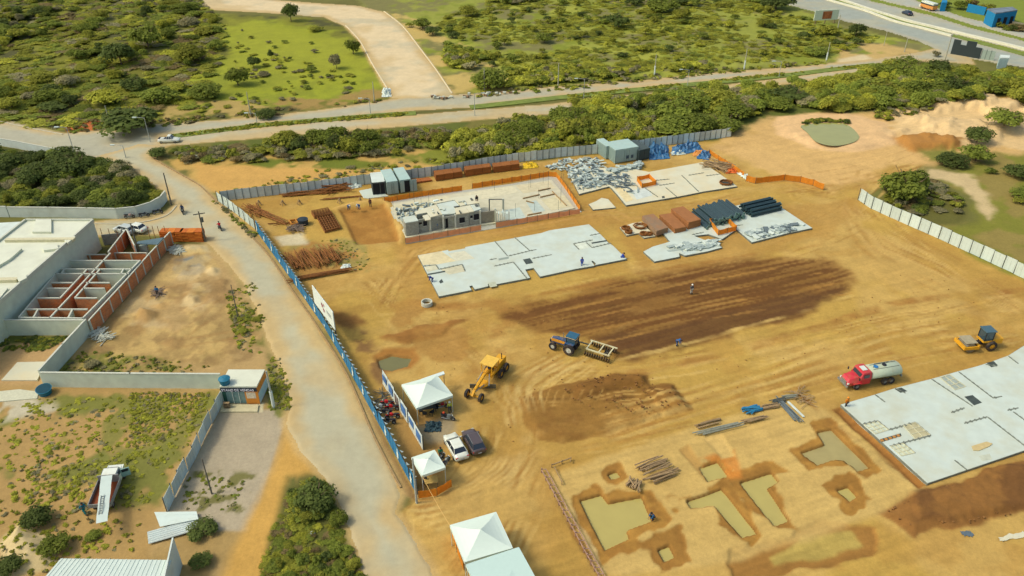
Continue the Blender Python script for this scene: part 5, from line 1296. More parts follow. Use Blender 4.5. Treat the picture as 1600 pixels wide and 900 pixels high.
bx((wb - .36, 0, 2.03), (.06, 1.6, .5), ry=-.42).build('windscreen', M_glass, t)
for s_ in (-1, 1): bx((wb - 1.05, s_ * 1.06, 1.95), (.8, .05, .5)).build('window', M_glass, t)
bx((wb - 1.1, 0, 2.53), (.7, .9, .06)).build('roof_hatch', M_white, t)
bx((wb + 1.45, 0, .65), (.2, 2.1, .25)).build('bumper', M_chrome, t); bx((wb + 1.38, 0, 1.0), (.06, 1.1, .4)).build('grille', M_chrome, t)
for s_ in (-1, 1):
    bx((wb + 1.25, s_ * .8, 1.0), (.2, .22, .22)).build('headlight', M_lamp, t); bx((wb + .1, s_ * 1.25, 1.85), (.08, .2, .35)).build('mirror', M_blk, t)
    bx((wb, s_ * 1.02, 1.02), (1.3, .36, .1)).build('mudguard', M_cab, t)
M_tank = mat('pale_tank_paint', S(190, 200, 184), rough=.5, var=.06, dirt=S(170, 158, 130), dirt_amt=.4, dirt_scale=1)
m = MB(); m.loft([[(x, 1.15 * k * math.cos(q), 1.72 + .8 * k * math.sin(q)) for q in np.linspace(0, 2 * math.pi, 19)[:-1]] for x, k in ((-1.9, .9), (-1.8, 1), (wb - 2.05, 1), (wb - 1.95, .9))]).build('tank', M_tank, t, smooth_=True)
m = MB(); m.tube((.3, 0, 2.48), (.3, 0, 2.62), .28, n=14); m.build('tank_hatch', M_blk, t)
m = MB(); m.tube((1.6, .1, 2.5), (1.6, .1, 2.6), .3, n=14); m.build('tank_lid', mat('blue_lid', S(50, 120, 190)), t)
m = MB(); m.path([(-1.6, -.4, 2.5), (2.2, -.4, 2.5)], .035); m.path([(-1.6, .5, 2.45), (2.2, .5, 2.45)], .035); m.path([(-.8, -.6, 2.4), (1.4, -.5, 2.48), (2.0, .2, 2.56)], .05); m.build('hose', M_post, t)
bx((-2.05, 0, 1.0), (.1, 2.0, .3)).build('rear_bar', M_chrome, t)
for x in (1.1, 2.1): bx((x, -1.0, .75), (.6, .3, .4)).build('side_box', M_rims, t)

# --- roller
a, b = P(1547, 547), P(1517, 552); d = b - a; rz = math.atan2(d.y, d.x) - .12; nrm = Vector((-d.y, d.x, 0)).normalized()
a2 = a - nrm * .8
t = thing('road_roller', 'yellow road roller with a dark blue glazed cab and wide front drum frame', 'road roller', (a2.x, a2.y, 0), rz, world=False)
for s_ in (-1, 1): wheel_part(t, 0, s_ * .85, .75, .5, M_yel, .5)
bx((-.75, 0, 1.35), (1.7, 1.3, .8)).build('engine_cover', M_yel, t)
m = MB(); m.tube((3.1, -1.0, .72), (3.1, 1.0, .72), .72, n=24); m.build('drum', mat('steel_drum', S(140, 132, 120), rough=.5, metal=.4), t, smooth_=False)
for s_ in (-1, 1): bx((3.1, s_ * 1.15, .85), (2.1, .16, .45)).build('drum_frame', M_yel, t)
bx((4.1, 0, .85), (.25, 2.4, .5)).build('drum_frame', M_yel, t); bx((2.1, 0, .95), (.25, 2.4, .5)).build('drum_frame', M_yel, t)
bx((3.1, 0, 1.5), (1.7, 1.9, .05)).build('drum_cover', mat('dusty_sheet', S(170, 158, 136), var=.15), t)
bx((1.4, 0, .9), (1.5, .5, .4)).build('articulation', M_blk, t)
bx((.6, 0, 2.2), (1.3, 1.35, 1.5)).build('windows', mat('dark_blue_cab_glass', S(52, 76, 92), rough=.12, spec=.7), t)
bx((.6, 0, 3.02), (1.55, 1.55, .14)).build('cab_roof', mat('slate_blue_roof', S(76, 104, 122), rough=.4), t)
for x in (0, 1.25):
    for s_ in (-1, 1): bx((x, s_ * .68, 2.2), (.09, .09, 1.6)).build('cab_post', M_blk, t)
bx((.6, 0, 1.4), (1.5, 1.5, .25)).build('cab_floor', M_yel, t)

# --- flatbed truck carrying metal sheets
t = thing('flatbed_truck', 'small truck with a brown load bed and its door open under long white sheets', 'truck', tuple(P(160, 803)), facing((160, 803), (180, 752))[1], world=False)
bd = MB().box((1.9, 0, .95), (3.6, 2.3, .12)); bd.build('load_bed', mat('rust_brown_load_bed', S(150, 78, 44), var=.15, scale=2), t)
for s_ in (-1, 1): bx((1.9, s_ * 1.15, 1.2), (3.6, .07, .5)).build('side_board', mat('grey_side_board', S(150, 148, 150), var=.1), t)
bx((.08, 0, 1.2), (.08, 2.3, .5)).build('tailboard', _mats['grey_side_board'], t); bx((3.72, 0, 1.5), (.1, 2.2, 1.1)).build('headboard', _mats['grey_side_board'], t)
m = MB(); m.loft([[(x, -.9 * k, .5), (x, -.92 * k, 1.2), (x, -.75 * k, zt), (x, .75 * k, zt), (x, .92 * k, 1.2), (x, .9 * k, .5)] for x, k, zt in ((3.85, 1, 1.95), (4.9, 1, 1.95), (5.4, .98, 1.3), (6.2, .9, 1.15))]).build('cab', P_white, t)
bx((5.2, 0, 1.62), (.06, 1.45, .7), ry=-.62).build('windscreen', M_glass, t)
for s_ in (-1, 1): bx((4.4, s_ * .86, 1.55), (.9, .08, .5)).build('window', M_glass, t)
dr = bx((4.9, -1.35, 1.15), (.08, .95, 1.1), rz=.35).build('door', mat('pale_teal_door', S(150, 186, 186)), t); 
q = MB().box((4.9, -1.35, 1.45), (.1, .7, .4), rz=.35).build('window', M_glass); q.parent = dr
for x in (.9, 5.2):
    for s_ in (-1, 1): wheel_part(t, x, s_ * .9, .38, .24)
t = sheet('long white corrugated sheets laid across the small truck', [(158, 744), (175.5, 742), (168, 814), (150, 818)], 2.05, n=3, name='roofing_sheet')
a = [P(x, y, 2.16) for x, y in ((158, 774), (163, 773), (159, 803), (154, 804))]
t = thing('ladder', 'grey ladder lying on the white sheets over the small truck', 'ladder', tuple(a[0]))
MB().wall(a[0], a[3], .05, 2.14, 2.19).build('rail', M_rims, t); MB().wall(a[1], a[2], .05, 2.14, 2.19).build('rail', M_rims, t)
for k in range(8): MB().wall(a[0].lerp(a[3], (k + .5) / 8), a[1].lerp(a[2], (k + .5) / 8), .05, 2.135, 2.18).build('rung', M_rims, t)

# --- motorbikes
def motorbike(label, loc, rz, col_, group=None, lying=False):
    t = thing('motorbike', label, 'motorbike', loc, rz, group, world=False)
    for x, nm in ((-.62, 'wheel'), (.66, 'wheel')):
        o = MB().wheel((x, 0, .3), .3, .1, 14).build(nm, M_tyre, t); q = MB().tube((x, -.04, .3), (x, .04, .3), .17, n=10).build('rim', M_rims); q.parent = o
    pm = mat('bike_paint_%d_%d_%d' % col_, S(*col_), rough=.35)
    m = MB(); m.loft([[(x, -w, z0), (x, w, z0), (x, w * .7, z1), (x, -w * .7, z1)] for x, w, z0, z1 in ((-.1, .12, .6, .8), (.1, .17, .58, .93), (.35, .12, .62, .9))]).build('fuel_tank', pm, t)
    m = MB(); m.loft([[(x, -w, z0), (x, w, z0), (x, w, z1), (x, -w, z1)] for x, w, z0, z1 in ((-.85, .09, .76, .84), (-.5, .15, .72, .84), (-.1, .12, .68, .78))]).build('seat', M_blk, t)
    MB().box((.1, 0, .42), (.4, .24, .34)).build('engine', M_rims, t)
    MB().path([(.66, .06, .3), (.5, .06, .95)], .03).path([(.66, -.06, .3), (.5, -.06, .95)], .03).path([(-.62, 0, .3), (.0, 0, .35), (.4, 0, .7)], .035).build('frame', M_blk, t)
    MB().path([(.42, -.36, 1.02), (.5, 0, .97), (.42, .36, 1.02)], .02).build('handlebar', M_chrome, t)
    MB().box((.66, 0, .62), (.4, .12, .04)).build('mudguard', pm, t); MB().box((-.75, 0, .64), (.4, .14, .04)).build('mudguard', pm, t)
    MB().tube((.56, 0, .86), (.64, 0, .86), .09).build('headlight', M_lamp, t); MB().path([(.0, -.16, .3), (-.8, -.18, .38)], .045).build('exhaust', M_chrome, t)
    if lying: t.rotation_euler = (1.0, 0, rz); t.location.z = .1
    return t
G = 'motorbikes parked behind the blue hoarding'
for i, (x, y, r_, c, lab) in enumerate(((606, 634, .1, (214, 44, 48), 'red motorbike at the far end of the row behind the blue hoarding'), (613, 641, .25, (206, 40, 44), 'red motorbike second in the row behind the blue hoarding'),
        (597, 640, .3, (216, 220, 224), 'white motorbike nearest the blue hoarding'), (602, 648, .2, (60, 60, 66), 'black motorbike in the row beside the blue hoarding'),
        (614, 654, .3, (210, 48, 50), 'red motorbike nearest the banner wall'), (608, 662, .15, (40, 44, 50), 'black motorbike at the near end of the row behind the blue hoarding'))):
    motorbike(lab, P(x, y), r_ + 2.9, c, G)
motorbike('dark motorbike standing under the edge of the large tent', P(690, 638), .2, (170, 40, 50))
motorbike('grey motorbike standing on the sand below the large tent', P(700, 656), -.25, (120, 126, 132))
for i, (x, y, lab) in enumerate(((180, 339, 'white motorbike by the curved white wall, next to the leaning sheet'), (203, 341, 'pale motorbike by the middle of the curved white wall'), (226, 339, 'dark motorbike where the white wall begins to curve'), (247, 334, 'dark motorbike at the end of the curved white wall'))):
    motorbike(lab, P(x, y), .15 + i * .1, ((210, 214, 216), (200, 170, 166), (50, 60, 74), (40, 52, 66))[i], 'motorbikes along the white wall')
for i, (x, y, r_, lab) in enumerate(((690, 721, 1.2, 'dark motorbike parked between the small tent and the white car'), (697, 726, 1.1, 'grey motorbike nearest the rear of the white car'))):
    motorbike(lab, P(x, y), r_, ((40, 50, 52), (110, 120, 124))[i])
mb1 = motorbike('motorbike ridden along the road by a person in a red shirt', P(344, 359), 2.2, (60, 60, 64))
mb2 = motorbike('motorbike ridden round the corner by a person in dark blue', P(286, 333), -1.2, (50, 54, 60))

# ------------------------------------------------------------------ people: one skinned body each, clothes as shells over it
M_skin = mat('skin', S(150, 104, 76), rough=.6, var=.05)
POSES = {
 'stand': dict(hip=(0, 0, .93), chest=(0, .01, 1.33), head=(0, -.02, 1.6), kn=((-.11, -.02, .5), (.12, .03, .5)), ft=((-.12, .03, .07), (.14, .0, .07)), el=((-.25, .05, 1.12), (.25, .0, 1.12)), ha=((-.23, -.12, .9), (.26, -.1, .88))),
 'walk': dict(hip=(0, 0, .92), chest=(0, -.04, 1.32), head=(0, -.1, 1.6), kn=((-.1, -.18, .5), (.11, .05, .48)), ft=((-.11, -.28, .07), (.12, .38, .12)), el=((-.24, .16, 1.12), (.25, -.12, 1.12)), ha=((-.22, .12, .86), (.23, -.34, .98))),
 'bend': dict(hip=(0, .12, .86), chest=(0, -.28, 1.08), head=(0, -.52, 1.1), kn=((-.14, -.02, .46), (.15, .04, .46)), ft=((-.16, .05, .07), (.17, .1, .07)), el=((-.22, -.38, .82), (.22, -.36, .8)), ha=((-.14, -.46, .5), (.15, -.46, .48))),
 'crouch': dict(hip=(0, .1, .38), chest=(0, -.12, .74), head=(0, -.26, .98), kn=((-.2, -.3, .46), (.2, -.3, .46)), ft=((-.16, -.02, .07), (.17, -.02, .07)), el=((-.26, -.26, .56), (.26, -.26, .56)), ha=((-.12, -.46, .36), (.12, -.48, .34))),
 'ride': dict(hip=(0, .3, .9), chest=(0, .12, 1.3), head=(0, .05, 1.56), kn=((-.22, -.12, .78), (.22, -.12, .78)), ft=((-.2, .02, .34), (.2, .02, .34)), el=((-.3, -.08, 1.14), (.3, -.08, 1.14)), ha=((-.34, -.4, 1.04), (.34, -.4, 1.04))),
}
_pose_mesh = {}
def skin_mesh(name, verts, edges, rads, root, mt, sub_=1):
    me = bpy.data.meshes.new(name); me.from_pydata(verts, edges, []); o = bpy.data.objects.new(name, me); scene.collection.objects.link(o)
    sk = o.modifiers.new('skin', 'SKIN'); sk.use_smooth_shade = True
    if sub_:
        sb = o.modifiers.new('sub', 'SUBSURF'); sb.levels = sub_; sb.render_levels = sub_
    if not me.skin_vertices: me.skin_vertices.new()
    for i, r in enumerate(rads):
        me.skin_vertices[0].data[i].radius = (r, r) if not isinstance(r, tuple) else r
    me.skin_vertices[0].data[root].use_root = True
    dg = bpy.context.evaluated_depsgraph_get(); ev = o.evaluated_get(dg)
    out = bpy.data.meshes.new_from_object(ev); bpy.data.objects.remove(o)
    out.materials.clear(); out.materials.append(mt); out.name = name
    return out
def body_chains(p):
    V = Vector; hip, chest, head = V(p['hip']), V(p['chest']), V(p['head'])
    v = [hip, hip.lerp(chest, .5), chest, chest.lerp(head, .55), head + (head - chest) * .02, head + (head - chest).normalized() * .11]
    e = [(0, 1), (1, 2), (2, 3), (3, 4), (4, 5)]; r = [(.15, .11), (.14, .1), (.17, .11), .05, .095, .085]
    v.append(head + V((0, -.1, .0))); e.append((4, 6)); r.append(.022)
    for s_, i in ((-1, 0), (1, 1)):
        b = len(v); kn, ft = V(p['kn'][i]), V(p['ft'][i]); hj = hip + V((s_ * .1, 0, -.06))
        v += [hj, kn, ft, ft + V((0, -.17, -.03))]; r += [.09, .06, .045, .035]; e += [(0, b), (b, b + 1), (b + 1, b + 2), (b + 2, b + 3)]
        b = len(v); el, ha = V(p['el'][i]), V(p['ha'][i]); sj = chest + V((s_ * .19, 0, .05)); dr = (ha - el).normalized()
        palm = ha + dr * .07; side = V((1, 0, 0))
        v += [sj, el, ha, palm]; r += [.06, .045, .03, (.035, .018)]; e += [(2, b), (b, b + 1), (b + 1, b + 2), (b + 2, b + 3)]
        for k in range(4):
            f = len(v); off = (k - 1.5) * .022; ln = (.055, .07, .066, .05)[k]
            v += [palm + side * off + dr * .03, palm + side * off + dr * (.03 + ln) + V((0, -.02, 0))]; r += [.009, .008]; e += [(b + 3, f), (f, f + 1)]
        f = len(v); v += [ha + side * (-s_ * .04) + dr * .03, ha + side * (-s_ * .06) + dr * .075]; r += [.01, .009]; e += [(b + 2, f), (f, f + 1)]
    return v, e, r
def person(label, loc, rz, pose, shirt, trousers, hat=None, hatc=(240, 240, 236), sc=1.0):
    p = POSES[pose]; V = Vector
    if pose not in _pose_mesh:
        v, e, r = body_chains(p); body = skin_mesh('body', v, e, r, 0, M_skin)
        hip, chest = V(p['hip']), V(p['chest'])
        sv = [hip + (chest - hip) * .05, hip.lerp(chest, .5), chest, chest + (V(p['head']) - chest) * .35]; se = [(0, 1), (1, 2), (2, 3)]; sr = [(.175, .135), (.17, .13), (.2, .135), .07]
        tv = [hip]; te = []; tr = [(.17, .13)]
        for s_, i in ((-1, 0), (1, 1)):
            b = len(sv); sv += [chest + V((s_ * .19, 0, .05)), V(p['el'][i]), V(p['el'][i]).lerp(V(p['ha'][i]), .8)]; sr += [.085, .065, .05]; se += [(2, b), (b, b + 1), (b + 1, b + 2)]
            b = len(tv); tv += [hip + V((s_ * .1, 0, -.06)), V(p['kn'][i]), V(p['kn'][i]).lerp(V(p['ft'][i]), .9)]; tr += [.11, .085, .07]; te += [(0, b), (b, b + 1), (b + 1, b + 2)]
        bv, be, br = [], [], []
        for i in (0, 1):
            b = len(bv); f = V(p['ft'][i]); bv += [f + V((0, .04, .02)), f + V((0, -.18, -.02))]; be += [(b, b + 1)]; br += [.06, .05]
        _pose_mesh[pose] = (body, skin_mesh('shirt', sv, se, sr, 0, None), skin_mesh('trousers', tv, te, tr, 0, None))
    body, sh, tr_ = _pose_mesh[pose]
    t = thing('person', label, 'person', loc, rz, world=False)
    t.scale = (sc, sc, sc)
    inst(t, 'body', body, (0, 0, 0))
    for nm, me, c in (('shirt', sh, shirt), ('trousers', tr_, trousers)):
        me = me.copy(); me.materials.clear(); me.materials.append(mat('cloth_%d_%d_%d' % c, S(*c), rough=.85, var=.1, scale=6)); inst(t, nm, me, (0, 0, 0))
    h = V(p['head']); up = (h - V(p['chest'])).normalized()
    for i in (0, 1):
        f = V(p['ft'][i]); MB().box((f.x, f.y - .06, max(.05, f.z - .02)), (.1, .27, .1)).build('boot', M_blk, t)
    for s_ in (-1, 1): MB().box((h.x + s_ * .035, h.y - .098, h.z + .035), (.02, .012, .012)).build('eye', M_blk, t)
    c = h + up * .05; m = MB(); rings = []
    for z, r_ in ((.0, .128), (.05, .125), (.1, .09), (.13, .03)):
        rings.append([c + V((r_ * math.cos(a), r_ * 1.12 * math.sin(a) + .01, z)) for a in np.linspace(0, 2 * math.pi, 13)[:-1]])
    m.loft(rings)
    if hat == 'helmet': m.tube(c + V((0, 0, -.005)), c + V((0, -.01, .012)), .155, n=14)
    m.build('helmet' if hat == 'helmet' else 'hair', mat('hat_%d_%d_%d' % hatc, S(*hatc), rough=.4) if hat else mat('black_hair', (.02, .016, .012), rough=.7), t, smooth_=True)
    return t
BL = (40, 104, 176); DB = (46, 60, 92)
person('worker in dark clothes and a white helmet standing on the tilled earth', P(1080, 459), .4, 'stand', (90, 96, 104), (190, 190, 184), 'helmet')
person('worker in blue bending over on the lower edge of the tilled earth', P(1058, 540), 1.0, 'bend', BL, (40, 90, 150))
person('worker in blue standing in front of the block house under construction', P(682, 360), 2.8, 'stand', BL, (36, 92, 150), 'helmet')
person('worker in blue crouching at the top left corner of the excavated bay', P(545, 328), .6, 'bend', BL, DB, 'helmet')
person('worker in blue standing at the top edge of the excavated bay', P(561, 327), -.4, 'bend', BL, BL, 'helmet')
person('worker in dark red standing at the top right of the excavated bay', P(579, 323), 0, 'stand', (96, 50, 50), (60, 46, 46))
person('worker in blue standing on the middle slab near its right end', P(909, 416), 0, 'walk', (30, 80, 190), (30, 80, 180))
person('worker in blue crouching at the right corner of the middle slab', P(972, 404), 1.5, 'crouch', (40, 80, 190), (40, 80, 180))
person('worker in navy crouching at the left edge of the middle slab', P(675, 442), -1.5, 'bend', (40, 60, 150), (40, 60, 140))
person('worker in orange standing on the corner of the large right slab', P(1321, 637), .5, 'stand', (240, 140, 30), (60, 60, 64), 'helmet', (250, 150, 30))
person('worker in a yellow-green vest beside the large tent', P(703, 644), .2, 'stand', (206, 214, 90), (50, 70, 90), 'helmet')
person('person in a green shirt standing between the small tent and the white car', P(689, 716), .3, 'stand', (20, 130, 96), (40, 60, 66))
person('person in teal clothes walking left of the small truck', P(133, 803), 1.2, 'walk', (20, 130, 160), (30, 140, 150))
person('worker in blue crouching at the right end of the largest puddle', P(1020, 811), -1.2, 'crouch', (40, 96, 150), (50, 70, 80))
person('worker in an orange helmet beside the grey motorbike below the large tent', P(694, 652), 0, 'crouch', (70, 76, 84), (60, 66, 74), 'helmet', (240, 90, 50))
person('person in a blue shirt standing beside the pile of steel in the sandy lot', P(247, 462), 0, 'stand', (30, 110, 170), (50, 50, 56))
person('small dark figure on the roof panels of the block house', P(745, 311), 0, 'crouch', (50, 50, 56), (50, 50, 56)).location = P(745, 313, 3.05)
person('person in dark blue under the awning edge of the small tent', P(664, 754), .5, 'crouch', (40, 64, 100), (40, 50, 70))
r_ = person('person in a red shirt riding a motorbike on the road', P(344, 359), 0, 'ride', (222, 40, 60), (90, 100, 110), 'helmet', (60, 60, 60)); r_.rotation_euler.z = 2.2 + math.pi / 2
r_ = person('person in dark blue riding a motorbike round the street corner', P(286, 333), 0, 'ride', (40, 80, 130), (50, 60, 70), 'helmet', (30, 34, 40)); r_.rotation_euler.z = -1.2 + math.pi / 2
# ------------------------------------------------------------------ tents, piles, pipes, poles
M_tent = mat('white_tent_canvas', S(222, 234, 232), rough=.6, var=.02)
M_tentb = mat('pale_teal_canvas', S(198, 220, 222), rough=.6, var=.02)
def tent(label, px, ze, za, apex_f=.5, flat=False, mt=M_tent, group=None):
    c = [P(x, y, ze) for x, y in px]; cen = (c[0] + c[1] + c[2] + c[3]) / 4
    t = thing('canopy_tent', label, 'tent', (cen.x, cen.y, 0), group=group)
    m = MB()
    ap = Vector((cen.x, cen.y, za)); n = 6
    rings = []
    for k in range(n + 1):
        s_ = k / n; q = []
        for i in range(4):
            a, b = c[i], c[(i + 1) % 4]
            for j in range(4):
                e = a.lerp(b, j / 4); p = e.lerp(ap, s_); sag = (s_ * (1 - s_)) * .35
                q.append(Vector((p.x, p.y, ze + (za - ze) * s_ ** 1.15 - sag)))
        rings.append(q)
    m.loft(rings, cap=True)
    m.build('canopy', mt, t)
    m = MB()
    for i in range(4): m.wall(c[i], c[(i + 1) % 4], .05, ze - .32, ze + .005)
    m.build('valance', mt, t)
    for i in range(4):
        p = c[i].lerp(cen, .03); p.z = 0; m = MB(); m.tube(p - Vector((0, 0, .1)), (p.x, p.y, ze - .02), .05, n=6); m.build('leg', M_cap, t)
    return t, c
tA, cA = tent('large white canopy tent with people and a motorbike under its edge', [(627.5, 601), (682.5, 586), (707.5, 617.5), (651, 637.5)], 2.7, 3.9)
tB, cB = tent('smallest white canopy tent between the blue hoarding and the white car', [(643, 715), (679, 703), (696, 730), (659, 743)], 2.7, 3.3)
tC, cC = tent('white peaked canopy tent at the bottom edge, touching the pale blue one', [(703, 820.6), (775, 800), (801, 856), (726, 878)], 3.0, 4.0)
tD, cD = tent('pale blue flat canopy cut by the bottom edge beside the white peaked tent', [(728, 882), (810.5, 855), (860, 945), (772, 976)], 3.15, 3.3, mt=M_tentb)
t = thing('gutter_roof', 'narrow grey roof strip behind the large white tent', 'roof strip', tuple(P(670, 600)))
q = [P(x, y, 2.6) for x, y in ((658, 592), (693, 580), (695, 584), (661, 597))]
MB().prism([(v.x, v.y) for v in q], 2.5, 2.6).build('roof_sheet', M_tin, t)
m = MB(); m.tube((q[1].x, q[1].y, -.1), (q[1].x, q[1].y, 2.5), .06); m.tube((q[0].x, q[0].y, -.1), (q[0].x, q[0].y, 2.5), .06); m.build('post', M_timber, t)
# furniture under the tents
def table(label, loc, rz, L=1.8, W=.8, c=(170, 150, 110)):
    t = thing('table', label, 'table', loc, rz, world=False)
    MB().box((0, 0, .74), (L, W, .04)).build('tabletop', mat('table_%d_%d_%d' % c, S(*c)), t)
    for x in (-1, 1):
        for y in (-1, 1): MB().box((x * (L / 2 - .08), y * (W / 2 - .08), .36), (.05, .05, .72)).build('leg', M_post, t)
    return t
table('dark table under the large tent', P(668, 643), .3, 2.2, .9, (60, 66, 72))
table('tan table under the front edge of the smallest tent', P(674, 757), .2, 1.5, 1.1, (206, 170, 100))
def chair(label, loc, rz, c=(40, 44, 50), group=None):
    t = thing('chair', label, 'chair', loc, rz, group, world=False)
    mt = mat('chair_%d_%d_%d' % c, S(*c))
    MB().box((0, 0, .45), (.45, .45, .05)).build('seat', mt, t); MB().box((-.22, 0, .72), (.05, .43, .5)).build('backrest', mt, t)
    for x in (-1, 1):
        for y in (-1, 1): MB().box((x * .19, y * .19, .21), (.04, .04, .43)).build('leg', mt, t)
    return t
for i, (x, y) in enumerate(((658, 646), (664, 650), (675, 648), (681, 641))): chair('dark chair in the shade of the large tent', P(x, y), i * 1.3, group='dark chairs under the large tent')
# --- barriers of orange mesh on thin posts
def mesh_barrier(label, px, h=1.0, step=2.2, mt=M_orange, closed=False, z0=0.0, group=None, name='mesh_barrier'):
    pts = [P(*q, z0) for q in px]
    if closed: pts.append(pts[0])
    t = thing(name, label, 'barrier', (pts[0].x, pts[0].y, 0), group=group)
    for a, b in zip(pts[:-1], pts[1:]):
        L = (b - a).length; n = max(1, round(L / step))
        for k in range(n):
            p, q = a.lerp(b, k / n), a.lerp(b, (k + 1) / n); m = MB(); N_ = 4
            d = (q - p).normalized(); nr = Vector((-d.y, d.x, 0)); vs = []
            for j in range(N_ + 1):
                s_ = j / N_; o_ = nr * random.uniform(-.05, .05); e = p.lerp(q, s_); sag = .12 * s_ * (1 - s_) * 4 * random.uniform(.5, 1.2)
                for z in (z0 + .05, z0 + h / 2, z0 + h - sag): vs.append((e.x + o_.x * (z / h), e.y + o_.y, z))
            W_ = len(vs); vs2 = [(v[0] + nr.x * .02, v[1] + nr.y * .02, v[2]) for v in vs]
            fs = [(j * 3 + i, (j + 1) * 3 + i, (j + 1) * 3 + i + 1, j * 3 + i + 1) for j in range(N_) for i in range(2)]
            m.add(vs + vs2, fs + [tuple(reversed([W_ + i for i in f])) for f in fs]); m.build('mesh_panel', mt, t)
            m = MB(); m.tube((p.x, p.y, z0 - .1), (p.x, p.y, z0 + h + .12), .035, n=5); m.build('post', M_post, t)
    return t
mesh_barrier('orange mesh barrier along the far left side of the house platform', [(601, 317), (660, 307), (722, 298)], 1.15)
mesh_barrier('orange mesh barrier bending round the far right corner of the house platform', [(738, 295), (800, 285), (857, 276), (869, 277), (882, 294), (906, 330)], 1.15)
mesh_barrier('sun-faded orange mesh barrier along the front of the block house', [(634, 381), (700, 369), (752, 360)], 1.1, mt=M_pinkmesh)
mesh_barrier('sun-faded orange mesh barrier in front of the empty platform half', [(775, 356), (840, 345), (906, 334)], 1.1, mt=M_pinkmesh)
mesh_barrier('curving orange mesh barrier in the bare sand beyond the slabs', [(1165, 283), (1180, 287), (1200, 285), (1225, 282), (1250, 285), (1270, 290), (1286, 297)], 1.3, 3)
mesh_barrier('orange mesh barrier beside the rubble next to the blue tarpaulins', [(1108, 240), (1122, 250), (1142, 262), (1162, 276)], 1.0, 2.5)
mesh_barrier('orange mesh guard box around an opening beside the pipe stacks', [(1108, 350), (1133, 345), (1150, 361), (1122, 368)], 1.1, closed=True, z0=.26)
mesh_barrier('orange mesh guard box on the warm pale slab', [(995, 283), (1014, 279), (1025, 289), (1003, 294)], 1.0, closed=True, z0=.26)
mesh_barrier('orange mesh barrier below the smallest tent', [(654, 779), (683, 775), (706, 761)], 1.2, 4.5)
mesh_barrier('orange mesh barrier at the left side of the white peaked tent', [(706, 836), (714, 862), (724, 892)], 1.3, 3)
# --- brown stacks along the north fence, cut block stacks
def stack(label, px, h, mt, layers=5, seams=3, group=None, z0=0, name='material_stack', cat='stack'):
    w = [P(*q) for q in px]; c = (w[0] + w[1] + w[2] + w[3]) / 4
    t = thing(name, label, cat, (c.x, c.y, 0), group=group)
    for k in range(layers):
        for j in range(seams):
            a, b = w[0].lerp(w[1], j / seams + .004), w[0].lerp(w[1], (j + 1) / seams - .004); d, c_ = w[3].lerp(w[2], j / seams + .004), w[3].lerp(w[2], (j + 1) / seams - .004)
            q = [p + Vector((random.uniform(-.05, .05), random.uniform(-.05, .05), 0)) for p in (a, b, c_, d)]
            MB().prism([(p.x, p.y) for p in q], z0 + h * k / layers + .01, z0 + h * (k + 1) / layers).build('bundle', mt, t)
    return t
M_brn = mat('stacked_brown_mesh', S(150, 92, 44), rough=.9, var=.3, scale=5, bump=.05, stretch=(1, 3, 6), rnd=.1)
GS = 'brown steel mesh stacks along the north fence'
stack('brown steel mesh stack nearest the containers along the north fence', [(681, 283), (723, 277), (720, 271), (678, 276)], 1.3, M_brn, group=GS)
stack('middle brown steel mesh stack along the north fence', [(727, 276), (768, 270), (765, 265), (725, 270)], 1.4, M_brn, group=GS)
stack('brown steel mesh stack farthest from the containers, beside the yellow pile', [(771, 270), (812, 265), (810, 259), (769, 264)], 1.3, M_brn, group=GS)
stack('low flat reddish stack beside the open container', [(642, 288), (675, 283), (671, 279), (640, 282)], .3, mat('reddish_flat_stack', S(176, 104, 56), var=.25, scale=4), 2, 2)
M_gb = mat('grey_brown_boards', S(150, 122, 100), rough=.85, var=.12, scale=1.2, dirt=S(170, 110, 64), dirt_amt=.6)
GC = 'flat board stacks on the slab'
zc = lambda l: [(960 + x / 5.16, 300 + (y + 14) / 5.16) for x, y in l]
stack('leftmost grey-brown board stack on the pipe slab', zc([(335, 352), (428, 322), (310, 212), (218, 228)]), 1.0, M_gb, 4, 1, GC, .25)
stack('rusty brown board stack left of its raised neighbour on the pipe slab', zc([(482, 332), (575, 312), (455, 200), (358, 216)]), .9, mat('rust_brown_boards', S(164, 108, 66), var=.12, scale=1.2), 4, 1, GC, .25)
stack('raised brown board stack touching the black pipes', zc([(590, 300), (690, 272), (545, 165), (450, 186)]), 1.4, mat('rust_brown_boards', S(164, 108, 66)), 5, 1, GC, .25)
# --- black pipes
M_pipe = mat('dark_teal_pipe', S(46, 68, 76), rough=.45, var=.12, scale=2, rnd=.2, spec=.4)
M_pipein = mat('pipe_mouth', S(110, 140, 136), rough=.6)
def pipe(t, a, b, r):
    o = MB().tube(a, b, r, n=10).build('pipe', M_pipe, t, smooth_=False)
    d = (Vector(b) - Vector(a)).normalized(); m = MB(); m.tube(Vector(b) - d * .02, Vector(b) + d * .06, r * 1.12, n=10); m.tube(Vector(b) + d * .055, Vector(b) + d * .07, r * .75, n=10)
    sub(o, 'socket', m, M_pipein)
a0, a1 = ZC(600, 190), ZC(900, 110); b0 = ZC(735, 305)
t = thing('pipe_stack', 'large stack of black pipes with their sockets facing the camera', 'pipes', tuple(a0.lerp(a1, .5)))
dv = (b0 - a0); row = (a1 - a0); n = 21
for k in range(n):
    s_ = k / (n - 1)
    for lv in range(3):
        if lv == 2 and (k < 5 or k > 17): continue
        if lv == 1 and (k < 2): continue
        a = a0 + row * (s_ + .02 * (lv % 2)) + Vector((0, 0, .25 + .24 + lv * .42)); o_ = dv.normalized() * random.uniform(-.5, .5)
        pipe(t, a + o_, a + dv + o_, .22)
a0, a1 = ZC(1015, 150), ZC(1095, 215); b0 = ZC(1250, 95)
t = thing('pipe_stack', 'smaller stack of black pipes lying crosswise at the right of the slab', 'pipes', tuple(a0.lerp(a1, .5)))
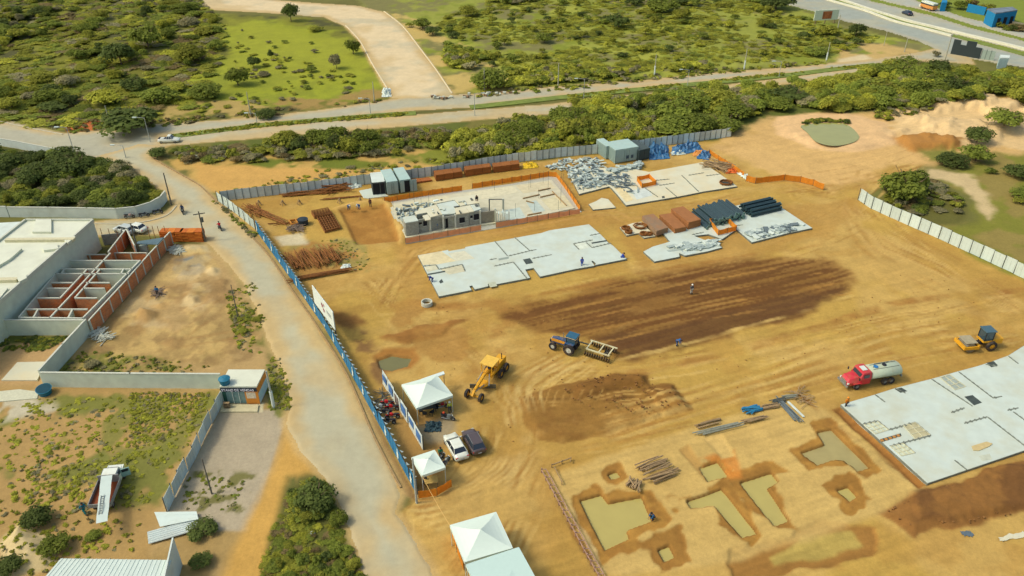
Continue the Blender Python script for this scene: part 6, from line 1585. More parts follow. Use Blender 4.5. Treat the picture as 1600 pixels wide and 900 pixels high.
dv = (b0 - a0); row = (a1 - a0); n = 9
for k in range(n):
    for lv in range(3):
        if lv == 2 and k % 3 == 2: continue
        a = a0 + row * (k / (n - 1)) + Vector((0, 0, .25 + .22 + lv * .4)); o_ = dv.normalized() * random.uniform(-.4, .4)
        pipe(t, a + o_, a + dv + o_, .21)
# --- steel rods, coils, loose timber
def rods(label, cx, cy, L, ang, n, w, h=.3, r=.05, mt=M_steelrust, jit=.15, name='rod_bundle', cat='steel rods', group=None, bent=0.0, seed=1, part='rod'):
    rr = random.Random(seed); c = P(cx, cy); t = thing(name, label, cat, (c.x, c.y, 0), group=group)
    for k in range(n):
        u = rr.uniform(-.5, .5) * w; a_ = ang + rr.gauss(0, jit); L_ = L * rr.uniform(.7, 1.05)
        d = Vector((math.cos(a_), math.sin(a_), 0)); o_ = Vector((-math.sin(ang), math.cos(ang), 0)) * u + d * rr.uniform(-.12, .12) * L
        z = r + rr.random() * h; p = c + o_ - d * L_ / 2; q = c + o_ + d * L_ / 2; mid = (p + q) / 2 + Vector((-d.y, d.x, 0)) * rr.gauss(0, bent)
        m = MB(); m.path([p + Vector((0, 0, z)), mid + Vector((0, 0, z + .03)), q + Vector((0, 0, z))], r, n=5); m.build(part, mt, t)
    return t
rods('long rusty steel rods lying along the north fence left of the white-roofed hut', 486, 303, 11, .2, 16, 1.0, .5, .07, jit=.06)
rods('heap of rusty cut steel by the north fence next to the white sacks', 525, 297, 6, .25, 34, 2.2, .9, .07, jit=.35, seed=2)
rods('single row of rusty rods lying on bare sand left of the hut', 530, 310, 8.5, .2, 5, .35, .12, .06, jit=.02, seed=3)
ba = math.atan2((P(470, 415) - P(448, 385)).y, (P(470, 415) - P(448, 385)).x)
for k in range(9):
    rods('bundle of bent rusty steel cages beside the upper blue hoarding', 452 + k * 9.0, 412 - k * 1.5, 6.6 - abs(k - 4) * .25, ba + .05 * math.sin(k * 2), 9, .55, .8, .06, jit=.06, group='rusty steel cages by the blue hoarding', seed=10 + k, bent=.2)
rods('rusty steel rods laid across the lower ends of the steel cages', 502, 431, 9.5, .38, 18, .9, .4, .06, jit=.05, seed=30)
rods('thin bent rusty rods spread right of the steel cages', 525, 402, 4, .5, 12, 4, .1, .035, jit=.9, seed=31, bent=.4)
rods('rusty steel cages near the white end of the hoarding', 398, 330, 6, -.9, 20, 2.4, .5, .06, jit=.25, seed=32)
rods('long rusty beams lying down from the white hoarding corner', 424, 341, 8, -.62, 8, 1.4, .3, .09, jit=.04, seed=33)
rods('heap of dark scrap bars near the black drum', 462, 359, 3.4, .5, 26, 1.8, .5, .06, mt=mat('dark_scrap', S(140, 120, 108), var=.3), jit=.6, seed=34)
rods('rusty bars and an orange frame next to the black drum', 444, 350, 5, .1, 6, .8, .2, .05, jit=.2, seed=35)
t = thing('cable_drum', 'round black water drum lying near the orange frame', 'drum', tuple(P(474, 347)))
p = P(474, 350); m = MB(); m.tube((p.x, p.y, 0), (p.x, p.y, 1.0), .85, .95, 20); m.build('drum', mat('black_drum', S(44, 56, 66), rough=.6), t)
m = MB(); m.tube((p.x, p.y, .99), (p.x, p.y, 1.08), .7, .4, 16); m.build('lid', _mats['black_drum'], t)
t = thing('orange_frame', 'low orange steel frame left of the black drum', 'steel frame', tuple(P(460, 348)))
for (a, b) in (((452, 346), (466, 344)), ((456, 352), (472, 349)), ((452, 346), (456, 352)), ((462, 345), (466, 351))): MB().wall(P(*a), P(*b), .18, 0, .35).build('frame_bar', mat('orange_steel', S(206, 140, 60)), t)
t = thing('steel_mesh_pile', 'brown pile of welded steel mesh left of the excavated bay', 'steel mesh', tuple(P(510, 345)))
for j, (q, h) in enumerate((([(487, 334), (513, 329), (520, 338), (492, 342)], .7), ([(496, 342), (520, 338), (532, 358), (508, 364)], .5))):
    w = PP(q)
    for lz in range(4):
        for u in range(7): MB().wall(w[0].lerp(w[1], u / 6), w[3].lerp(w[2], u / 6), .1, lz * h / 4, lz * h / 4 + .07).build('rod', M_steelrust, t)
        m = MB()
        for u in range(8): m.wall(w[0].lerp(w[3], u / 7), w[1].lerp(w[2], u / 7), .1, lz * h / 4 + .07, lz * h / 4 + .14)
        m.build('cross_rods', M_steelrust, t)
def coil(label, px, r, group=None, mt=M_steelrust, z=.02):
    c = P(*px, z); t = thing('steel_coil', label, 'steel coil', tuple(c), group=group)
    rr = random.Random(int(px[0] * 7))
    for k in range(9):
        m = MB(); ph = rr.uniform(0, 6); ex = rr.uniform(.7, 1)
        m.path([(c.x + r * ex * math.cos(a + ph) * rr.uniform(.9, 1.05), c.y + r * .8 * ex * math.sin(a + ph), z + .06 + .05 * k) for a in np.linspace(0, 6.3, 12)], .05, n=4); m.build('loop', mt, t)
    return t
for i, ((x, y), r) in enumerate((((978, 358), .9), ((982, 364), .7), ((1000, 355), 1.3), ((1006, 367), .8), ((1014, 367), .7))):
    coil('rusty steel coil on the small slab left of the board stacks', (x, y), r, 'rusty coils on the small slab', z=.2)
coil('rusty brown coil lying at the right end of the warm slab', (1134, 287), 1.4, z=.28)
rods('pile of grey weathered logs and planks between the puddles', 1026, 736, 3.8, .42, 26, 3.2, .55, .09, mt=M_timber, jit=.06, name='log_pile', cat='logs', seed=40, part='log')
rods('small pile of short pale logs left of the large log pile', 989, 758, 1.5, .9, 30, 1.6, .5, .07, mt=M_timber, jit=.5, name='log_pile', cat='logs', seed=41, part='log')
M_gt = mat('grey_timber', S(150, 150, 140), var=.2, scale=3)
for px, ang, L, lab, mt, sd in (((1108, 663), .35, 3.6, 'short stack of brown planks at the upper edge of the puddle field', M_timber, 42), ((1125, 672), .33, 6.6, 'long grey-topped plank stack above the puddles', M_gt, 43),
        ((1178, 657), .32, 3.4, 'thin brown planks in line right of the long plank stack', M_timber, 44), ((1200, 637), .25, 3.0, 'brown planks touching the blue bundle', M_timber, 45),
        ((1217, 628), .25, 2.2, 'short dark posts beyond the blue bundle', M_post, 46), ((1234, 621), .1, 2.0, 'dark grey posts at the corner of the puddle field', M_gt, 47)):
    rods(lab, *px, L, ang, 9, .7, .3, .07, mt=mt, jit=.03, name='plank_stack', cat='planks', seed=sd, part='plank')
da = math.atan2((P(1250, 650) - P(1230, 630)).y, (P(1250, 650) - P(1230, 630)).x)
rods('blue-grey bars lying beside the white board near the large slab', 1232, 642, 4.6, da, 12, .8, .25, .07, mt=mat('blue_grey_bar', S(104, 114, 124)), jit=.04, name='bar_stack', seed=48)
t = thing('white_board', 'long white board lying beside the blue-grey bars', 'board', tuple(P(1244, 640)))
MB().wall(P(1231, 628), P(1256, 652), .28, .0, .1).build('board', M_white, t)
rods('bright blue bundle of pipes at the left end of the brown planks', 1175, 641, 2.4, .4, 14, 1.0, .4, .1, mt=mat('bright_blue_plastic', S(50, 130, 180)), jit=.25, name='pipe_bundle', cat='pipes', seed=49, part='pipe')
rods('tangled brown sticks at the corner near the orange worker', 1255, 622, 3.4, .3, 16, 2.6, .2, .04, mt=M_timber, jit=.7, name='stick_heap', cat='sticks', seed=50, part='stick')
rods('thin metal scrap behind the motorbikes beside the blue hoarding', 598, 622, 3, .2, 22, 2, .3, .03, mt=M_post, jit=.8, name='scrap_heap', cat='scrap', seed=51, part='stick')
rods('grey branches and white rubble by the lower end of the orange brick wall', 160, 526, 2.6, .9, 46, 3.4, .4, .06, mt=M_cap, jit=.8, name='rubble_heap', cat='rubble', seed=52, part='stick')
rods('pale timber offcuts beside the far end of the brick wall', 276, 392, 2.4, .8, 26, 3.0, .3, .07, mt=M_cap, jit=.7, name='offcut_heap', cat='timber', seed=53, part='offcut')
rods('heap of dark steel and tools in the sandy lot beside the person in blue', 248, 459, 2.4, .4, 26, 1.8, .4, .05, mt=mat('dark_scrap', S(140, 120, 108)), jit=.9, name='scrap_heap', cat='scrap', seed=54, part='stick')
rods('tan planks and poles heaped by the orange barrier near the blue tarpaulins', 1120, 261, 6, -.5, 30, 3.5, .8, .08, mt=M_timber, jit=.5, name='plank_heap', cat='planks', seed=55, part='plank')
# --- crumpled tarpaulins and sheeting
def crumple(label, px, h, mt, n=14, seed=1, cat='tarpaulin', name='tarpaulin', z0=0.0, steep=.5):
    w = [P(*q) for q in px]; t0 = (w[0] + w[1] + w[2] + w[3]) / 4
    rr = np.random.RandomState(seed); g = rr.rand(n + 1, n + 1); vs = []; 
    for i in range(n + 1):
        for j in range(n + 1):
            u, v = i / n, j / n; p = w[0].lerp(w[1], u).lerp(w[3].lerp(w[2], u), v)
            e = min(u, 1 - u, v, 1 - v) * 4; z = h * min(1, e) * (.25 + .75 * g[i, j]) * (.6 + .4 * math.sin(u * 17 + seed) * math.cos(v * 13))
            jx = (rr.rand() - .5) * .35; vs.append((p.x + jx, p.y + (rr.rand() - .5) * .35, z0 + max(.01, z)))
    fs = [(i * (n + 1) + j, (i + 1) * (n + 1) + j, (i + 1) * (n + 1) + j + 1, i * (n + 1) + j + 1) for i in range(n) for j in range(n)]
    m = MB(); m.add(vs, [f[::-1] for f in fs]); o = m.build(name, mt, None, (t0.x, t0.y, 0))
    so = o.modifiers.new('thickness', 'SOLIDIFY'); so.thickness = .02
    return tag(o, label, cat)
M_tarp = mat('blue_tarpaulin', S(46, 112, 172), rough=.45, var=.25, scale=2, dirt=S(150, 176, 196), dirt_amt=.6, dirt_scale=2.2, spec=.5, trans=.15)
crumple('crumpled blue tarpaulin heap right beside the dark shed', [(1014, 250), (1046, 248), (1044, 228), (1012, 226)], 2.2, M_tarp, 16, 1)
crumple('long blue tarpaulin draped over goods along the end of the north fence', [(1050, 243), (1100, 236), (1090, 222), (1050, 230)], 1.9, M_tarp, 16, 2)
crumple('small blue tarpaulin heap next to the orange barrier and planks', [(1088, 248), (1108, 250), (1112, 238), (1094, 236)], 1.3, M_tarp, 12, 3)
crumple('white and pale blue sheeting in front of the blue tarpaulins', [(1050, 243), (1072, 241), (1070, 235), (1048, 238)], .8, M_tinw, 10, 4)
crumple('orange and tan sheeting between the blue heaps', [(1082, 244), (1100, 243), (1098, 235), (1084, 236)], .9, mat('tan_orange_sheet', S(222, 150, 80), var=.2), 10, 5)
crumple('orange sheet heap lying over the end of the plank heap', [(1134, 271), (1152, 271), (1150, 264), (1136, 264)], .9, mat('orange_sheet', S(222, 112, 54), var=.15), 10, 6)
crumple('white and blue sheet roll by the orange barrier', [(1150, 270), (1158, 268), (1178, 282), (1170, 284)], .8, M_tinw, 10, 7)
crumple('bright yellow sheet pile at the end of the brown stacks', [(817, 264), (842, 262), (838, 255), (818, 255)], 1.1, mat('yellow_sheet', S(226, 186, 44), var=.2, scale=2), 10, 8)
crumple('white sacks heaped at the fence behind the white-roofed hut', [(541, 297), (566, 292), (562, 285), (544, 288)], .9, M_white, 10, 9, 'sacks', 'sack_heap')
crumple('single white sack lying right of the rusty steel cages', [(533, 420), (548, 419), (547, 413), (535, 413)], .4, M_white, 8, 10, 'sack', 'sack')
crumple('white rubbish bag heap where the pale track meets the road', [(596, 152), (612, 151), (610, 138), (598, 138)], 1.6, M_white, 10, 11, 'bags', 'rubbish_heap')
crumple('dark blue-green heap of netting between the large tent and the white saloon', [(664, 675), (688, 674), (689, 660), (666, 658)], .7, mat('dark_teal_netting', S(56, 80, 92), var=.3, scale=5), 14, 12, 'netting', 'netting_heap')
crumple('white litter lying in the scrub by the bottom edge', [(480, 838), (492, 836), (490, 827), (482, 828)], .3, M_white, 6, 13, 'litter', 'litter')
crumple('blue-grey sheet lying on the mud at the lower right', [(1501, 829), (1516, 829), (1521, 838), (1506, 838)], .08, mat('blue_grey_sheeting', S(96, 110, 126)), 6, 14, 'sheet', 'ground_sheet')
crumple('white plastic sheet on the sand at the right edge near the bottom', [(1560, 840), (1600, 830), (1606, 836), (1566, 846)], .06, M_slabw, 8, 15, 'sheet', 'ground_sheet')
# --- loose formwork on the slabs: hundreds of small pieces nobody could count
def scatter(label, px, n, sizes, cols_, seed, name, cat, z0=.0, h=.5):
    w = [(p.x, p.y) for p in PP(px)]; xs = [a for a, b in w]; ys = [b for a, b in w]; rr = np.random.RandomState(seed)
    c = P(sum(a for a, b in px) / len(px), sum(b for a, b in px) / len(px))
    pts = []
    while len(pts) < n:
        X = rr.uniform(min(xs), max(xs), 400); Y = rr.uniform(min(ys), max(ys), 400); sd = signed_dist(X, Y, w)
        pts += [(x, y) for x, y, s_ in zip(X, Y, sd) if s_ > 0]
    m = MB(); ml = [mat(*k) if isinstance(k, tuple) else k for k in cols_]
    for x, y in pts[:n]:
        a, b, c_ = [rr.uniform(*s_) for s_ in sizes]; z = z0 + c_ / 2 + rr.rand() ** 2 * h
        m.box((x, y, z), (a, b, c_), rz=YAW + rr.choice([0, math.pi / 2]) + rr.normal(0, .35), rx=rr.normal(0, .12), ry=rr.normal(0, .12), mi=rr.randint(len(ml)))
    return tag(m.build(name, ml, None, (c.x, c.y, 0)), label, cat, kind='stuff')
M_f1, M_f2, M_f3 = mat('grey_formwork', S(164, 176, 180), var=.2, scale=3), mat('pale_formwork', S(206, 214, 214), var=.1), mat('dark_formwork', S(104, 116, 126), var=.2)
scatter('scattered grey formwork pieces covering the ground left of the double container', [(846, 262), (880, 250), (935, 246), (945, 262), (960, 268), (930, 275), (880, 268)], 230, ((.4, 1.7), (.12, .5), (.04, .18)), [M_f1, M_f2, M_f3, M_f2], 1, 'formwork_pieces', 'formwork', 0, .25)
scatter('grey formwork pieces piled on the left part of the warm slab', [(882, 268), (930, 264), (952, 276), (950, 290), (905, 300)], 240, ((.4, 1.8), (.12, .5), (.04, .2)), [M_f1, M_f2, M_f3, M_f1], 2, 'formwork_pieces', 'formwork', .26, .3)
scatter('grey frames strewn over the middle of the warm slab', [(940, 276), (975, 272), (1000, 300), (990, 306), (950, 290)], 60, ((.6, 2.6), (.1, .3), (.05, .2)), [M_f1, M_f3], 3, 'frame_pieces', 'formwork', .26, .2)
scatter('stacked grey panels lying behind the warm slab', [(950, 268), (1000, 258), (1000, 262), (955, 274)], 60, ((1.2, 2.6), (.5, .9), (.1, .25)), [M_f1, M_f2], 4, 'panel_pieces', 'formwork', 0, .6)
scatter('grey sheets and pieces on the lower part of the pipe slab', [(1040, 388), (1090, 380), (1120, 378), (1122, 386), (1080, 394)], 50, ((.6, 1.8), (.3, .9), (.04, .2)), [M_f1, M_f2], 5, 'panel_pieces', 'formwork', .26, .2)
scatter('grey sheets and pieces on the right part of the pipe slab', [(1165, 366), (1225, 352), (1250, 352), (1240, 362), (1180, 374)], 80, ((.6, 1.8), (.3, .9), (.04, .2)), [M_f1, M_f2, M_f3], 6, 'panel_pieces', 'formwork', .26, .2)
scatter('props and boards lying around the left end of the block house', [(610, 330), (640, 322), (690, 318), (640, 345), (628, 352)], 60, ((.3, 1.6), (.1, .5), (.05, .5)), [M_f1, M_f3, M_f2], 7, 'prop_pieces', 'formwork', .26, .3)
scatter('small white rubble lying along the junction verge', [(270, 240), (360, 236), (370, 250), (290, 252)], 26, ((.2, .8), (.2, .6), (.1, .4)), [M_white, M_cap], 8, 'rubble_pieces', 'rubble')
scatter('scattered stones and clods over the yard around the yellow grader', [(640, 470), (900, 480), (1000, 640), (800, 700), (660, 600)], 60, ((.06, .18), (.06, .16), (.04, .12)), [mat('earth_clod', S(166, 124, 70), var=.3)], 9, 'earth_clods', 'clods', -.05, 0)
scatter('scattered clods across the right half of the bare ground', [(1000, 560), (1500, 400), (1600, 480), (1300, 570), (1100, 640)], 60, ((.06, .18), (.06, .16), (.04, .12)), [_mats['earth_clod']], 10, 'earth_clods', 'clods', -.05, 0)
scatter('brown clods along the dark bank at the lower right', [(1380, 800), (1440, 770), (1600, 730), (1600, 800), (1440, 832)], 160, ((.1, .3), (.1, .25), (.06, .2)), [mat('dark_clod', S(138, 96, 52), var=.3)], 11, 'earth_clods', 'clods', .1, 0)
scatter('brown clods on the spoil bank beside the grader', [(880, 610), (960, 588), (1010, 590), (1080, 640), (1000, 650), (900, 640)], 90, ((.1, .28), (.1, .22), (.06, .2)), [mat('dark_clod', S(138, 96, 52))], 12, 'earth_clods', 'clods', .45, .3)
scatter('pale stones along the junction side of the track mouth', [(655, 153), (740, 148), (800, 142), (810, 146), (700, 158)], 30, ((.3, 1.2), (.3, .9), (.2, .6)), [mat('brown_boulder', S(140, 112, 90), var=.3), M_cap], 13, 'verge_stones', 'stones')
# concrete ring, trestles, lined fence in the mud
t = thing('concrete_ring', 'open concrete ring lying on the sand below the left corner of the middle slab', 'concrete ring', tuple(P(667, 474)))
p = P(667, 476); rings = [[(p.x + r * math.cos(a), p.y + r * math.sin(a), z) for a in np.linspace(0, 6.283, 19)[:-1]] for r, z in ((.85, 0), (.85, .6), (.68, .6), (.68, .05))]
MB().loft(rings, cap=False).build('ring', M_cap, t)
for i, (x, y) in enumerate(((405, 320), (442, 320), (468, 319), (531, 317), (563, 316))):
    t = thing('trestle', 'small timber trestle standing in the row on bare sand near the north fence', 'trestle', tuple(P(x, y)), group='trestles on the sand')
    p = P(x, y)
    for s_ in (-1, 1): m = MB(); m.tube((p.x + s_ * .5, p.y, 0), (p.x, p.y, 1.0), .07, n=5); m.tube((p.x, p.y + s_ * .5, 0), (p.x, p.y, 1.0), .07, n=5); m.build('leg', M_timber, t)
t = thing('rail_fence', 'low pinkish timber rail fence left of the puddles', 'fence', tuple(P(850, 745)))
fp = [P(846, 738), P(880, 802), P(912, 862), P(940, 912)]
for a, b in zip(fp[:-1], fp[1:]):
    for off in (0, .55):
        o_ = Vector((off, 0, 0)); m = MB(); m.wall(a + o_, b + o_, .08, .35, .45); m.build('rail', mat('pink_grey_timber', S(176, 140, 130), var=.2), t)
    for k in range(5):
        p = a.lerp(b, k / 5); MB().box((p.x, p.y, .3), (.1, .1, .8)).build('post', _mats['pink_grey_timber'], t); MB().wall(p, p + Vector((.55, 0, 0)), .07, .45, .52).build('cross_rail', _mats['pink_grey_timber'], t)
t = thing('batter_boards', 'pale timber setting-out boards at the top left corner of the puddle field', 'boards', tuple(P(880, 725)))
for a, b in (((862, 730), (892, 719)), ((866, 733), (878, 757)), ((892, 719), (891, 725))): MB().wall(P(*a), P(*b), .08, .3, .42).build('board', M_timber, t)
for x, y in ((862, 730), (878, 724), (892, 719), (878, 757)): p = P(x, y); MB().box((p.x, p.y, .2), (.09, .09, .7)).build('stake', M_timber, t)
# --- poles, lamps
M_pole = mat('concrete_pole', S(176, 172, 158), var=.1); M_poled = mat('weathered_pole', S(112, 106, 98), var=.15); M_galv = mat('lamp_post_metal', S(176, 180, 180), rough=.5)
def pole(label, base, top, r=.16, mt=M_pole, arm=None, cross=False, name='utility_pole', cat='pole', group=None, wrap=False):
    b = P(*base); h = H(base, top); t = thing(name, label, cat, (b.x, b.y, 0), group=group)
    MB().tube((b.x, b.y, -.2), (b.x, b.y, h), r, r * .62, 8).build('pole', mt, t)
    if cross: MB().box((b.x, b.y, h - .5), (1.9, .12, .14), rz=YAW).build('crossarm', M_poled, t); MB().tube((b.x + .3, b.y, h - 2.0), (b.x + .3, b.y, h - 1.2), .22, n=8).build('transformer', M_post, t)
    if arm:
        m = MB(); m.path([(b.x, b.y, h - .15), (b.x + arm * .6, b.y, h + .05), (b.x + arm * 1.8, b.y, h + .1)], .05); m.build('arm', M_galv, t)
        MB().box((b.x + arm * 2.1, b.y, h + .08), (.9, .35, .14)).build('lamp_head', M_tinw, t)
    if wrap: MB().tube((b.x, b.y, .3), (b.x, b.y, h * .45), r * 1.35, n=8).build('wrapping', M_white, t)
    return t
for base, top, kw, lab in (((321, 377), 330, dict(mt=M_poled, cross=True), 'leaning dark utility pole beside the brick stacks'), ((268, 320), 270, dict(mt=M_poled), 'grey pole at the end of the curved white wall'),
    ((174, 201), 165, dict(), 'pale pole left of the round dark bush'), ((428, 637), 580, dict(mt=M_galv, wrap=True), 'pole with a white wrapped foot right of the sales stand'),
    ((331, 771), 717, dict(mt=M_poled, r=.1), 'thin pole standing in the grey gravel lot'), ((372, 496), 445, dict(mt=M_poled, r=.1), 'thin dark pole at the edge of the sandy lot beside the road'),
    ((392, 181), 144, dict(), 'thin pale pole in the left field verge near the road'), ((585, 158.7), 128, dict(), 'pale pole beside the white rubbish heap'), ((757, 140), 107, dict(), 'pale pole in front of the round tree right of the track'),
    ((872, 133.7), 99, dict(), 'pale pole next right of the round tree pole, on the far verge'), ((1022.5, 117.5), 85, dict(wrap=True), 'pale pole midway along the right field verge'), ((1162.5, 108.7), 76, dict(wrap=True), 'slanting pale pole left of the sandy clearing pole'),
    ((1291, 95), 66, dict(wrap=True), 'pale pole left of the sandy clearing near the motorway'), ((1413, 81), 59, dict(), 'pole at the tip of the green triangle by the motorway'), ((1381, 71), 50, dict(r=.1), 'thin pole in the green triangle by the motorway'),
    ((1309, 44), 23, dict(r=.2), 'stout pale pole beside the long pale billboard'), ((1476, 95), 53, dict(r=.2), 'tall pale pole left of the black roadside hoarding'), ((1568, 38), 15, dict(r=.1), 'thin pale pole in front of the bright blue building'),
    ((651, 785), 716, dict(mt=M_galv, r=.14), 'grey pole at the near end of the blue hoarding'), ((219, 402), 349, dict(mt=M_poled), 'dark pole rising among the walls of the brick house'), ((119, 300), 278, dict(mt=M_poled, r=.08), 'stub')):
    if lab == 'stub': continue
    pole(lab, base, top, **kw)
for base, top, arm, lab in (((115, 235), 199, -1, 'street lamp on the left side of the junction'), ((235, 222), 184, -1, 'street lamp at the head of the grass median'), ((197, 247), 227, -1, 'short street lamp at the lower corner of the junction'),
    ((402, 194), 177, -1, 'street lamp by the road left of the rubbish heap'), ((579, 178), 154, -1, 'street lamp at the mouth of the pale track'), ((742, 181), 146, 1, 'street lamp right of the track mouth'), ((912, 153), 123, -1, 'street lamp on the median below the first right-hand poles'),
    ((1074, 134), 109, -1, 'street lamp on the median in the middle of the long road'), ((1217, 121), 96, -1, 'street lamp on the median near the sandy clearing')):
    pole(lab, base, top, .09, M_galv, arm, name='street_lamp', cat='street lamp', group='street lamps along the avenue')
t = thing('cable', 'pale cable running down from the gate pole to the white peaked tent', 'cable', tuple(P(660, 745)))
a, b = P(659, 743, 2.7), P(703, 821, 3.0); m = MB(); m.path([a.lerp(b, k / 8) - Vector((0, 0, .8 * (k / 8) * (1 - k / 8))) for k in range(9)], .03, n=4); m.build('cable', mat('tan_rope', S(220, 176, 110)), t)

ORD = 'leftmost,second,third,fourth,fifth,sixth,seventh,eighth,ninth,tenth,eleventh,twelfth,thirteenth,fourteenth,fifteenth,sixteenth'.split(',')
def number(group, base):
    """sorts a group across the picture so that each member's label tells its place"""
    g = [o for o in scene.objects if o.get('group') == group and o.get('category')]
    g.sort(key=lambda o: proj(o.location)[0])
    n = len(g)
    for i, o in enumerate(g):
        if n <= 16: w = ORD[i] + ('' if i == 0 else ' from the left')
        elif i < n // 2: w = (ORD[i] + ('' if i == 0 else ' from the left')) if i < 16 else 'seventeenth from the left'
        else:
            j = n - 1 - i; w = 'rightmost' if j == 0 else (ORD[j] if j < 16 else 'seventeenth') + ' from the right'
        o['label'] = base + ', ' + w
number('rusty steel cages by the blue hoarding', 'bundle of rusty steel cages by the blue hoarding')
number('rusty coils on the small slab', 'rusty steel coil on the small slab')
number('trestles on the sand', 'small timber trestle on the sand by the north fence')
number('dark chairs under the large tent', 'dark chair under the large white tent')
# ------------------------------------------------------------------ vegetation: leaf-sized faces spread through lobed crowns
def leaf_mat(name, rgb, rnd=.22):
    m = bpy.data.materials.new(name); m.use_nodes = True; nt = m.node_tree; N = nt.nodes; Lk = nt.links; b = N['Principled BSDF']
    b.inputs['Roughness'].default_value = .7; b.inputs['Specular IOR Level'].default_value = .06
    at = N.new('ShaderNodeAttribute'); at.attribute_name = 'Col'
    mu = N.new('ShaderNodeMix'); mu.data_type = 'RGBA'; mu.blend_type = 'MULTIPLY'; mu.inputs['Factor'].default_value = 1
    Lk.new(at.outputs['Color'], mu.inputs['A']); mu.inputs['B'].default_value = (*rgb, 1); out = mu.outputs['Result']
    if rnd:
        oi = N.new('ShaderNodeObjectInfo'); r = N.new('ShaderNodeMapRange'); r.inputs['To Min'].default_value = 1 - rnd; r.inputs['To Max'].default_value = 1 + rnd
        Lk.new(oi.outputs['Random'], r.inputs['Value']); m3 = N.new('ShaderNodeMix'); m3.data_type = 'RGBA'; m3.blend_type = 'MULTIPLY'; m3.inputs['Factor'].default_value = 1
        Lk.new(out, m3.inputs['A']); Lk.new(r.outputs[0], m3.inputs['B']); out = m3.outputs['Result']
    Lk.new(out, b.inputs['Base Color'])
    tr = N.new('ShaderNodeBsdfTranslucent'); mx = N.new('ShaderNodeMixShader'); mx.inputs[0].default_value = .38
    Lk.new(out, tr.inputs[0]); Lk.new(b.outputs[0], mx.inputs[1]); Lk.new(tr.outputs[0], mx.inputs[2]); Lk.new(mx.outputs[0], N['Material Output'].inputs[0])
    return m
G_OL, G_DK, G_YL, G_GY, G_BR, G_MD = (.30, .305, .04), (.115, .15, .034), (.40, .40, .045), (.29, .265, .12), (.24, .185, .07), (.215, .255, .038)
L_MATS = {'olive': leaf_mat('olive_leaves', G_OL), 'dark': leaf_mat('dark_green_leaves', G_DK), 'yellow': leaf_mat('yellow_green_leaves', G_YL), 'grey': leaf_mat('grey_dry_twigs', G_GY), 'mid': leaf_mat('mid_green_leaves', G_MD)}
L_ALL = leaf_mat('mixed_leaves', (1, 1, 1), 0)
M_bark = mat('grey_brown_bark', S(120, 100, 80), var=.25, scale=4)
def crown_np(seed, nl=9, nq=520, leaf=.17, flat=.62, core=True, z0=.12):
    """unit crown: radius about 1, height about 2*flat; returns verts (4n,3), tone (4n)"""
    r = np.random.RandomState(seed)
    c = []
    for k in range(nl):
        a = r.uniform(0, 6.283); d = .62 * math.sqrt(r.rand()); c.append((d * math.cos(a), d * math.sin(a), z0 + flat * (.45 + .8 * r.rand() * (1 - d * .5)), r.uniform(.3, .5)))
    c = np.array(c); tone = r.uniform(.75, 1.25, nl)
    k = r.randint(0, nl, nq); dv = r.normal(size=(nq, 3)); dv /= np.linalg.norm(dv, axis=1)[:, None]
    dv[:, 2] = np.where(dv[:, 2] < -.35, -dv[:, 2], dv[:, 2])
    rad = c[k, 3] * (1 - .35 * r.rand(nq) ** 2) * np.clip(r.normal(1, .13, nq), .6, 1.45)
    pos = c[k, :3] + dv * rad[:, None] * np.array([1, 1, flat * 1.15]); pos[:, 2] = np.maximum(pos[:, 2], .03)
    nrm = dv * .9 + r.normal(size=(nq, 3)) * .38; nrm[:, 2] += .65; nrm /= np.linalg.norm(nrm, axis=1)[:, None]
    up = r.normal(size=(nq, 3)); t1 = np.cross(nrm, up); t1 /= np.linalg.norm(t1, axis=1)[:, None]; t2 = np.cross(nrm, t1)
    s = leaf * r.uniform(.55, 1.25, nq)[:, None]; a1, a2 = t1 * s * .62, t2 * s * r.uniform(.5, .95, nq)[:, None]
    v = np.stack([pos - a1 - a2 * .4, pos + a1 * .3 - a2, pos + a1 + a2 * .3, pos - a1 * .2 + a2], 1).reshape(-1, 3)
    tn = np.repeat(tone[k] * r.uniform(.75, 1.25, nq), 4)
    return v, tn
def tone_rgb(tn, r=None):
    t = tn[:, None]; return np.clip(np.hstack([t * (1 + .15 * (t - 1)), t, t * (1 - .2 * (t - 1))]), 0, 3)
PROTO = [crown_np(300 + i, nl=12 + i % 5, nq=2000, leaf=.095, flat=(.5, .62, .72, .45, .58)[i % 5]) for i in range(7)]
SMALL = [crown_np(400 + i, nl=9, nq=620, leaf=.135, flat=.5) for i in range(6)]
TINY = [crown_np(500 + i, nl=5, nq=90, leaf=.3, flat=.35) for i in range(6)]
LOW = [crown_np(600 + i, nl=10, nq=420, leaf=.13, flat=.4) for i in range(6)]
def crown_mesh(p, mt):
    v, tn = p; me = bpy.data.meshes.new('crown'); n = len(v) // 4
    me.from_pydata(v.tolist(), [], np.arange(4 * n).reshape(-1, 4).tolist()); set_col(me, tone_rgb(tn) / 1.0); me.materials.append(L_MATS[mt]); return me
_cm = {}
def trunk_mesh(seed, h):
    r = random.Random(seed); m = MB(); top = Vector((0, 0, .55)); m.tube((0, 0, -.1), top, .05, .035, 6)
    for k in range(5):
        a = k * 1.26 + r.random(); e = Vector((.5 * math.cos(a), .5 * math.sin(a), .75 + .25 * r.random())); m.tube(top * .7, e, .03, .012, 5)
        m.tube(e * .7, e + Vector((.2 * math.cos(a + 1), .2 * math.sin(a + 1), .12)), .014, .006, 4)
    return mesh_of(m, 'trunk', M_bark)
_tr = [trunk_mesh(i, 1) for i in range(4)]
def gz(x, y):
    i = min(max(int(np.searchsorted(GD, y)), 1), len(GD) - 1)
    u = x / half[i]; j = min(max(int(np.searchsorted(GU, u)), 0), len(GU) - 1)
    return float(hgt[i * nc + j])
